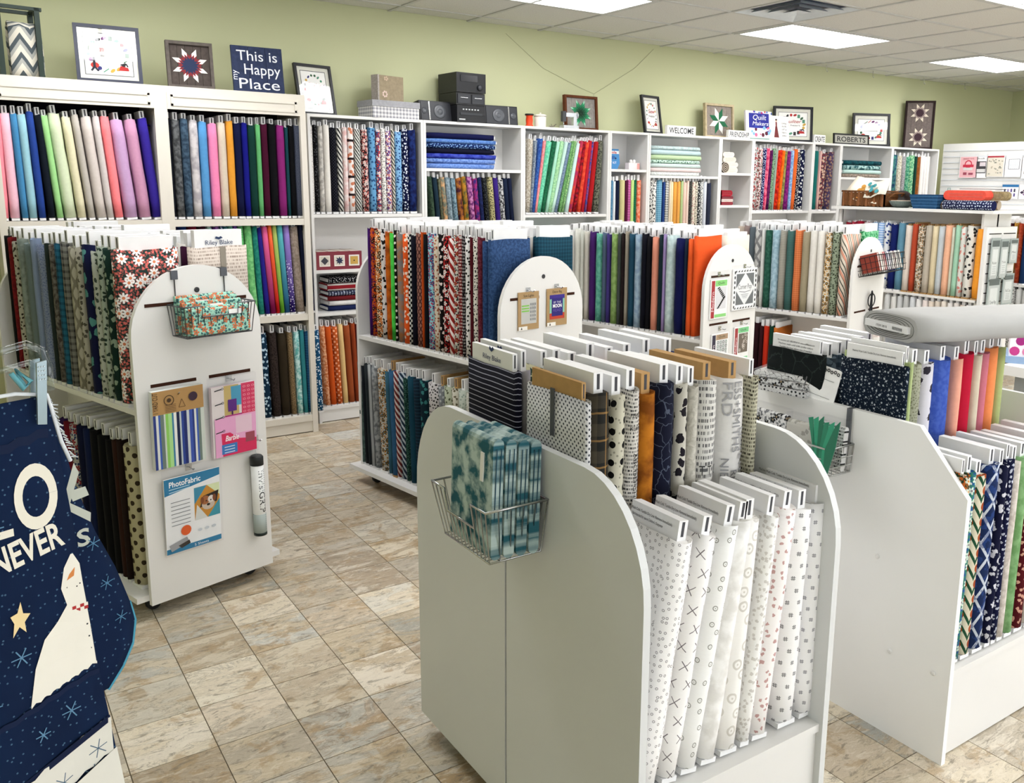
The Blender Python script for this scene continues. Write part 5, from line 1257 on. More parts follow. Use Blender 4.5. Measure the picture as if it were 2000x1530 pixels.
def shelf_items():
    # quilt game box
    o = thing('quilt_game_box', 'burgundy box with three quilt block pictures on white shelf', 'box', (0.185, 0.02, 1.028)); bar('body', -0.155, 0.155, 0.0, 0.22, 0.0, 0.118, M('7a2836', 0.45), o); bar('end_cover', -0.157, -0.155, 0.002, 0.218, 0.002, 0.116, M('d8d2c4', 0.5), o)
    p = Print(-0.0004)
    for i, c in enumerate(('7c7a78', '2c3452', 'c09a4c')):
        x = -0.10+i*0.10; p.rect(x-0.036, x+0.036, 0.022, 0.094, 'ece6dc'); p.rect(x-0.03, x+0.03, 0.028, 0.088, 'cfc8bc')
        if i == 0: p.poly([(x, 0.032), (x+0.026, 0.058), (x, 0.084), (x-0.026, 0.058)], '3c3c44')
        elif i == 1: p.star(x, 0.058, 0.028, ['2c3452', '242c48'])
        else: p.rect(x-0.026, x+0.026, 0.032, 0.084, c); p.disc(x, 0.056, 0.005, '2a2418', 8)
    p.build(o); q = Print(0.0); 
    b = MB()
    for i in range(4):
        for j in range(3): b.box(-0.14+i*0.075, -0.078+i*0.075, 0.015+j*0.07, 0.075+j*0.07, 0.118, 0.1186)
    b.build('lid_print', M('d8d0c4', 0.5), o)
    z = 0.745
    for i, (t, c, lab) in enumerate(((0.034, 'S 1c2a5c', 'navy folded fabric at bottom of the patriotic stack'), (0.034, 'S e4e2de', 'white folded fabric in the patriotic stack'), (0.032, 'S 7a1c24', 'dark red folded fabric in the patriotic stack'), (0.034, 'T 1c2448 c0c8dc 30', 'navy lettered folded fabric in the patriotic stack'), (0.050, 'V a82430 eee8e4 22', 'red and white striped folded fabric in patriotic stack'), (0.044, 'D 12131c c8c8cc 60', 'black dotted folded fabric on top of patriotic stack'))):
        lying_bolt(0.115+0.008*(i % 2), z, 0.06, 0.27, t, 0.19, c, lab, 'patriotic folded fabrics in the third bookcase'); z += t
    # stack of blue bolts, fourth bookcase
    z = 1.70
    for i, (t, c, n) in enumerate(((0.036, 'B 7c9cd8 5c80c8 60', 'bottom light blue batik'), (0.034, 'B 80a0dc 5878c0 60', 'second light blue batik'), (0.034, 'B 2430a0 4858c0 25', 'royal blue marbled'), (0.034, 'S 0e1230', 'black navy'), (0.036, 'D 16306c 8cb4e0 55', 'navy and white scrolled'), (0.030, 'B 5078c0 6c94d0 60', 'cornflower blue'), (0.040, 'S 10164c', 'topmost dark navy'))):
        lying_bolt(0.823, z, 0.02, 0.545+0.015*((i*7) % 3)/2, t, 0.20, c, n+' bolt in the stack of blue bolts', 'stacked blue bolts in the fourth bookcase'); z += t
    z = 1.685
    for i, (t, c, n) in enumerate(((0.030, 'D e4e6e2 c8ccc8 40', 'bottom white printed'), (0.034, 'S e8d4d2', 'pale pink'), (0.036, 'S cfe0dc', 'pale mint'), (0.028, 'D c8e4d4 3c6c5c 40', 'mint leaf printed'), (0.040, 'S c4dcb0', 'soft green'), (0.042, 'S c4dce0', 'pale aqua'), (0.030, 'B d0e2e2 b8d0d0 40', 'topmost ice blue'))):
        lying_bolt(2.823, z, 0.02, 0.555+0.02*((i*5) % 3)/2, t, 0.20, c, n+' bolt in the stack of pastel bolts', 'stacked pastel bolts in the seventh bookcase'); z += t
    z = 1.708
    for i, (t, c, n) in enumerate(((0.035, 'B 8c7c70 b0a090 50', 'bottom brown printed'), (0.040, 'S c0dcd4', 'pale seafoam'), (0.045, 'B 1c5c64 b4d8d4 30', 'teal and white marbled'), (0.045, 'B 0c3c48 186068 30', 'topmost deep teal'))):
        lying_bolt(5.27+0.015*(i % 2), z, 0.02, 0.58, t, 0.20, c, n+' bolt in the stack of teal bolts', 'stacked teal bolts in the eleventh bookcase'); z += t
    z = 1.10
    for i, (t, c, n) in enumerate(((0.05, 'S a8d8c4', 'lower mint'), (0.05, 'S b4e0d0', 'middle mint'), (0.05, 'S b8e4d4', 'upper mint'))):
        lying_bolt(1.66, z, 0.03, 0.55, t, 0.20, c, n+' bolt lying in the fifth bookcase', 'mint bolts lying in the fifth bookcase'); z += t
    # kit pouch and bunny box
    o = thing('kit_pouch', 'blue Crayola quilt kit pouch in narrow white bookcase', 'pouch', (2.525, 0.13, 1.727), (R(-10), 0, 0)); MB().prism([(-0.085, 0), (0.055, 0), (0.085, 0.05), (0.085, 0.165), (-0.085, 0.165)], 0, 0.03).build('pouch', M('3f86c0', 0.35), o)
    p = Print(-0.0004); p.rect(-0.085, 0.085, 0.125, 0.15, 'e8f0f4'); p.text('Crayola', -0.005, 0.128, 0.03, 'c8382c', 0.13, bold=0.0008); p.poly([(-0.085, 0.09), (0.03, 0.11), (0.06, 0.09), (-0.02, 0.075)], '2c64a4'); p.disc(0.045, 0.088, 0.008, '20304c', 8); p.text('QUILT KIT', -0.01, 0.045, 0.026, 'f0f4f8', 0.12); p.build(o)
    o = thing('bunny_box', 'small pink and white bunny box beside the blue pouch', 'box', (2.705, 0.07, 1.727)); bar('box', -0.055, 0.055, 0, 0.05, 0, 0.055, M('e8dcdc', 0.6), o); bar('side_label', 0.03, 0.056, -0.001, 0.0, 0.004, 0.05, M('e8a8a0', 0.6), o)
    for x in (-0.02, 0.012): MB().lathe([(0.010, 0.05), (0.014, 0.062), (0.012, 0.074), (0.004, 0.082)], 10, 0, (x, 0.02, 0)).build('ear', M('f0ecea', 0.7), o)
    # cream bundles and roll
    z = 1.72
    for i, (t, w_, dx) in enumerate(((0.052, 0.17, 0.02), (0.042, 0.19, 0.012), (0.045, 0.16, 0.0), (0.042, 0.14, -0.014))):
        pad('folded_bundle', ORD[i]+' cream folded bundle from the bottom in narrow bookcase', 'folded fabric', (3.80+dx, 0.09, z), 0, w_, 0.14, t, M(['e0d8c8', 'e4dccc', 'ded6c6', 'e6dfd2'][i], 0.85, 0.1), 'cream folded bundles in the eighth bookcase'); z += t
    w = N('banded_roll_end'); g = w.node('ShaderNodeTexCoord').outputs['Object']; x, y, zz = w.sep(g); rr = w.math('SQRT', w.math('ADD', w.math('MULTIPLY', x, x), w.math('MULTIPLY', zz, zz))); cm = w.done(w.mix(w.math('LESS_THAN', w.math('FRACT', w.math('MULTIPLY', rr, 70.0)), 0.6), lin('b8ac9c'), lin('3c342e')), 0.8, 0.1)
    o = thing('strip_roll', 'rolled fabric strips with dark ringed end in narrow bookcase', 'fabric roll', (3.685, 0.02, 1.766)); MB().lathe([(0.044, 0.0), (0.046, 0.004), (0.046, 0.06), (0.044, 0.064)], 24, 0, (0, 0, 0), 'y').build('roll', cm, o); MB().lathe([(0.047, 0.02), (0.0475, 0.02), (0.0475, 0.05), (0.047, 0.05)], 24, 0, (0, 0, 0), 'y').build('band', M('e8e2d6', 0.7), o)
    # red bundles
    z = 1.44
    for i, (t, c) in enumerate(((0.028, '8c2030'), (0.026, 'd8c8c0'), (0.024, '7a1c2c'), (0.052, 'a02834'))):
        pad('folded_bundle', ORD[i]+' folded fabric from the bottom of the red bundle', 'folded fabric', (3.80-0.01*(i == 3), 0.10, z), 0, 0.15, 0.14, t, M(c, 0.85, 0.1, 0, 0.15, 60), 'red folded fabrics in the eighth bookcase'); z += t
    pad('folded_bundle', 'upright coral printed fat quarters beside the red bundle', 'folded fabric', (3.675, 0.08, 1.44), 0, 0.055, 0.14, 0.13, fabric('F e0503c f0b8a0 c03028'))
    for (x, wd, s, lab) in (): pass

def rack_backs():
    """bolts on the hidden sides of the racks: tops peeping over"""
    q = random.Random(5); pale = ['S d8d4cc', 'S b8b4b0', 'S a08c88', 'S 6c7880', 'S c8b8a8', 'S 8c6c60']
    def side(c, ang, zs, s0, s1, h=0.555):
        a = R(ang); nrm = (-math.sin(a), math.cos(a)); P = (c[0]+nrm[0]*0.25, c[1]+nrm[1]*0.25); s = s0
        while s < s1:
            t = q.uniform(0.045, 0.06); bx = (P[0], P[1])
            # right side of rack: row runs the other way round
            a2 = ang+180; stuff_bolt(bx, a2, -s, t, 0, zs, h+q.uniform(-0.012, 0.012), 0.235, q.choice(pale), q.uniform(0.035, 0.05)); s += t
    side(G1C, G1A, 0.798, -1.12, -0.12); side(G2C, G2A, 0.809, -1.08, -0.09); side(G3C, G3A, 0.771, -1.08, -0.10); side(G4C, G4A, 0.763, -1.0, -0.10)
    side(G1C, G1A, 0.099, -1.1, -0.12); side(G2C, G2A, 0.099, -1.05, -0.1)
    # second shelf of the leftmost bookcase, seen only as tabs over the first rack
    for i in range(15): stuff_bolt((0, -0.15), 0, -1.60+i*0.047, 0.042, 0, 0.778, 0.545, 0.2, ['S b8b0a4', 'S d8d2be', 'S 8c8c94', 'S c8bcae'][i % 4], 0.05)
    for s, spec in ((-0.98, 'S e2dcc4'), (-0.935, 'S e4dcc0')): stuff_bolt((0, -0.15), 0, s, 0.045, 0, 0.778, 0.535, 0.2, spec, 0.04)
    # near ends of the right-hand rows, broad faces to the aisle
    def near(c, ang, zs, s, t, spec, label, prot=0.05, h=0.555):
        a = R(ang); nrm = (-math.sin(a), math.cos(a)); P = (c[0]+nrm[0]*0.25, c[1]+nrm[1]*0.25)
        return bolt(P, ang+180, -s, t, 0, zs, h, 0.235, '', spec, label, 'bolts at the near ends of the right-hand rack rows', prot)
    o = near(G1C, G1A, 0.798, -0.055, 0.05, 'T d8ccc0 a8988c 45', 'cream newsprint bolt with Riley Blake board behind first arched panel', 0.062)
    p = Print(-0.0, 0.0003); p.text('Riley Blake', 0, 0, 0.040, '2a3a5c', 0.11); p.poly([(-0.016, 0.036), (0.0, 0.030), (0.016, 0.040), (0.008, 0.05), (0.0, 0.044), (-0.012, 0.05)], '2a3a5c')
    r = p.build(o, 'board_lettering'); r.location = (-0.0155, 0.118, 0.562); r.rotation_euler = (0, 0, R(-90)); r.scale = (1, 1, 0.62)
    MB().box(-0.028, -0.0258, 0.10, 0.122, 0.45, 0.555).build('clip_tag', M('8c8478', 0.6), o)
    near(G1C, G1A, 0.798, -0.105, 0.04, 'S 3c0c30', 'plum bolt beside the cream newsprint bolt on first rack')
    near(G2C, G2A, 0.809, -0.06, 0.05, 'P 103c50 1c5468 60', 'dark teal checked bolt behind second arched panel')
    near(G3C, G3A, 0.771, -0.06, 0.06, 'S ded8c8', 'cream bolt behind third arched panel', 0.02)
    near(G4C, G4A, 0.763, -0.06, 0.05, 'B 1c8c4c 8cd0a0 60', 'bright green foliage bolt behind fourth arched panel')
    a = R(G1A); nrm = (-math.sin(a), math.cos(a)); P = (G1C[0]+nrm[0]*0.262, G1C[1]+nrm[1]*0.262)
    bolt(P, G1A+180, 0.06, 0.07, 0, 0.099, 0.56, 0.235, '', 'D d8d4cc 9a948c 90', 'white speckled bolt low beside the first arched panel', 'bolts at the near ends of the right-hand rack rows')

def wire_basket(o, w, d, h, mat, wire=0.0018, nb=11, taper=0.02, notch=None):
    """x width, depth towards -y, rim at z=h; notch lowers the middle of the front rim"""
    y0, y1 = 0.0, -d; t = taper
    rim = [(-w/2, y0, h), (w/2, y0, h), (w/2, y1, h)]
    if notch: rim += [(w*0.25, y1, h), (w*0.25, y1+t*0.4, h-notch), (-w*0.25, y1+t*0.4, h-notch), (-w*0.25, y1, h)]
    rim += [(-w/2, y1, h)]
    MB().tube(rim, wire*1.6, 6, 0, True).build('rim', mat, o)
    b = MB(); b.tube([(-w/2+t, y0-0.004, 0), (w/2-t, y0-0.004, 0), (w/2-t, y1+t, 0), (-w/2+t, y1+t, 0)], wire*1.3, 6, 0, True)
    for i in range(nb):
        k = i/(nb-1); x = -w/2+w*k; xb = (-w/2+t)+(w-2*t)*k; lowered = notch and abs(x) < w*0.25
        b.tube([(x, y0, h), (xb, y0-0.004, 0.0), (xb, y1+t, 0.0), (x, y1+(t*0.4 if lowered else 0), h-(notch if lowered else 0))], wire, 5)
    for i in range(1, 5):
        k = i/5; y = y0+(y1-y0)*k; yb = -0.004+(y1+t+0.004)*k
        b.tube([(-w/2, y, h), (-w/2+t, yb, 0), (w/2-t, yb, 0), (w/2, y, h)], wire, 5)
    b.build('wires', mat, o); return o
def hook(loc, rot, label, drop=0.0, length=0.045):
    o = thing('peg_hook', label, 'hook', loc, rot, 'chrome peg hooks'); MB().box(-0.012, 0.012, -0.004, 0.0, -0.012, 0.012).build('clip', CHROME, o)
    MB().tube([(0, -0.002, 0.0), (0, -length*0.8, -0.004), (0, -length, 0.004)], 0.0024, 6).build('prong', CHROME, o); return o
def packet(c, ang, x, z_top, w, h, label, draw, base='f0efec', y=-0.021, thick=0.006, sleeve=True, tilt=0.0, hooklab=None, name='pattern_packet', cat='pattern packet', header=0.03):
    loc, rot = on_rack(c, ang, x, z_top-h, y) if ang is not None else (c, (0, 0, 0))
    o = thing(name, label, cat, loc, (R(tilt), 0, rot[2])); bar('card', -w/2, w/2, -thick, 0, 0, h, M(base, 0.5), o)
    p = Print(-thick-0.0002); draw(p, w, h); p.build(o)
    if sleeve: MB().box(-w/2-0.006, w/2+0.006, -thick-0.0055, 0.0, -0.006, h+header).build('sleeve', SLEEVE, o)
    if hooklab: hook(*on_rack(c, ang, x, z_top+header*0.6, y+0.002), hooklab)
    return o

def rack_items():
    # ---- first rack: basket of quilted pouches
    loc, rot = on_rack(G1C, G1A, 0.022, 1.048, -0.022); o = thing('wire_basket', 'grey wire basket hooked over the first arched panel', 'wire basket', loc, rot); wire_basket(o, 0.275, 0.115, 0.112, M('6a6c70', 0.3, 0.5, 0.8), 0.0017, 12, 0.012, 0.04)
    for x in (-0.105, 0.085):
        MB().tube([(x, -0.001, 0.11), (x, 0.0, 0.205)], 0.002, 6).build('hanger_wire', M('55575b', 0.3, 0.5, 0.8), o); MB().box(x-0.012, x+0.012, -0.004, 0.03, 0.20, 0.232).build('hanger_hook', M('55575b', 0.3, 0.5, 0.8), o)
    mint = fabric('F a8dcc8 d87850 4c7c7c'); q = random.Random(3)
    for i in range(6):
        k = i/5; loc, rot = on_rack(G1C, G1A, 0.02+q.uniform(-0.006, 0.006), 1.053, -0.034-0.0165*i)
        o = thing('quilted_pouch', ORD[i]+' mint printed pouch from the panel in the wire basket', 'pouch', loc, (R(-2), 0, rot[2]), 'mint printed pouches in the wire basket'); hh = 0.135-0.008*i+q.uniform(-0.006, 0.01)
        b = soft_pad(hh, 0.225, 0.0155, i); b.v = [(v[1]-0.1125, v[2]-0.0155, v[0]+hh/2) for v in b.v]; b.uvs = [[(b.v[j][0]+i, b.v[j][2]) for j in f] for f in b.f]; b.build('pouch', mint, o)
        MB().box(-0.07+0.02*i, -0.02+0.02*i, -0.0175, -0.0160, hh-0.03, hh-0.012).build('label', M('f0f0ee', 0.6), o)
    # one yard cut
    def yard(p, w, h):
        p.rect(-w/2, w/2, h*0.70, h, 'b08a58'); q = random.Random(9); x = -w/2; cols = ['2c3c80', 'd8dcd8', '3c5cb0', '6c7c74', 'c8d0c8', '8cc860', 'a8d890', '3c7ca0', 'e4e6e2', '1c2448', 'b8c4c8', '2c4490', '24306c', 'c4ccd0', '3c54a8']
        i = 0
        while x < w/2-0.001:
            t = q.uniform(0.006, 0.014); p.rect(x, min(x+t, w/2), 0, h*0.70, cols[i % len(cols)]); x += t; i += 1
        p.text('1 YARD CUT', -w*0.40, h*0.715, 0.026, '2a2018', h*0.26, 'LEFT', R(90)); p.ring(-0.035, h*0.87, 0.016, 0.019, '4a3828'); p.disc(-0.035, h*0.87, 0.008, '4a3828'); p.disc(0.055, h*0.87, 0.017, '3c2c3c')
        for k in range(5): p.line([(-0.05, h*0.81-k*0.006), (-0.01, h*0.81-k*0.006)], 0.0018, '6a4c30')
        p.line([(0.0, h*0.76), (0.012, h*0.86), (0.024, h*0.76), (0.0, h*0.76)], 0.0018, '5a4028')
    packet(G1C, G1A, -0.115, 0.862, 0.19, 0.288, 'blue and green striped one yard cut with brown card header', yard, 'd8dcd8', thick=0.022, sleeve=False, tilt=2, hooklab='chrome hook through the brown yard cut header', name='yard_cut', cat='fabric pack', header=-0.03)
    def barbie(p, w, h):
        p.rect(-w/2, w/2, 0, h, 'e4dcdc'); p.rect(-w*0.22, w*0.12, h*0.58, h, 'c8b070'); p.rect(-0.01, w*0.18, h*0.70, h*0.98, '4a9cc0'); p.rect(w*0.18, w/2, h*0.56, h, 'd83864')
        for i in range(3):
            for j in range(7): p.ring(w*0.25+i*w*0.1, h*0.59+j*h*0.06, 0.004, 0.0062, 'f4a0b0', 8, 0.7)
        p.rect(-w*0.14, w*0.06, h*0.63, h*0.80, '5a2080'); p.rect(-w*0.06, -0.005, h*0.57, h*0.63, '3c1458'); p.rect(-w*0.22, w*0.18, h*0.56, h*0.58, 'b02878')
        p.rect(-w*0.46, w/2, 0, h*0.56, 'e8a8d0'); p.poly([(-w*0.30, 0), (w/2, 0), (w/2, h*0.18), (w*0.1, h*0.22), (-w*0.12, h*0.33), (-w*0.32, h*0.33)], 'd8285c')
        p.rect(w*0.02, w*0.40, h*0.30, h*0.54, 'e8c8d8'); p.rect(w*0.24, w*0.46, h*0.14, h*0.28, '9c4858'); p.rect(-w*0.32, w*0.04, h*0.03, h*0.17, '3a7ac0')
        p.text('Barbie', -w*0.08, h*0.215, 0.030, 'fdf4f8', w*0.32, shear=0.3, bold=0.0006)
        for k in range(3): p.line([(-w*0.26, h*0.13-k*0.011), (-w*0.02, h*0.13-k*0.011)], 0.003, 'd8e8f4')
        for k in range(4): p.line([(-w*0.44, h*(0.95-k*0.2)), (-w*0.28, h*(0.95-k*0.2)+0.004)], 0.004, '2a2a30'); p.ring(-w*0.26, h*(0.95-k*0.2)+0.005, 0.003, 0.005, '2a2a30', 8)
    packet(G1C, G1A, 0.103, 0.838, 0.178, 0.274, 'pink Barbie fabric kit in clear sleeve on first rack', barbie, 'e8d8e0', thick=0.018, tilt=2, hooklab='chrome hook holding the pink fabric kit', name='fabric_kit', cat='fabric pack', header=0.035)
    def photo(p, w, h):
        p.rect(-w/2, w/2, 0, h, 'eceef0'); p.poly([(-w/2, h*0.78), (-w/2, h), (w/2, h), (w/2, h*0.90), (0, h*0.84)], '2c7ca8'); p.rect(-w/2, w/2, 0, h*0.07, '2c7ca8'); p.text('PhotoFabric', -w*0.42, h*0.885, 0.030, 'f4f6f8', w*0.56, 'LEFT', bold=0.0006)
        for k in range(2): p.line([(-w*0.42, h*0.855-k*0.012), (-w*0.05, h*0.862-k*0.008)], 0.003, 'b8d8e8')
        a, b, c, d = w*0.02, w*0.49, h*0.36, h*0.80; p.rect(a, b, c, d, 'c88c34')
        p.poly([(a, d), ((a+b)/2, d), (a, (c+d)/2)], '3c8cac'); p.poly([(b, c), ((a+b)/2, c), (b, (c+d)/2)], '3c94a8'); p.poly([(b, d), ((a+b)/2, d), (b, d-0.05)], 'd8e4b8'); p.poly([(a, c), ((a+b)/2, c), (a+0.01, c+0.06)], 'd4d8d4')
        p.poly([(a+0.02, c+0.045), (b-0.012, c+0.055), (b-0.004, d-0.03), (a+0.035, d-0.04)], '2a2420'); x, z = (a+b)/2+0.004, (c+d)/2
        p.disc(x, z-0.012, 0.026, 'c8b8a8', 14, 0.022); p.disc(x-0.012, z+0.006, 0.018, 'a0643c', 12); p.disc(x+0.012, z+0.006, 0.014, 'e0d8d0', 12); p.disc(x-0.024, z+0.008, 0.007, '7a4424', 10, 0.014); p.disc(x+0.024, z+0.008, 0.007, '7a4424', 10, 0.014); p.disc(x, z-0.014, 0.007, '1c1614', 10, 0.005); p.disc(x-0.008, z+0.002, 0.003, '14100e', 8); p.disc(x+0.01, z+0.002, 0.003, '14100e', 8)
        for k in range(7): p.line([(-w*0.40, h*0.68-k*0.015), (-w*0.06, h*0.68-k*0.015)], 0.0028, '8a8e92')
        p.disc(-w*0.15, h*0.27, 0.02, 'e0602c', 16)
        p.poly([(-w*0.46, h*0.12), (-w*0.14, h*0.18), (-w*0.10, h*0.10), (-w*0.42, h*0.03)], '9a9ca0'); p.poly([(-w*0.30, h*0.09), (-w*0.10, h*0.13), (-w*0.08, h*0.08), (-w*0.24, h*0.045)], '3a3430')
        for k in range(3): p.disc(w*(0.10+0.13*k), h*0.22, 0.009, 'c4ccd4', 8, 0.006)
        p.text('5 Sheets', w*0.12, h*0.02, 0.014, 'e8f0f6', w*0.26)
    packet(G1C, G1A, -0.078, 0.530, 0.215, 0.292, 'PhotoFabric packet with bulldog picture and orange badge', photo, thick=0.006, tilt=3, hooklab='chrome hook above the bulldog picture packet', header=0.035)
    loc, rot = on_rack(G1C, G1A, 0.186, 0.215, -0.045); o = thing('grip_tube', 'white invisiGRIP tube hanging at right of first arched panel', 'tube', loc, rot); MB().lathe([(0.0245, 0.0), (0.0245, 0.305)], 22).build('tube', M('eceeee', 0.35), o)
    MB().lathe([(0.0252, 0.285), (0.0252, 0.318), (0.02, 0.324)], 22).build('cap', M('1e2224', 0.4), o); MB().lathe([(0.025, 0.0), (0.025, 0.085)], 22).build('lower_label', fabric('B 2c5c54 dce4e0 26'), o); MB().lathe([(0.0252, -0.004), (0.0252, 0.008)], 22).build('base_cap', M('14201e', 0.4), o)
    p = Print(0.0, 0.0, fn=lambda x, z: -math.sqrt(max(0, 0.0251**2-min(x*x, 0.0006)))); p.text('invisi', -0.010, 0.268, 0.034, '7a8084', 0.085, 'LEFT', R(-90)); p.text('GRIP', -0.010, 0.18, 0.034, '1c2024', 0.085, 'LEFT', R(-90))
    for k in range(30): p.line([(0.012, 0.02+k*0.0085), (0.018, 0.02+k*0.0085)], 0.0018, '4a4e50')
    p.build(o, 'lettering'); MB().tube([(0, 0, 0.32), (0, 0.01, 0.355), (0.0, 0.02, 0.375)], 0.002, 6).build('hanging_loop', CLEAR, o)
    hook(*on_rack(G1C, G1A, 0.20, 0.60), 'chrome hook above the white grip tube')
    # ---- second rack: two carded kits
    def card_a(p, w, h):
        p.rect(-w*0.36, w*0.38, h*0.16, h*0.82, 'bcbcb8'); p.text('Sew Lights', 0, h*0.87, 0.016, '2a2420', w*0.5)
        for k in range(3): p.rect(-w*0.34, w*0.02, h*(0.62-0.07*k), h*(0.655-0.07*k), '7cc04c')
        for i in range(3):
            for j in range(5): p.rect(w*(0.06+0.1*i), w*(0.13+0.1*i), h*(0.24+0.1*j), h*(0.30+0.1*j), '8a8c8c')
        p.rect(-w/2, -w*0.08, h*0.0, h*0.10, 'ece8e0'); p.poly([(-w*0.40, h*0.02), (-w*0.36, h*0.09), (-w*0.32, h*0.02)], '202020')
    packet(G2C, G2A, -0.092, 1.133, 0.122, 0.168, 'brown carded kit with green and grey tag, left on second rack', card_a, 'a88a60', sleeve=False, hooklab='chrome hook holding the left brown card kit', name='carded_kit', cat='carded kit', header=0.012, thick=0.004)
    def card_b(p, w, h):
        p.text('Deco Big', 0, h*0.88, 0.016, '2a2420', w*0.46); p.rect(-w*0.37, w*0.37, h*0.18, h*0.83, '84bca4'); p.rect(-w*0.37, w*0.37, h*0.18, h*0.34, 'b8402c'); p.rect(-w*0.37, w*0.37, h*0.72, h*0.83, '3c2c84'); p.rect(-w*0.27, w*0.28, h*0.26, h*0.74, '2c2470')
        p.text('BY THE', 0, h*0.60, 0.014, 'd8d4e8', w*0.36); p.text('MOON', 0, h*0.49, 0.022, 'f4f0f4', w*0.44, bold=0.0006); p.text('READ', 0, h*0.38, 0.018, '6c5cb0', w*0.4); p.rect(-w/2, -w*0.08, 0, h*0.10, 'ece8e0'); p.poly([(-w*0.40, h*0.02), (-w*0.36, h*0.09), (-w*0.32, h*0.02)], '202020')
    packet(G2C, G2A, 0.080, 1.137, 0.125, 0.17, 'brown carded kit with purple moon design, right on second rack', card_b, 'a88a60', sleeve=False, hooklab='chrome hook with red tip holding the moon kit', name='carded_kit', cat='carded kit', header=0.012, thick=0.004)
    # ---- third rack: four packets
    def modern(mode, side='a02c34', head='8cd07c'):
        def d(p, w, h):
            p.rect(-w/2, w/2, 0, h, 'f0f0ee'); p.rect(-w*0.46, -w*0.26, h*0.02, h*0.97, side); p.rect(-w*0.24, w*0.46, h*0.82, h*0.97, head); p.rect(-w*0.24, w*0.46, h*0.03, h*0.11, head); p.text('Modern', -w*0.30, h*0.18, w*0.20, 'f0e4e4', h*0.5, 'LEFT', R(90))
            p.text('Quilt', w*0.1, h*0.87, w*0.12, '20401c', w*0.4); a, b, c, e = -w*0.20, w*0.42, h*0.24, h*0.80; p.rect(a, b, c, e, 'd8d8da')
            if mode == 0:
                for k in range(7): z = e-(e-c)*0.5*k/7; p.line([(a+0.1*w+(b-a)*0.6*k/7, z-0.01), (a+0.1*w+(b-a)*0.6*k/7+0.02, z-0.002)], 0.008, '1c1c1e'); z = c+(e-c)*0.5*k/7; p.line([(a+0.1*w+(b-a)*0.6*k/7, z+0.004), (a+0.1*w+(b-a)*0.6*k/7+0.02, z+0.012)], 0.008, '1c1c1e')
            elif mode == 1:
                for i in range(4):
                    for j in range(5): x, z = a+(b-a)*(i+0.5)/4, c+(e-c)*(j+0.5)/5; p.ring(x, z, 0.006, 0.009, ['2c4c3c', '5c8c74'][(i+j) % 2], 8)
            else:
                p.rect(a, b, c, e, '6c6258'); q = random.Random(2)
                for i in range(14): p.ring(q.uniform(a+0.01, b-0.01), q.uniform(c+0.01, e-0.01), 0.006, 0.0085, 'e4dcd0', 6)
        return d
    packet(G3C, G3A, -0.126, 1.100, 0.155, 0.218, 'Modern packet with black zigzag stripes and green header', modern(0), hooklab='chrome hook above the zigzag pattern packet', header=0.045)
    def corner(p, w, h):
        p.rect(-w/2, w/2, 0, h, 'eef0f0'); p.rect(-w*0.37, w*0.37, h*0.12, h*0.88, '6a6e70'); p.poly([(0, h*0.90), (w*0.40, h*0.5), (0, h*0.10), (-w*0.40, h*0.5)], 'e4e6e6')
        p.text('Corner Pop', 0, h*0.50, 0.040, '2a2a2c', w*0.56); p.line([(-w*0.24, h*0.45), (0, h*0.42), (w*0.24, h*0.45)], 0.003, '4a4a4c')
        for k in range(4): p.line([(-w*(0.16-0.025*k), h*(0.37-0.03*k)), (w*(0.16-0.025*k), h*(0.37-0.03*k))], 0.0025, '8a8c8e')
        for i in range(8):
            x = -w*0.40+w*0.8*i/7
            for z in (h*0.05, h*0.95): p.poly([(x-0.009, z-0.006), (x+0.009, z+0.006), (x+0.009, z-0.006)], '26282a')
            z2 = h*0.08+h*0.84*i/7
            for xx in (-w*0.44, w*0.44): p.disc(xx, z2, 0.006, '26282a', 6, 0.010)
    packet(G3C, G3A, 0.118, 1.145, 0.235, 0.232, 'large Corner Pop packet with diamond border on third rack', corner, hooklab='chrome hook above the large diamond border packet', thick=0.008, header=0.02)
    packet(G3C, G3A, -0.098, 0.795, 0.16, 0.20, 'packet with tan header and green ring grid, lower left', modern(1, '2c2840', 'a88c70'), hooklab='chrome hook above the green ring grid packet', header=0.045)
    packet(G3C, G3A, 0.112, 0.812, 0.148, 0.20, 'packet with green header and dark honeycomb picture, lower right', modern(2, '9c3438', '7cc88c'), hooklab='chrome hook above the honeycomb picture packet', header=0.035)
    # ---- fourth rack: black basket of cards, scroll stand
    loc, rot = on_rack(G4C, G4A, 0.02, 1.03, -0.022); o = thing('wire_basket', 'black wire basket full of small books on fourth arched panel', 'wire basket', loc, (R(-16), 0, rot[2])); wire_basket(o, 0.40, 0.17, 0.115, DARKWIRE, 0.002, 14, 0.01)
    b = MB()
    for k in (0.33, 0.66): b.tube([(-0.2, -0.002, 0.115*k), (-0.2, -0.168, 0.115*k), (0.2, -0.168, 0.115*k), (0.2, -0.002, 0.115*k)], 0.0018, 5)
    b.build('side_wires', DARKWIRE, o)
    cols = ['8c3a2c', 'f0eee8', 'c8a8a0', 'b02c34', '283858', 'd8d4e4', '2c3450', 'e4e0dc', '5c3038', 'eceae6', '34404c', 'e0dcd4']
    for i, cc in enumerate(cols):
        x = -0.155+i*0.031; a = R(G4A+90); loc, rot = on_rack(G4C, G4A, x, 1.052, -0.045)
        o = thing('small_book', ORD[i]+' thin book from left in the black wire basket', 'book', loc, (R(-16), 0, a), 'thin books in the black wire basket'); bar('cover', -0.012, -0.009, -0.12, 0, 0, 0.118, M(cc, 0.5), o); bar('cover', 0.009, 0.012, -0.12, 0, 0, 0.118, M(cc, 0.5), o); bar('pages', -0.009, 0.009, -0.117, -0.002, 0.002, 0.115, M('e8e4dc', 0.8), o)
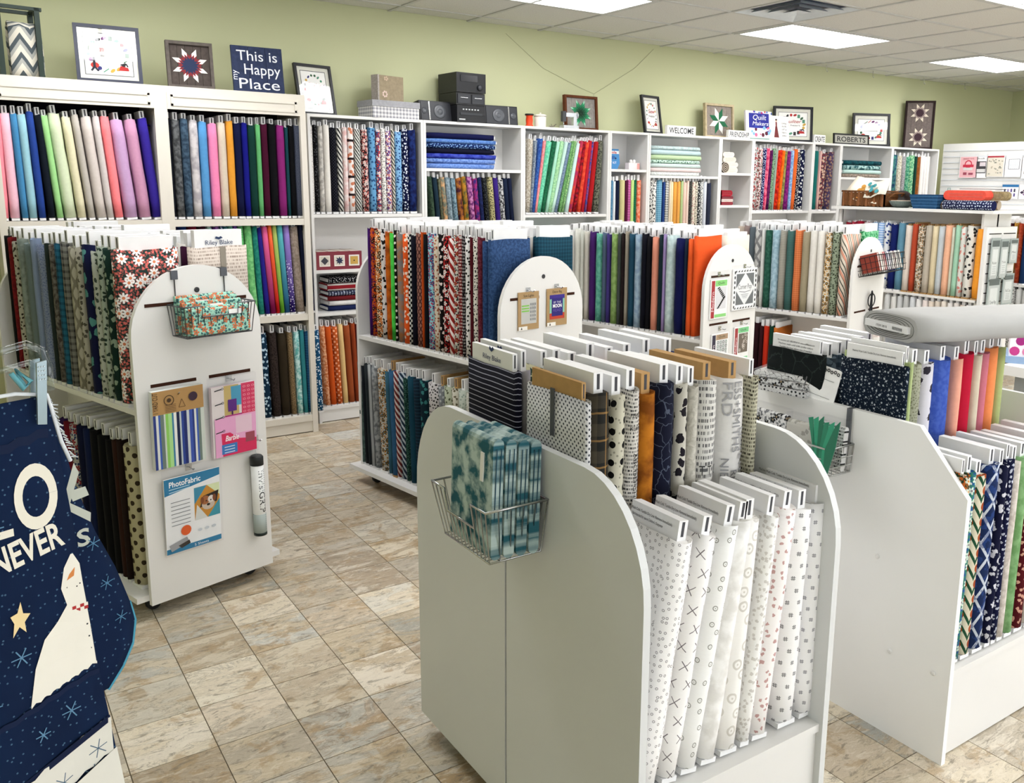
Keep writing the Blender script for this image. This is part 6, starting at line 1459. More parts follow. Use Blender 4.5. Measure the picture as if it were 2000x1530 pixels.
    loc, rot = on_rack(G4C, G4A, 0.005, 0.66, -0.045); o = thing('scroll_stand', 'black wrought iron scroll easel before the fourth arched panel', 'easel', loc, rot)
    for sx in (-1, 1):
        MB().tube([(sx*0.012, 0, 0.0), (sx*0.02, 0, 0.10), (sx*0.006, 0, 0.20), (0, 0, 0.27)], 0.006, 6).build('upright', DARKWIRE, o)
        sp = [(sx*(0.012+0.055*(1-k/14.0)*math.sin(k*0.42)), 0, 0.20+0.05*math.cos(k*0.42)*(1-k/20.0)) for k in range(12)]; MB().tube(sp, 0.004, 6).build('scroll', DARKWIRE, o)
        sp = [(sx*(0.03+0.05*(1-k/14.0)*math.sin(k*0.42)), -0.02, 0.06+0.045*math.cos(k*0.42)*(1-k/20.0)) for k in range(12)]; MB().tube(sp, 0.004, 6).build('scroll', DARKWIRE, o)
    MB().tube([(0, 0, 0.27), (-0.02, 0, 0.245), (0, 0, 0.225), (0.02, 0, 0.245)], 0.004, 6, 0, True).build('finial', DARKWIRE, o)
    loc, rot = on_rack(G4C, G4A, 0.07, 0.63, -0.12); o = thing('pattern_book', 'pale pink pattern book on the wrought iron easel', 'book', loc, (R(-12), 0, rot[2])); bar('pages', -0.10, 0.10, 0.0, 0.03, 0, 0.13, M('d8ccc8', 0.6), o); bar('cover', -0.102, 0.102, -0.003, 0.0, 0, 0.132, M('d8c4c0', 0.5), o); Print(-0.0034).text('DC', -0.03, 0.03, 0.06, '4c3c40', 0.07).build(o, 'lettering')
    # ---- ruler packets on the low bookcase end
    def ruler(txt):
        def d(p, w, h):
            p.rect(-w*0.42, w*0.42, h*0.04, h*0.94, 'b4bab8'); p.rect(-w*0.42, w*0.42, h*0.80, h*0.94, '5c6464'); p.rect(-w*0.30, w*0.30, h*0.14, h*0.74, 'd0d4d2'); p.text(txt, 0, h*0.40, w*0.24, '3c4242', w*0.5)
            for k in range(4): p.line([(-w*0.2, h*(0.34-0.05*k)), (w*0.2, h*(0.34-0.05*k))], 0.003, '8c9494')
        return d
    for i, (x, zt, w_, h_, tx, lab) in enumerate(((0.085, 1.245, 0.12, 0.33, 'Ruler', 'upper left'), (0.215, 1.235, 0.11, 0.31, 'Trim', 'upper middle'), (0.345, 1.235, 0.11, 0.19, 'Mini', 'upper right'), (0.115, 0.955, 0.17, 0.36, 'Corner Pop', 'lower left'), (0.315, 0.965, 0.15, 0.24, 'Fold Crop', 'lower right'))):
        o = packet((4.5+x, -1.98, zt-h_), None, 0, 0, w_, h_, lab+' clear ruler packet on end of the low bookcase', ruler(tx), '9aa4a2', thick=0.006, name='ruler_packet', cat='ruler packet', header=0.03)
    # ---- packets on the display wall
    def flat(kind):
        def d(p, w, h):
            if kind == 0: p.rect(-w*0.46, w*0.46, h*0.02, h*0.98, 'ecb8bc'); p.rect(-w*0.3, w*0.3, h*0.5, h*0.62, 'c83048'); p.ring(0, h*0.64, 0.03, 0.042, 'c83048', 10); p.rect(-w*0.25, w*0.25, h*0.36, h*0.48, 'd8d4d0'); p.rect(-w*0.25, -w*0.05, h*0.14, h*0.26, '9c4858'); p.rect(w*0.05, w*0.3, h*0.14, h*0.24, 'a04c60'); p.text('MARKET TOTE', 0, h*0.86, 0.02, 'a03848', w*0.6)
            elif kind == 1: p.rect(-w*0.36, w*0.4, h*0.22, h*0.78, '3c383c'); p.rect(-w*0.10, w*0.36, h*0.55, h*0.74, 'd8ccd0'); p.rect(-w*0.3, w*0.36, h*0.26, h*0.42, 'd4d2d0'); p.text('RULER', 0, h*0.88, 0.02, '4c4c4c', w*0.5)
            elif kind == 2:
                p.rect(-w*0.46, w*0.46, h*0.02, h*0.98, 'd8d0c0'); p.rect(-w*0.46, w*0.46, h*0.90, h*0.98, 'a83440'); q = random.Random(1)
                for i in range(26): x, z = q.uniform(-w*0.4, w*0.34), q.uniform(h*0.1, h*0.8); p.rect(x, x+w*0.08, z, z+h*0.05, q.choice(['a09c8c', 'b8ac98', '8c9084']))
            elif kind == 3:
                p.rect(-w*0.3, w*0.4, h*0.36, h*0.84, '4a4c50'); p.rect(-w*0.27, w*0.37, h*0.38, h*0.82, 'eceef0')
                for k in range(1, 5): p.line([(-w*0.27, h*0.38+h*0.44*k/5), (w*0.37, h*0.38+h*0.44*k/5)], 0.002, 'b0b4b8'); p.line([(-w*0.27+w*0.64*k/5, h*0.38), (-w*0.27+w*0.64*k/5, h*0.82)], 0.002, 'b0b4b8')
            elif kind == 4:
                p.rect(-w*0.5, w*0.5, h*0.82, h, '2c6ca0')
                for i in range(4):
                    for j in range(2): p.rect(-w*0.38+i*w*0.2, -w*0.28+i*w*0.2, h*(0.15+0.32*j), h*(0.38+0.32*j), ['5c4c84', '3c3c50', '8c80b0'][(i+j) % 3])
            else:
                for i in range(3):
                    for j in range(3): x, z = (i-j)*w*0.16, h*0.45+(i+j-2)*h*0.13; p.poly([(x, z-h*0.11), (x+w*0.13, z), (x, z+h*0.11), (x-w*0.13, z)], ['5c3c5c', '8c6c94', '3c2c48'][(i+j) % 3])
        return d
    for i, (y, zt, w_, h_, k, lab) in enumerate(((-0.295, 1.945, 0.20, 0.22, 0, 'pink tote pattern packet, leftmost on display wall'), (-0.435, 1.94, 0.14, 0.215, 1, 'black and white pattern packet, second on display wall'), (-0.59, 1.95, 0.19, 0.215, 2, 'beige map-like pattern packet with red header on display wall'), (-0.778, 1.945, 0.165, 0.21, 3, 'white grid pattern packet, right of the beige packet'), (-0.95, 1.92, 0.16, 0.2, 1, 'grey photo pattern packet at the frame edge'), (-0.773, 1.66, 0.17, 0.14, 4, 'blue headed pattern packet in lower row of display wall'), (-0.95, 1.66, 0.17, 0.14, 5, 'purple diamond pattern packet in lower row of display wall'))):
        o = thing('pattern_packet', lab, 'pattern packet', (6.888, y, zt-h_), (0, 0, R(-90)), 'pattern packets on the display wall'); bar('card', -w_/2, w_/2, -0.006, 0, 0, h_, M('f0eeec', 0.5), o); p = Print(-0.0064); flat(k)(p, w_, h_); p.build(o); MB().box(-w_/2-0.005, w_/2+0.005, -0.011, 0, -0.005, h_+0.03).build('sleeve', SLEEVE, o)
    o = thing('padlock_tag', 'small green bag tag hanging low on display wall', 'tag', (6.885, -0.10, 1.53), (0, 0, R(-90))); bar('tag', -0.03, 0.03, -0.006, 0, 0, 0.06, M('4c8c84', 0.5), o); MB().tube([(-0.015, -0.003, 0.06), (-0.012, -0.003, 0.09), (0.012, -0.003, 0.09), (0.015, -0.003, 0.06)], 0.003, 5).build('loop', M('4c8c84', 0.5), o)

def top_of_low_bookcase():
    z = 1.447
    o = thing('wicker_basket', 'brown woven basket heaped with papers on the low bookcase', 'basket', (4.70, -0.76, z), (0, 0, R(-90))); wv = M('6b4424', 0.7, 0.2, 0, 0.35, 90)
    b = MB(); w_, d_, h_ = 0.44, 0.26, 0.13
    for (x0, x1, y0, y1) in ((-w_/2, w_/2, -d_/2, -d_/2+0.012), (-w_/2, w_/2, d_/2-0.012, d_/2), (-w_/2, -w_/2+0.012, -d_/2, d_/2), (w_/2-0.012, w_/2, -d_/2, d_/2)): b.box(x0, x1, y0, y1, 0.0, h_-0.01)
    b.box(-w_/2, w_/2, -d_/2, d_/2, 0, 0.01); b.build('body', wv, o)
    for i in range(11):
        x = -w_/2+0.02+i*0.04; MB().box(x-0.009, x+0.009, -d_/2-0.006, -d_/2+0.002, 0.004, h_).build('slat', M(['7c5030', '5c3a1e'][i % 2], 0.7, 0.2, 0, 0.2, 60), o)
    MB().tube([(-w_/2, -d_/2, h_), (w_/2, -d_/2, h_), (w_/2, d_/2, h_), (-w_/2, d_/2, h_)], 0.009, 6, 0, True).build('rim', wv, o)
    MB().tube([(w_/2, -0.08, h_*0.6), (w_/2+0.05, -0.06, h_*0.9), (w_/2+0.05, 0.06, h_*0.9), (w_/2, 0.08, h_*0.6)], 0.008, 6).build('handle', wv, o)
    for i, (dy, dz, ry, w2, h2, c, lab) in enumerate(((0.10, 0.18, 14, 0.30, 0.20, 'ece4d2', 'large cream print sheet leaning in the basket'), (-0.12, 0.155, -16, 0.26, 0.05, 'f0ece4', 'rolled white sheet across the basket'), (-0.06, 0.13, 8, 0.24, 0.16, 'e8dcc4', 'cream sheet with amber leaves over basket front'), (0.02, 0.19, -8, 0.22, 0.17, 'e4e0d0', 'cream sheet with teal flower in the basket'))):
        o = thing('paper_sheet', lab, 'paper', (4.66-0.02*i, -0.70-0.06*i+(0.03 if i == 2 else 0), z+dz-0.03), (R(52 if i != 1 else 85), R(ry), R(-90)), 'sheets heaped in the basket')
        b = MB(); nn = 6
        for k in range(nn+1): b.v += [(-w2/2+w2*k/nn, -h2/2, 0.015*math.sin(k*1.1+i)), (-w2/2+w2*k/nn, h2/2, 0.012*math.sin(k*0.8+i))]
        for k in range(nn): b.face([2*k, 2*k+2, 2*k+3, 2*k+1], 0, True)
        s = b.build('sheet', M(c, 0.7), o); md = s.modifiers.new('thickness', 'SOLIDIFY'); md.thickness = 0.003
        if i in (0, 2, 3):
            pb = MB(); q = random.Random(i)
            for k in range(5):
                x, y = q.uniform(-w2*0.38, w2*0.38), q.uniform(-h2*0.35, h2*0.35); r = 0.022; pb.poly([(x+r*math.cos(j), y+r*math.sin(j), 0.020) for j in (0, 1.05, 2.1, 3.14, 4.2, 5.2)], 0)
            pb.build('motif', M(['c08a3c', '000000', 'b87830', '3c8c94'][i], 0.7), o)
    o = thing('dark_bowl', 'dark round lacquer bowl tipped behind the striped bowl', 'bowl', (4.72, -1.03, z+0.06), (R(60), 0, R(-70))); MB().lathe([(0.03, -0.05), (0.07, -0.035), (0.095, 0.0), (0.088, 0.0), (0.062, -0.03), (0.02, -0.043)], 22).build('bowl', M('2a2220', 0.35, 0.4), o)
    o = thing('fabric_bowl', 'grey green coiled fabric bowl holding a folded cloth', 'bowl', (4.64, -1.10, z)); MB().lathe([(0.05, 0.0), (0.085, 0.022), (0.105, 0.055), (0.098, 0.055), (0.078, 0.026), (0.03, 0.006)], 24).build('bowl', M('5c6660', 0.7, 0.2, 0, 0.3, 90), o); MB().box(-0.08, 0.08, -0.05, 0.05, 0.045, 0.06).build('cloth', M('c8b8a4', 0.8), o)
    o = thing('square_basket', 'navy blue stitched square fabric basket on the low bookcase', 'basket', (4.66, -1.37, z)); b = MB(); m = M('1c4468', 0.7, 0.2, 0, 0.2, 50)
    rings = [(0.105, 0.0), (0.118, 0.05), (0.128, 0.112), (0.12, 0.112), (0.108, 0.05), (0.09, 0.012)]
    for r, zz in rings: b.v += [(-r, -r, zz), (r, -r, zz), (r, r, zz), (-r, r, zz)]
    for i in range(len(rings)-1):
        for k in range(4): b.face([i*4+k, i*4+(k+1) % 4, (i+1)*4+(k+1) % 4, (i+1)*4+k])
    b.face([3, 2, 1, 0]); e = (len(rings)-1)*4; b.face([e, e+1, e+2, e+3]); b.build('walls', m, o)
    for k in range(4): zz = 0.022+k*0.025; r = 0.105+0.2*zz+0.002; MB().tube([(-r, -r, zz), (r, -r, zz), (r, r, zz), (-r, r, zz)], 0.0022, 5, 0, True).build('stitching', M('3c6c94', 0.7), o)
    pos = ((4.56, -1.70, 0.036, 'D2 141c4c c8d0e0 40', 'navy floral rolled fabric at front of the low bookcase'), (4.63, -1.62, 0.036, 'F d8c4b4 a8745c 5c6c50', 'blush floral rolled fabric behind the navy roll'), (4.705, -1.60, 0.036, 'F 2c302c e0e0d4 c8b070', 'black floral rolled fabric behind the blush roll'), (4.78, -1.60, 0.036, 'F c8b8a0 b06c50 7c8c70', 'tan floral rolled fabric at back of the roll row'))
    for i, (x, y, r, spec, lab) in enumerate(pos):
        o = thing('fabric_roll', lab, 'fabric roll', (x, y, z+r), (0, 0, R(-93+2*i)), 'rolled fabrics on the low bookcase'); b = MB(); L = 0.42; n = 18
        for k in (0, L):
            for j in range(n): a = 2*math.pi*j/n; b.v.append((k-0.16, r*math.cos(a), r*math.sin(a)))
        for j in range(n): j2 = (j+1) % n; b.face([j, j2, n+j2, n+j], 0, True, [(j*0.012, 0), (j*0.012+0.012, 0), (j*0.012+0.012, L), (j*0.012, L)])
        b.face(list(range(n))[::-1], 0); b.face([n+j for j in range(n)], 0); b.build('roll', fabric(spec, 1.0), o)
        MB().tube([(-0.162, (r*(1-k/22.0))*math.cos(k*0.9), (r*(1-k/22.0))*math.sin(k*0.9)) for k in range(20)], 0.0022, 4).build('spiral_edge', M(['8cacd0', 'd0b8a4', 'c8c4a0', 'd8c8b0'][i], 0.8), o)
    pad('folded_fabric', 'coral red folded fabric on top of the rolled fabrics', 'folded fabric', (4.60, -1.68, z+0.074), -90, 0.36, 0.12, 0.075, M('dc5444', 0.85, 0.1, 0, 0.1, 40))
    pad('folded_fabric', 'tan and black printed folded fabric beside the coral fabric', 'folded fabric', (4.70, -1.80, z+0.074), -90, 0.30, 0.1, 0.07, M('8c7c5c', 0.85, 0.1, 0, 0.4, 50))
    o = thing('leaflet_pile', 'black and white leaflets lying on the folded fabrics', 'leaflets', (4.74, -1.72, z+0.152), (0, 0, R(-84))); 
    for k in range(3): bar('leaflet', -0.16+0.02*k, 0.14+0.03*k, -0.05, 0.08, 0.006*k, 0.006*k+0.004, M(['e8e6e2', '2a2c34', 'eceae6'][k], 0.6), o)

def display_items():
    # ---- chrome basket with batik fat quarters on the nearest display
    o = thing('wire_basket', 'chrome wire basket with notched front on the nearest display', 'wire basket', (-0.910, -4.025, 0.80), (0, 0, R(-90))); wire_basket(o, 0.25, 0.155, 0.125, CHROME, 0.0019, 13, 0.022, 0.055)
    for i in range(4):
        o = thing('fat_quarter', ['teal and grey batik fat quarter at the front of chrome basket', 'second teal batik fat quarter in the chrome basket', 'third teal batik fat quarter in the chrome basket', 'teal batik fat quarter nearest the panel in chrome basket'][i], 'folded fabric', (-1.030+0.029*i, -4.035-0.004*i, 0.806), (R(-3), 0, R(-90)), 'batik fat quarters in the chrome basket')
        hh = 0.265-0.004*i; b = soft_pad(hh, 0.185, 0.026, i); b.v = [(v[1]-0.0925+0.004*math.sin(v[0]*40), v[2]-0.013, v[0]+hh/2) for v in b.v]; b.uvs = [[(b.v[j][0]+0.7*i, b.v[j][2]) for j in f] for f in b.f]
        b.build('cloth', fabric(f'B 35707e c4d8d4 {26+3*i}'), o); MB().box(0.04, 0.053, -0.0155, -0.0130, hh*0.62, hh*0.86).build('price_strip', M('e8e8e4', 0.6), o)
        for k in (-0.006, 0.005): MB().box(0.0925, 0.0935, k-0.001, k+0.001, 0.02, hh-0.02).build('fold', M('24485a', 0.9), o)
    # ---- extra marks on display bolts
    def on_board(key, txts, size, h, w=0.235, dz=0.0, col='1e2024', face=-1):
        o = BOLTS[key]; t = 0.0
        bd = [c for c in o.children if c.name.startswith('board')][0]; xs = [v.co.x for v in bd.data.vertices if v.co.z > h-0.05]; xm = min(xs)
        p = Print(0, 0.0002)
        for k, (tx, wd) in enumerate(txts): p.text(tx, 0, -k*size*1.3, size, col, wd)
        r = p.build(o, 'board_lettering'); r.location = (xm-0.0006, w/2, h+dz); r.rotation_euler = (0, 0, R(-90)); return r
    for i in range(9):
        if i == 5: continue
        on_board(('F1A', i), [('Machine Wash Cold. Tumble Dry Low. Remove Immediately.', 0.155), ('Not Intended for use in Children\'s Sleepwear', 0.10)] if i not in (3, 4, 6) else [('RELIGIOUS FROM: Moda Fabrics 13800 Hutton Drive, Dallas, Texas 75234', 0.16), ('modafabrics.com', 0.05)], 0.009, 0.545, dz=0.016)
    for k in (0, 1):
        r = on_board(('F1C', k), [('Riley Blake', 0.085)], 0.018, 0.555, dz=0.008, col='2a3a64')
        bird = MB().poly([(-0.012, -0.0004, 0.026), (0.0, -0.0004, 0.020), (0.012, -0.0004, 0.028), (0.006, -0.0004, 0.034), (0.0, -0.0004, 0.029), (-0.009, -0.0004, 0.034)]).build('bird_mark', M('2a3a64', 0.6), BOLTS[('F1C', k)]); bird.location = r.location; bird.rotation_euler = r.rotation_euler
    on_board(('F2C', 0), [('For inventory call 1-800-999-0118  www.stofffabrics.com', 0.15), ('Machine wash cold with similar colors', 0.14), ('Tumble dry low, warm iron if needed', 0.13)], 0.008, 0.555, dz=0.024)
    on_board(('F2B', 0), [('Machine Wash Cold. Tumble Dry Low. Remove Immediately.', 0.15)], 0.008, 0.555, dz=0.012)
    o = BOLTS[('F1B', 0)]; MB().box(-0.0115, -0.0095, 0.115, 0.130, 0.45, 0.556).build('clip_tag', M('4a4c50', 0.5), o)
    o = BOLTS[('F1A', 0)]; MB().box(-0.034, -0.0315, 0.18, 0.192, 0.43, 0.545).build('clip_tag', M('8c8c8c', 0.5), o)
    def on_front(key, lines, t, w=0.235):
        # vertical lettering that follows the rounded front edge of a bolt
        rr = min(t/2, 0.045); hx = t/2
        f = lambda x, z: rr-rr*math.sqrt(max(0.0, 1-min(0.98, (x/hx)**2)))
        p = Print(-0.002, 0.0001, f)
        for (tx, x, z, size, wd, col, rot) in lines: p.text(tx, x, z, size, col, wd, 'LEFT', R(rot))
        p.build(BOLTS[key], 'fabric_lettering', 0.85)
    on_front(('F1B', 9), [('ESS+SMITHS', -0.012, 0.545, 0.034, 0.17, '8a8a8c', -90), ('NOTE PRICES', 0.012, 0.43, 0.026, 0.17, '8a8a8c', -90), ('REGARDING EX', -0.012, 0.33, 0.026, 0.19, '7c7c7e', -90), ('NIENS ENGIN', -0.034, 0.36, 0.024, 0.2, '8a8a8c', -90), ('FRD', -0.036, 0.545, 0.03, 0.08, '9a9a9c', -90)], 0.092)
    on_front(('F1B', 8), [('T T O', -0.024, 0.33, 0.034, 0.05, '3c3c3c', 0), ('IIIIIII', -0.026, 0.27, 0.018, 0.052, '6c6c6c', 0), ('IIIIIIII', -0.026, 0.20, 0.018, 0.052, '6c6c6c', 0)], 0.062)
    on_front(('F1B', 3), [('ABCDEFGHIJKLMNOPQRST', -0.004, 0.42, 0.012, 0.24, '1c1c1c', -90), ('ANDROSVWXYZABCDEFG', 0.008, 0.44, 0.010, 0.26, '1c1c1c', -90), ('KLMN', -0.013, 0.47, 0.014, 0.026, '141414', 0), ('1234567', -0.014, 0.50, 0.012, 0.028, '141414', 0), ('KOPQ', -0.013, 0.12, 0.014, 0.026, '141414', 0)], 0.037)
    # ---- batting roll across the right display
    o = thing('batting_bolt', 'thick grey white batting bolt lying across the right display bolts', 'batting bolt', (0.345, -4.085, 1.158), (0, 0, R(-17)))
    b = bolt_mesh(0.078, 0.25, 0.80, 0.0, 'batting', nz=9); b.v = [(v[2], v[1]-0.125, 0.039+v[0]) for v in b.v]; b.f = [f[::-1] for f in b.f]; b.uvs = [u[::-1] for u in b.uvs]; b.build('batting', M('a9a9a7', 0.85, 0.1, 0, 0.02, 30), o)
    sp = MB()
    for r in (0.92, 0.78, 0.64, 0.50):
        ring = []
        for a in range(24): t = 2*math.pi*a/24; cx, cz = math.cos(t), math.sin(t); ring.append((0.0005, 0.118*r*(abs(cx)**0.7)*(1 if cx > 0 else -1), 0.039+0.035*r*(abs(cz)**0.8)*(1 if cz > 0 else -1)))
        sp.tube(ring, 0.0016, 4, 0, True)
    sp.build('layer_edges', M('5c5c5a', 0.9), o); MB().box(-0.012, 0.82, -0.095, 0.10, 0.029, 0.049).build('board', CARD, o)
    p = Print(0, 0.0002); p.text('ITEM 2010', -0.02, 0.0, 0.010, '3a3c40', 0.05)
    for k in range(12): p.rect(0.03+k*0.004, 0.0318+k*0.004, 0.0, 0.009, '2a2c30')
    r = p.build(o, 'label_print'); r.location = (-0.0126, 0.0, 0.034); r.rotation_euler = (0, 0, R(-90))
    # ---- basket, packs and card on the right display end
    o = thing('wire_basket', 'wire basket with fabric packs on the right display end panel', 'wire basket', (0.226, -3.915, 0.765), (0, 0, R(-90))); wire_basket(o, 0.33, 0.115, 0.085, M('b8bab8', 0.3, 0.5, 0.8), 0.002, 4, 0.004); b = MB()
    for k in (0.3, 0.6): b.tube([(-0.165, -0.002, 0.085*k), (-0.165, -0.113, 0.085*k), (0.165, -0.113, 0.085*k), (0.165, -0.002, 0.085*k)], 0.0018, 5)
    b.build('side_wires', M('b8bab8', 0.3, 0.5, 0.8), o)
    MB().box(0.135, 0.15, -0.004, 0.022, 0.075, 0.19).build('hanger_hook', M('6a6c70', 0.4, 0.4, 0.5), o)
    def stand_pack(loc, rz, w_, h_, t, spec, lab, sleeve=True):
        o = thing('fabric_pack', lab, 'fabric pack', loc, (R(-4), 0, R(rz)), 'fabric packs on the right display'); b = soft_pad(h_, w_, t, 1); b.v = [(v[1]-w_/2, v[2]-t, v[0]+h_/2) for v in b.v]; b.uvs = [[(b.v[j][0], b.v[j][2]) for j in f] for f in b.f]; b.build('cloth', fabric(spec), o)
        if sleeve: MB().box(-w_/2-0.004, w_/2+0.004, -t-0.003, 0.002, -0.002, h_+0.02).build('sleeve', SLEEVE, o)
        return o
    stand_pack((0.150, -3.83, 0.772), -90, 0.13, 0.135, 0.022, 'F e6e6e4 24262a 8a8c8e', 'white and black floral pack at left of wire basket')
    stand_pack((0.150, -3.965, 0.772), -90, 0.12, 0.13, 0.03, 'D c8c6bc a8a69c 30', 'pale scalloped fabric pack in middle of wire basket')
    stand_pack((0.190, -4.04, 0.772), -90, 0.08, 0.135, 0.02, 'T e0e0de 2a2c2e 60', 'white pack with black rows at right of wire basket')
    o = thing('ribbon_bundle', 'bundle of green ribbons upright at the corner of wire basket', 'ribbons', (0.128, -4.045, 0.772), (0, 0, R(-90)))
    for i in range(6):
        x = -0.03+0.012*i; MB().prism([(x-0.007, 0.0), (x+0.007, 0.0), (x+0.012+0.006*(i-2), 0.09), (x+0.010*(i-2)+0.012, 0.16+0.006*(i % 3)), (x+0.010*(i-2)-0.004, 0.155), (x-0.005, 0.08)], -0.006-0.003*i, -0.003-0.003*i).build('ribbon', M(['1f7c5c', '2c9470', '186a4e'][i % 3], 0.4, 0.4), o)
    z = 0.955
    for i, (spec, lab) in enumerate((('D2 dcdcda 2c2e30 60', 'lower black and white pack lying on the right display'), ('F e0e0de 26282a 90908e', 'middle black and white pack lying on the right display'), ('T2 e4e4e2 2a2c2e 50', 'top clear wrapped pack lying on the right display'))):
        o = thing('fabric_pack', lab, 'fabric pack', (0.250+0.01*i, -3.80+0.012*i, z), (0, 0, R(-82+5*i)), 'fabric packs lying on the right display'); b = soft_pad(0.19, 0.11, 0.018, i); b.v = [(v[0], v[1]-0.055, v[2]) for v in b.v]; b.uvs = [[(b.v[j][0], b.v[j][1]+b.v[j][2]) for j in f] for f in b.f]; b.build('cloth', fabric(spec), o); MB().box(-0.10, 0.10, -0.06, 0.06, -0.001, 0.020).build('sleeve', SLEEVE, o); z += 0.02
    o = thing('border_card', 'white card with black floral border propped on the right display', 'card', (0.236, -3.915, 0.948), (R(-10), R(7), R(-88))); bar('card', -0.07, 0.07, -0.003, 0, 0, 0.115, M('eeeeec', 0.6), o); p = Print(-0.0033); q = random.Random(6)
    for k in range(11): p.ring(-0.062+k*0.0124, 0.103+q.uniform(-0.004, 0.004), 0.003, 0.0058, '1c1c1e', 7)
    for k in range(6): p.disc(-0.062, 0.02+k*0.014, 0.003, '2a2a2c', 6)
    p.rect(-0.03, 0.055, 0.02, 0.021, '3a3a3c'); p.rect(-0.03, 0.055, 0.075, 0.076, '3a3a3c'); p.rect(-0.03, -0.029, 0.02, 0.076, '3a3a3c'); p.line([(-0.045, 0.03), (-0.045, 0.07)], 0.004, '5a5a5c'); p.build(o)
    # ---- pink dotted box on the counter beyond
    o = thing('dotted_box', 'white box with pink polka dots on the counter', 'box', (1.78, -3.86, 0.928), (0, 0, R(-60))); bar('body', -0.16, 0.16, -0.1, 0.1, 0, 0.13, M('eae4ea', 0.5), o)
    p = Print(-0.1006)
    for i in range(7):
        for j in range(3): p.disc(-0.14+i*0.047+0.02*(j % 2), 0.022+j*0.043, 0.019, ['c03c84', 'd87ca8', '9c2878', 'd090b4'][(i+2*j) % 4], 12)
    p.build(o)
    bar('base', -0.17, 0.17, -0.11, 0.11, -0.028, 0.0, M('8aa4c4', 0.6), o)

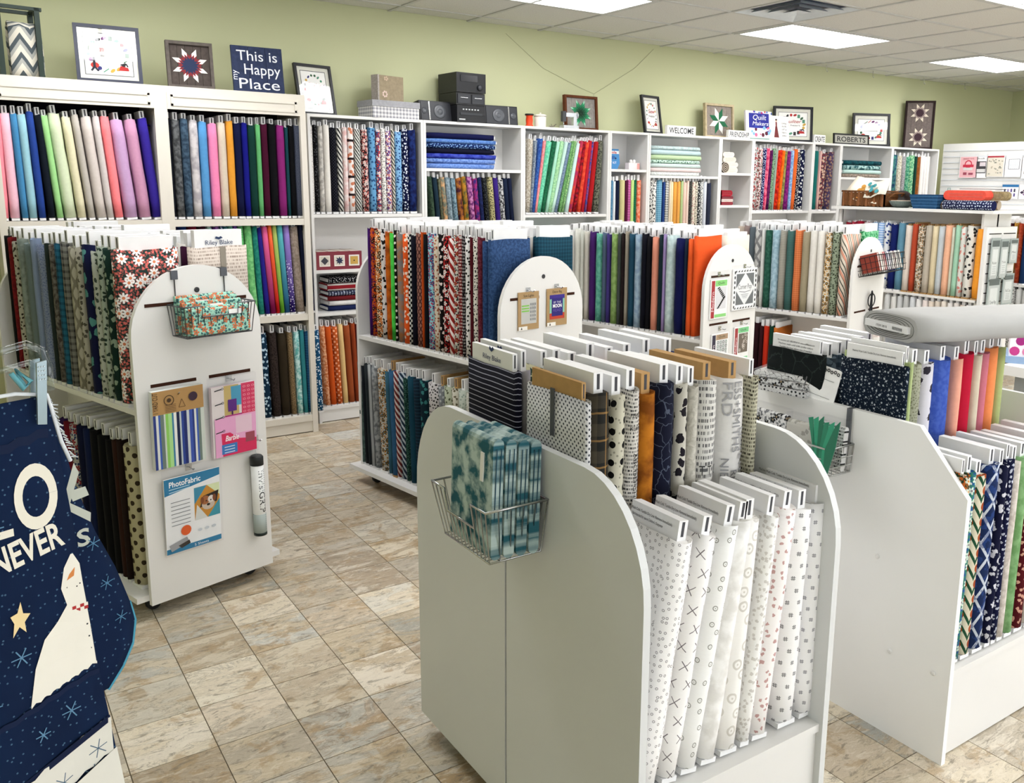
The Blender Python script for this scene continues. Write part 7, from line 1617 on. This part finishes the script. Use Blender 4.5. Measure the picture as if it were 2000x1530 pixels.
def christmas_panel():
    ox, oy, oz = -1.842, -4.362, 1.32; A = R(18)
    fn = lambda x, z: 0.006*math.sin(x*26+1.0)+0.004*math.sin(z*9)
    o = thing('christmas_banner', 'navy Christmas fabric panel with snowman hanging at the left edge', 'banner', (ox, oy, oz), (0, 0, A))
    edge = [(0.007, -0.003), (0.012, -0.044), (0.018, -0.116), (0.026, -0.213), (0.034, -0.315), (0.040, -0.395), (0.049, -0.479), (0.061, -0.603), (0.075, -0.75)]
    def sheet(name, right, left, mat, y0, f, th=0.0016, nx=14, parent=o):
        b = MB()
        for (xr, z) in right:
            for i in range(nx+1): x = left+(xr-left)*i/nx; b.v.append((x, y0+f(x, z), z))
        for k in range(len(right)-1):
            for i in range(nx): p0 = k*(nx+1)+i; b.face([p0, p0+nx+1, p0+nx+2, p0+1], 0, True)
        s = b.build(name, mat, parent); md = s.modifiers.new('thickness', 'SOLIDIFY'); md.thickness = th; md.offset = 1.0; return s
    def dense(pl, n=6): return [(a[0]+(c[0]-a[0])*k/n, a[1]+(c[1]-a[1])*k/n) for a, c in zip(pl, pl[1:]) for k in range(n)]+[pl[-1]]
    w = N('navy_print_cloth'); g = w.node('ShaderNodeTexCoord').outputs['Object']; gx, _gy, gz = w.sep(g); sp = w.math('LESS_THAN', w.vor(w.comb(gx, gz), 70), 0.09)
    n1 = w.noise(g, 14, 3); navy = w.done(w.mix(w.math('MULTIPLY', sp, 0.35), w.mix(n1, lin('091630'), lin('102444')), lin('6c94b4')), 0.85, 0.12)
    sheet('front_sheet', dense(edge), -0.62, navy, 0.0, fn)
    # print on the front
    p = Print(-0.0022, 0.0002, fn); cr = 'e4dfd0'
    def zig(x0, z0, x1, z1, col, amp=0.004, n=16, below=0.05):
        pts = [(x0+(x1-x0)*k/n, z0+(z1-z0)*k/n+(amp if k % 2 else 0)) for k in range(n+1)]
        for a, c in zip(pts, pts[1:]): p.poly([a, c, (c[0], c[1]-below), (a[0], a[1]-below)], col)
    zig(-0.30, -0.10, 0.004, -0.047, '0b1a38', 0.004, 24, 0.012)
    def band(xs, z0, z1, col):   # slanted printed bands that stop at the cloth edge
        p.poly([(xs[0], z0[0]), (xs[1], z0[1]), (xs[1], z1[1]), (xs[0], z1[0])], col)
    p.text('L', -0.078, -0.176, 0.115, cr, 0.045); p.ring(-0.020, -0.133, 0.017, 0.0275, cr, 26, 1.62)
    p.text('NEVER', -0.036, -0.216, 0.050, cr, 0.092, rot=R(9), bold=0.0012); p.text('A', -0.16, -0.19, 0.11, cr, 0.06)
    for (x, z, r) in ((-0.058, -0.345, 0.013), (-0.075, -0.16, 0.012), (-0.10, -0.40, 0.014), (0.0, -0.455, 0.013), (-0.04, -0.47, 0.010)):
        for k in range(3): a = math.pi*k/3; p.line([(x-r*math.cos(a), z-r*math.sin(a)), (x+r*math.cos(a), z+r*math.sin(a))], 0.0016, '5c84a4')
    p.poly([(-0.053, -0.267), (-0.051, -0.284), (-0.042, -0.288), (-0.050, -0.297), (-0.049, -0.312), (-0.057, -0.301), (-0.066, -0.313), (-0.063, -0.294), (-0.067, -0.283), (-0.058, -0.281)], 'e6cf9c')
    body = [(0.016, -0.226), (0.006, -0.243), (0.0, -0.271), (0.006, -0.297), (-0.008, -0.316), (-0.027, -0.334), (-0.042, -0.370), (-0.052, -0.420)]
    rightb = [(0.0262, -0.226), (0.0275, -0.243), (0.0295, -0.271), (0.0318, -0.297), (0.0332, -0.316), (0.0348, -0.334), (0.0375, -0.370), (0.0392, -0.396)]
    for a, c, d, e in zip(body[:-1], body[1:], rightb[1:], rightb[:-1]): p.poly([a, c, (d[0]-0.001, d[1]), (e[0]-0.001 if e[1] < -0.24 else 0.019, e[1])], 'e8e4d8')
    zig(-0.052, -0.420, 0.039, -0.396, 'e8e4d8', 0.004, 14, 0.004)
    p.poly([(0.020, -0.246), (0.012, -0.254), (0.008, -0.262), (0.018, -0.258)], 'd08448')
    for k in range(5): p.disc(0.008+0.0042*k, -0.272-0.004*math.sin(k*0.8), 0.0011, '2a2a2c', 6)
    for k in range(5):
        for j in range(2): p.rect(0.007+k*0.0052, 0.0122+k*0.0052, -0.312+j*0.0048, -0.3072+j*0.0048, ['a83030', 'ece4d8'][(k+j) % 2])
    for k in range(3): p.disc(0.030+0.0012*k, -0.335-0.019*k, 0.0014, '20242a', 6)
    zig(-0.30, -0.470, 0.041, -0.408, '0a1a3a', 0.003, 24, 0.008); zig(-0.30, -0.60, 0.050, -0.486, '0b1836', 0.0, 2, 0.010); zig(-0.30, -0.612, 0.0505, -0.490, 'd8d6cc', 0.004, 26, 0.055)
    p.poly([(-0.06, -0.585), (0.055, -0.54), (0.066, -0.66), (-0.06, -0.68)], 'd8d6cc'); p.poly([(-0.035, -0.592), (-0.005, -0.588), (-0.012, -0.610), (-0.030, -0.612)], 'd8a860')
    for (x, z) in ((-0.02, -0.555), (0.02, -0.565), (0.03, -0.53)):
        for k in range(3): a = math.pi*k/3+0.3; p.line([(x-0.014*math.cos(a), z-0.014*math.sin(a)), (x+0.014*math.cos(a), z+0.014*math.sin(a))], 0.0013, '4c6478')
    p.build(o, 'printed_scene', 0.85)
    # folded-back sheet behind with a turquoise underside
    fb = lambda x, z: 0.03+0.18*max(0, x-0.02)-0.004*math.sin(z*14)
    bl = [(0.019, -0.012), (0.026, -0.031), (0.046, -0.144), (0.067, -0.219), (0.091, -0.282), (0.109, -0.345), (0.114, -0.375), (0.108, -0.41), (0.090, -0.44), (0.066, -0.465)]
    s = sheet('back_sheet', dense(bl, 4), -0.05, navy, 0.0, fb, nx=8)
    MB().tube([(x, fb(x, z)+0.001, z) for x, z in dense([(0.109, -0.345), (0.1155, -0.378), (0.109, -0.414), (0.091, -0.443), (0.066, -0.468)], 3)], 0.0028, 6).build('turned_hem', M('4c94ac', 0.85, 0.1), o)
    p = Print(-0.0018, 0.0002, fb); gy = 'b4b8ac'
    p.poly([(0.024, -0.168), (0.047, -0.112), (0.053, -0.128), (0.035, -0.170)], gy); p.poly([(0.027, -0.172), (0.035, -0.166), (0.064, -0.190), (0.062, -0.203)], gy); p.poly([(0.036, -0.150), (0.060, -0.150), (0.064, -0.164), (0.040, -0.166)], gy)
    p.text('S', 0.049, -0.233, 0.034, gy, 0.019, bold=0.0008)
    for (x, z) in ((0.062, -0.235), (0.075, -0.30), (0.092, -0.36)):
        for k in range(3): a = math.pi*k/3+0.2; p.line([(x-0.010*math.cos(a), z-0.010*math.sin(a)), (x+0.010*math.cos(a), z+0.010*math.sin(a))], 0.0012, '4c7898')
    p.build(o, 'back_print', 0.85)
    b = MB(); q = random.Random(8)
    for k in range(22): x = 0.008+0.0011*k; z = -0.004-0.0042*k; b.tube([(x, 0.004, z), (x+q.uniform(0.002, 0.008), 0.0, z-q.uniform(0.0, 0.006))], 0.0009, 4)
    b.tube([(-0.62, -0.002, 0.004), (-0.2, -0.002, 0.004), (-0.03, 0.0, 0.006), (0.007, 0.0, -0.002), (0.012, 0.004, -0.02), (0.022, 0.008, -0.07), (0.032, 0.01, -0.10)], 0.0026, 6); b.build('frayed_selvage', M('dfe4e8', 0.9), o)
    # clear hanger with clip
    h = thing('clip_hanger', 'clear plastic clip hanger gripping the navy panel', 'hanger', (ox, oy, oz), (0, 0, A))
    MB().tube([(-0.62, 0.0, 0.045), (-0.2, 0.0, 0.055), (-0.045, 0.0, 0.062), (-0.012, 0.0, 0.068), (0.006, 0.0, 0.058), (0.012, 0.0, 0.036), (0.012, 0.0, 0.004)], 0.0052, 8).build('bar', CLEAR, h)
    MB().tube([(-0.62, 0.0, 0.022), (-0.2, 0.0, 0.030), (-0.045, 0.0, 0.038), (-0.010, 0.0, 0.044), (0.004, 0.0, 0.030)], 0.004, 8).build('lower_bar', CLEAR, h)
    sm = M('8fa0a6', 0.25, 0.5, 0.5)
    c = MB().prism([(-0.012, -0.036), (-0.001, -0.038), (0.006, 0.046), (-0.006, 0.044)], -0.012, -0.008).build('clip', sm, h)
    for r_ in range(4):
        for k in range(3): MB().lathe([(0.0011, 0.0), (0.0008, -0.0012)], 8, 0, (-0.0045+0.0032*k+0.0008*r_*0, -0.012, 0.022+0.0055*r_), 'y').build('grip_dot', M('c8d4d8', 0.3, 0.5), c)
    MB().prism([(-0.012, -0.036), (-0.001, -0.038), (0.006, 0.046), (-0.006, 0.044)], 0.008, 0.012).build('clip', sm, h)
    t2 = MB(); t2.tube([(-0.034, -0.004, 0.034), (-0.022, -0.006, 0.012), (-0.012, -0.004, 0.02), (-0.026, 0.0, 0.036), (-0.018, 0.004, 0.014)], 0.0034, 7); t2.build('spring', M('6cb0bc', 0.2, 0.5), h)

def small_things():
    top_items(); shelf_items(); rack_backs(); rack_items(); top_of_low_bookcase(); display_items(); christmas_panel()
# ------------------------------------------------------------------ build
room(); bookcases(); RACKS = racks(); displays(); far_fixtures()
BOLTS = fabric_rows()
try: small_things()
except NameError as e:
    if 'small_things' not in str(e): raise
flush_stuff()
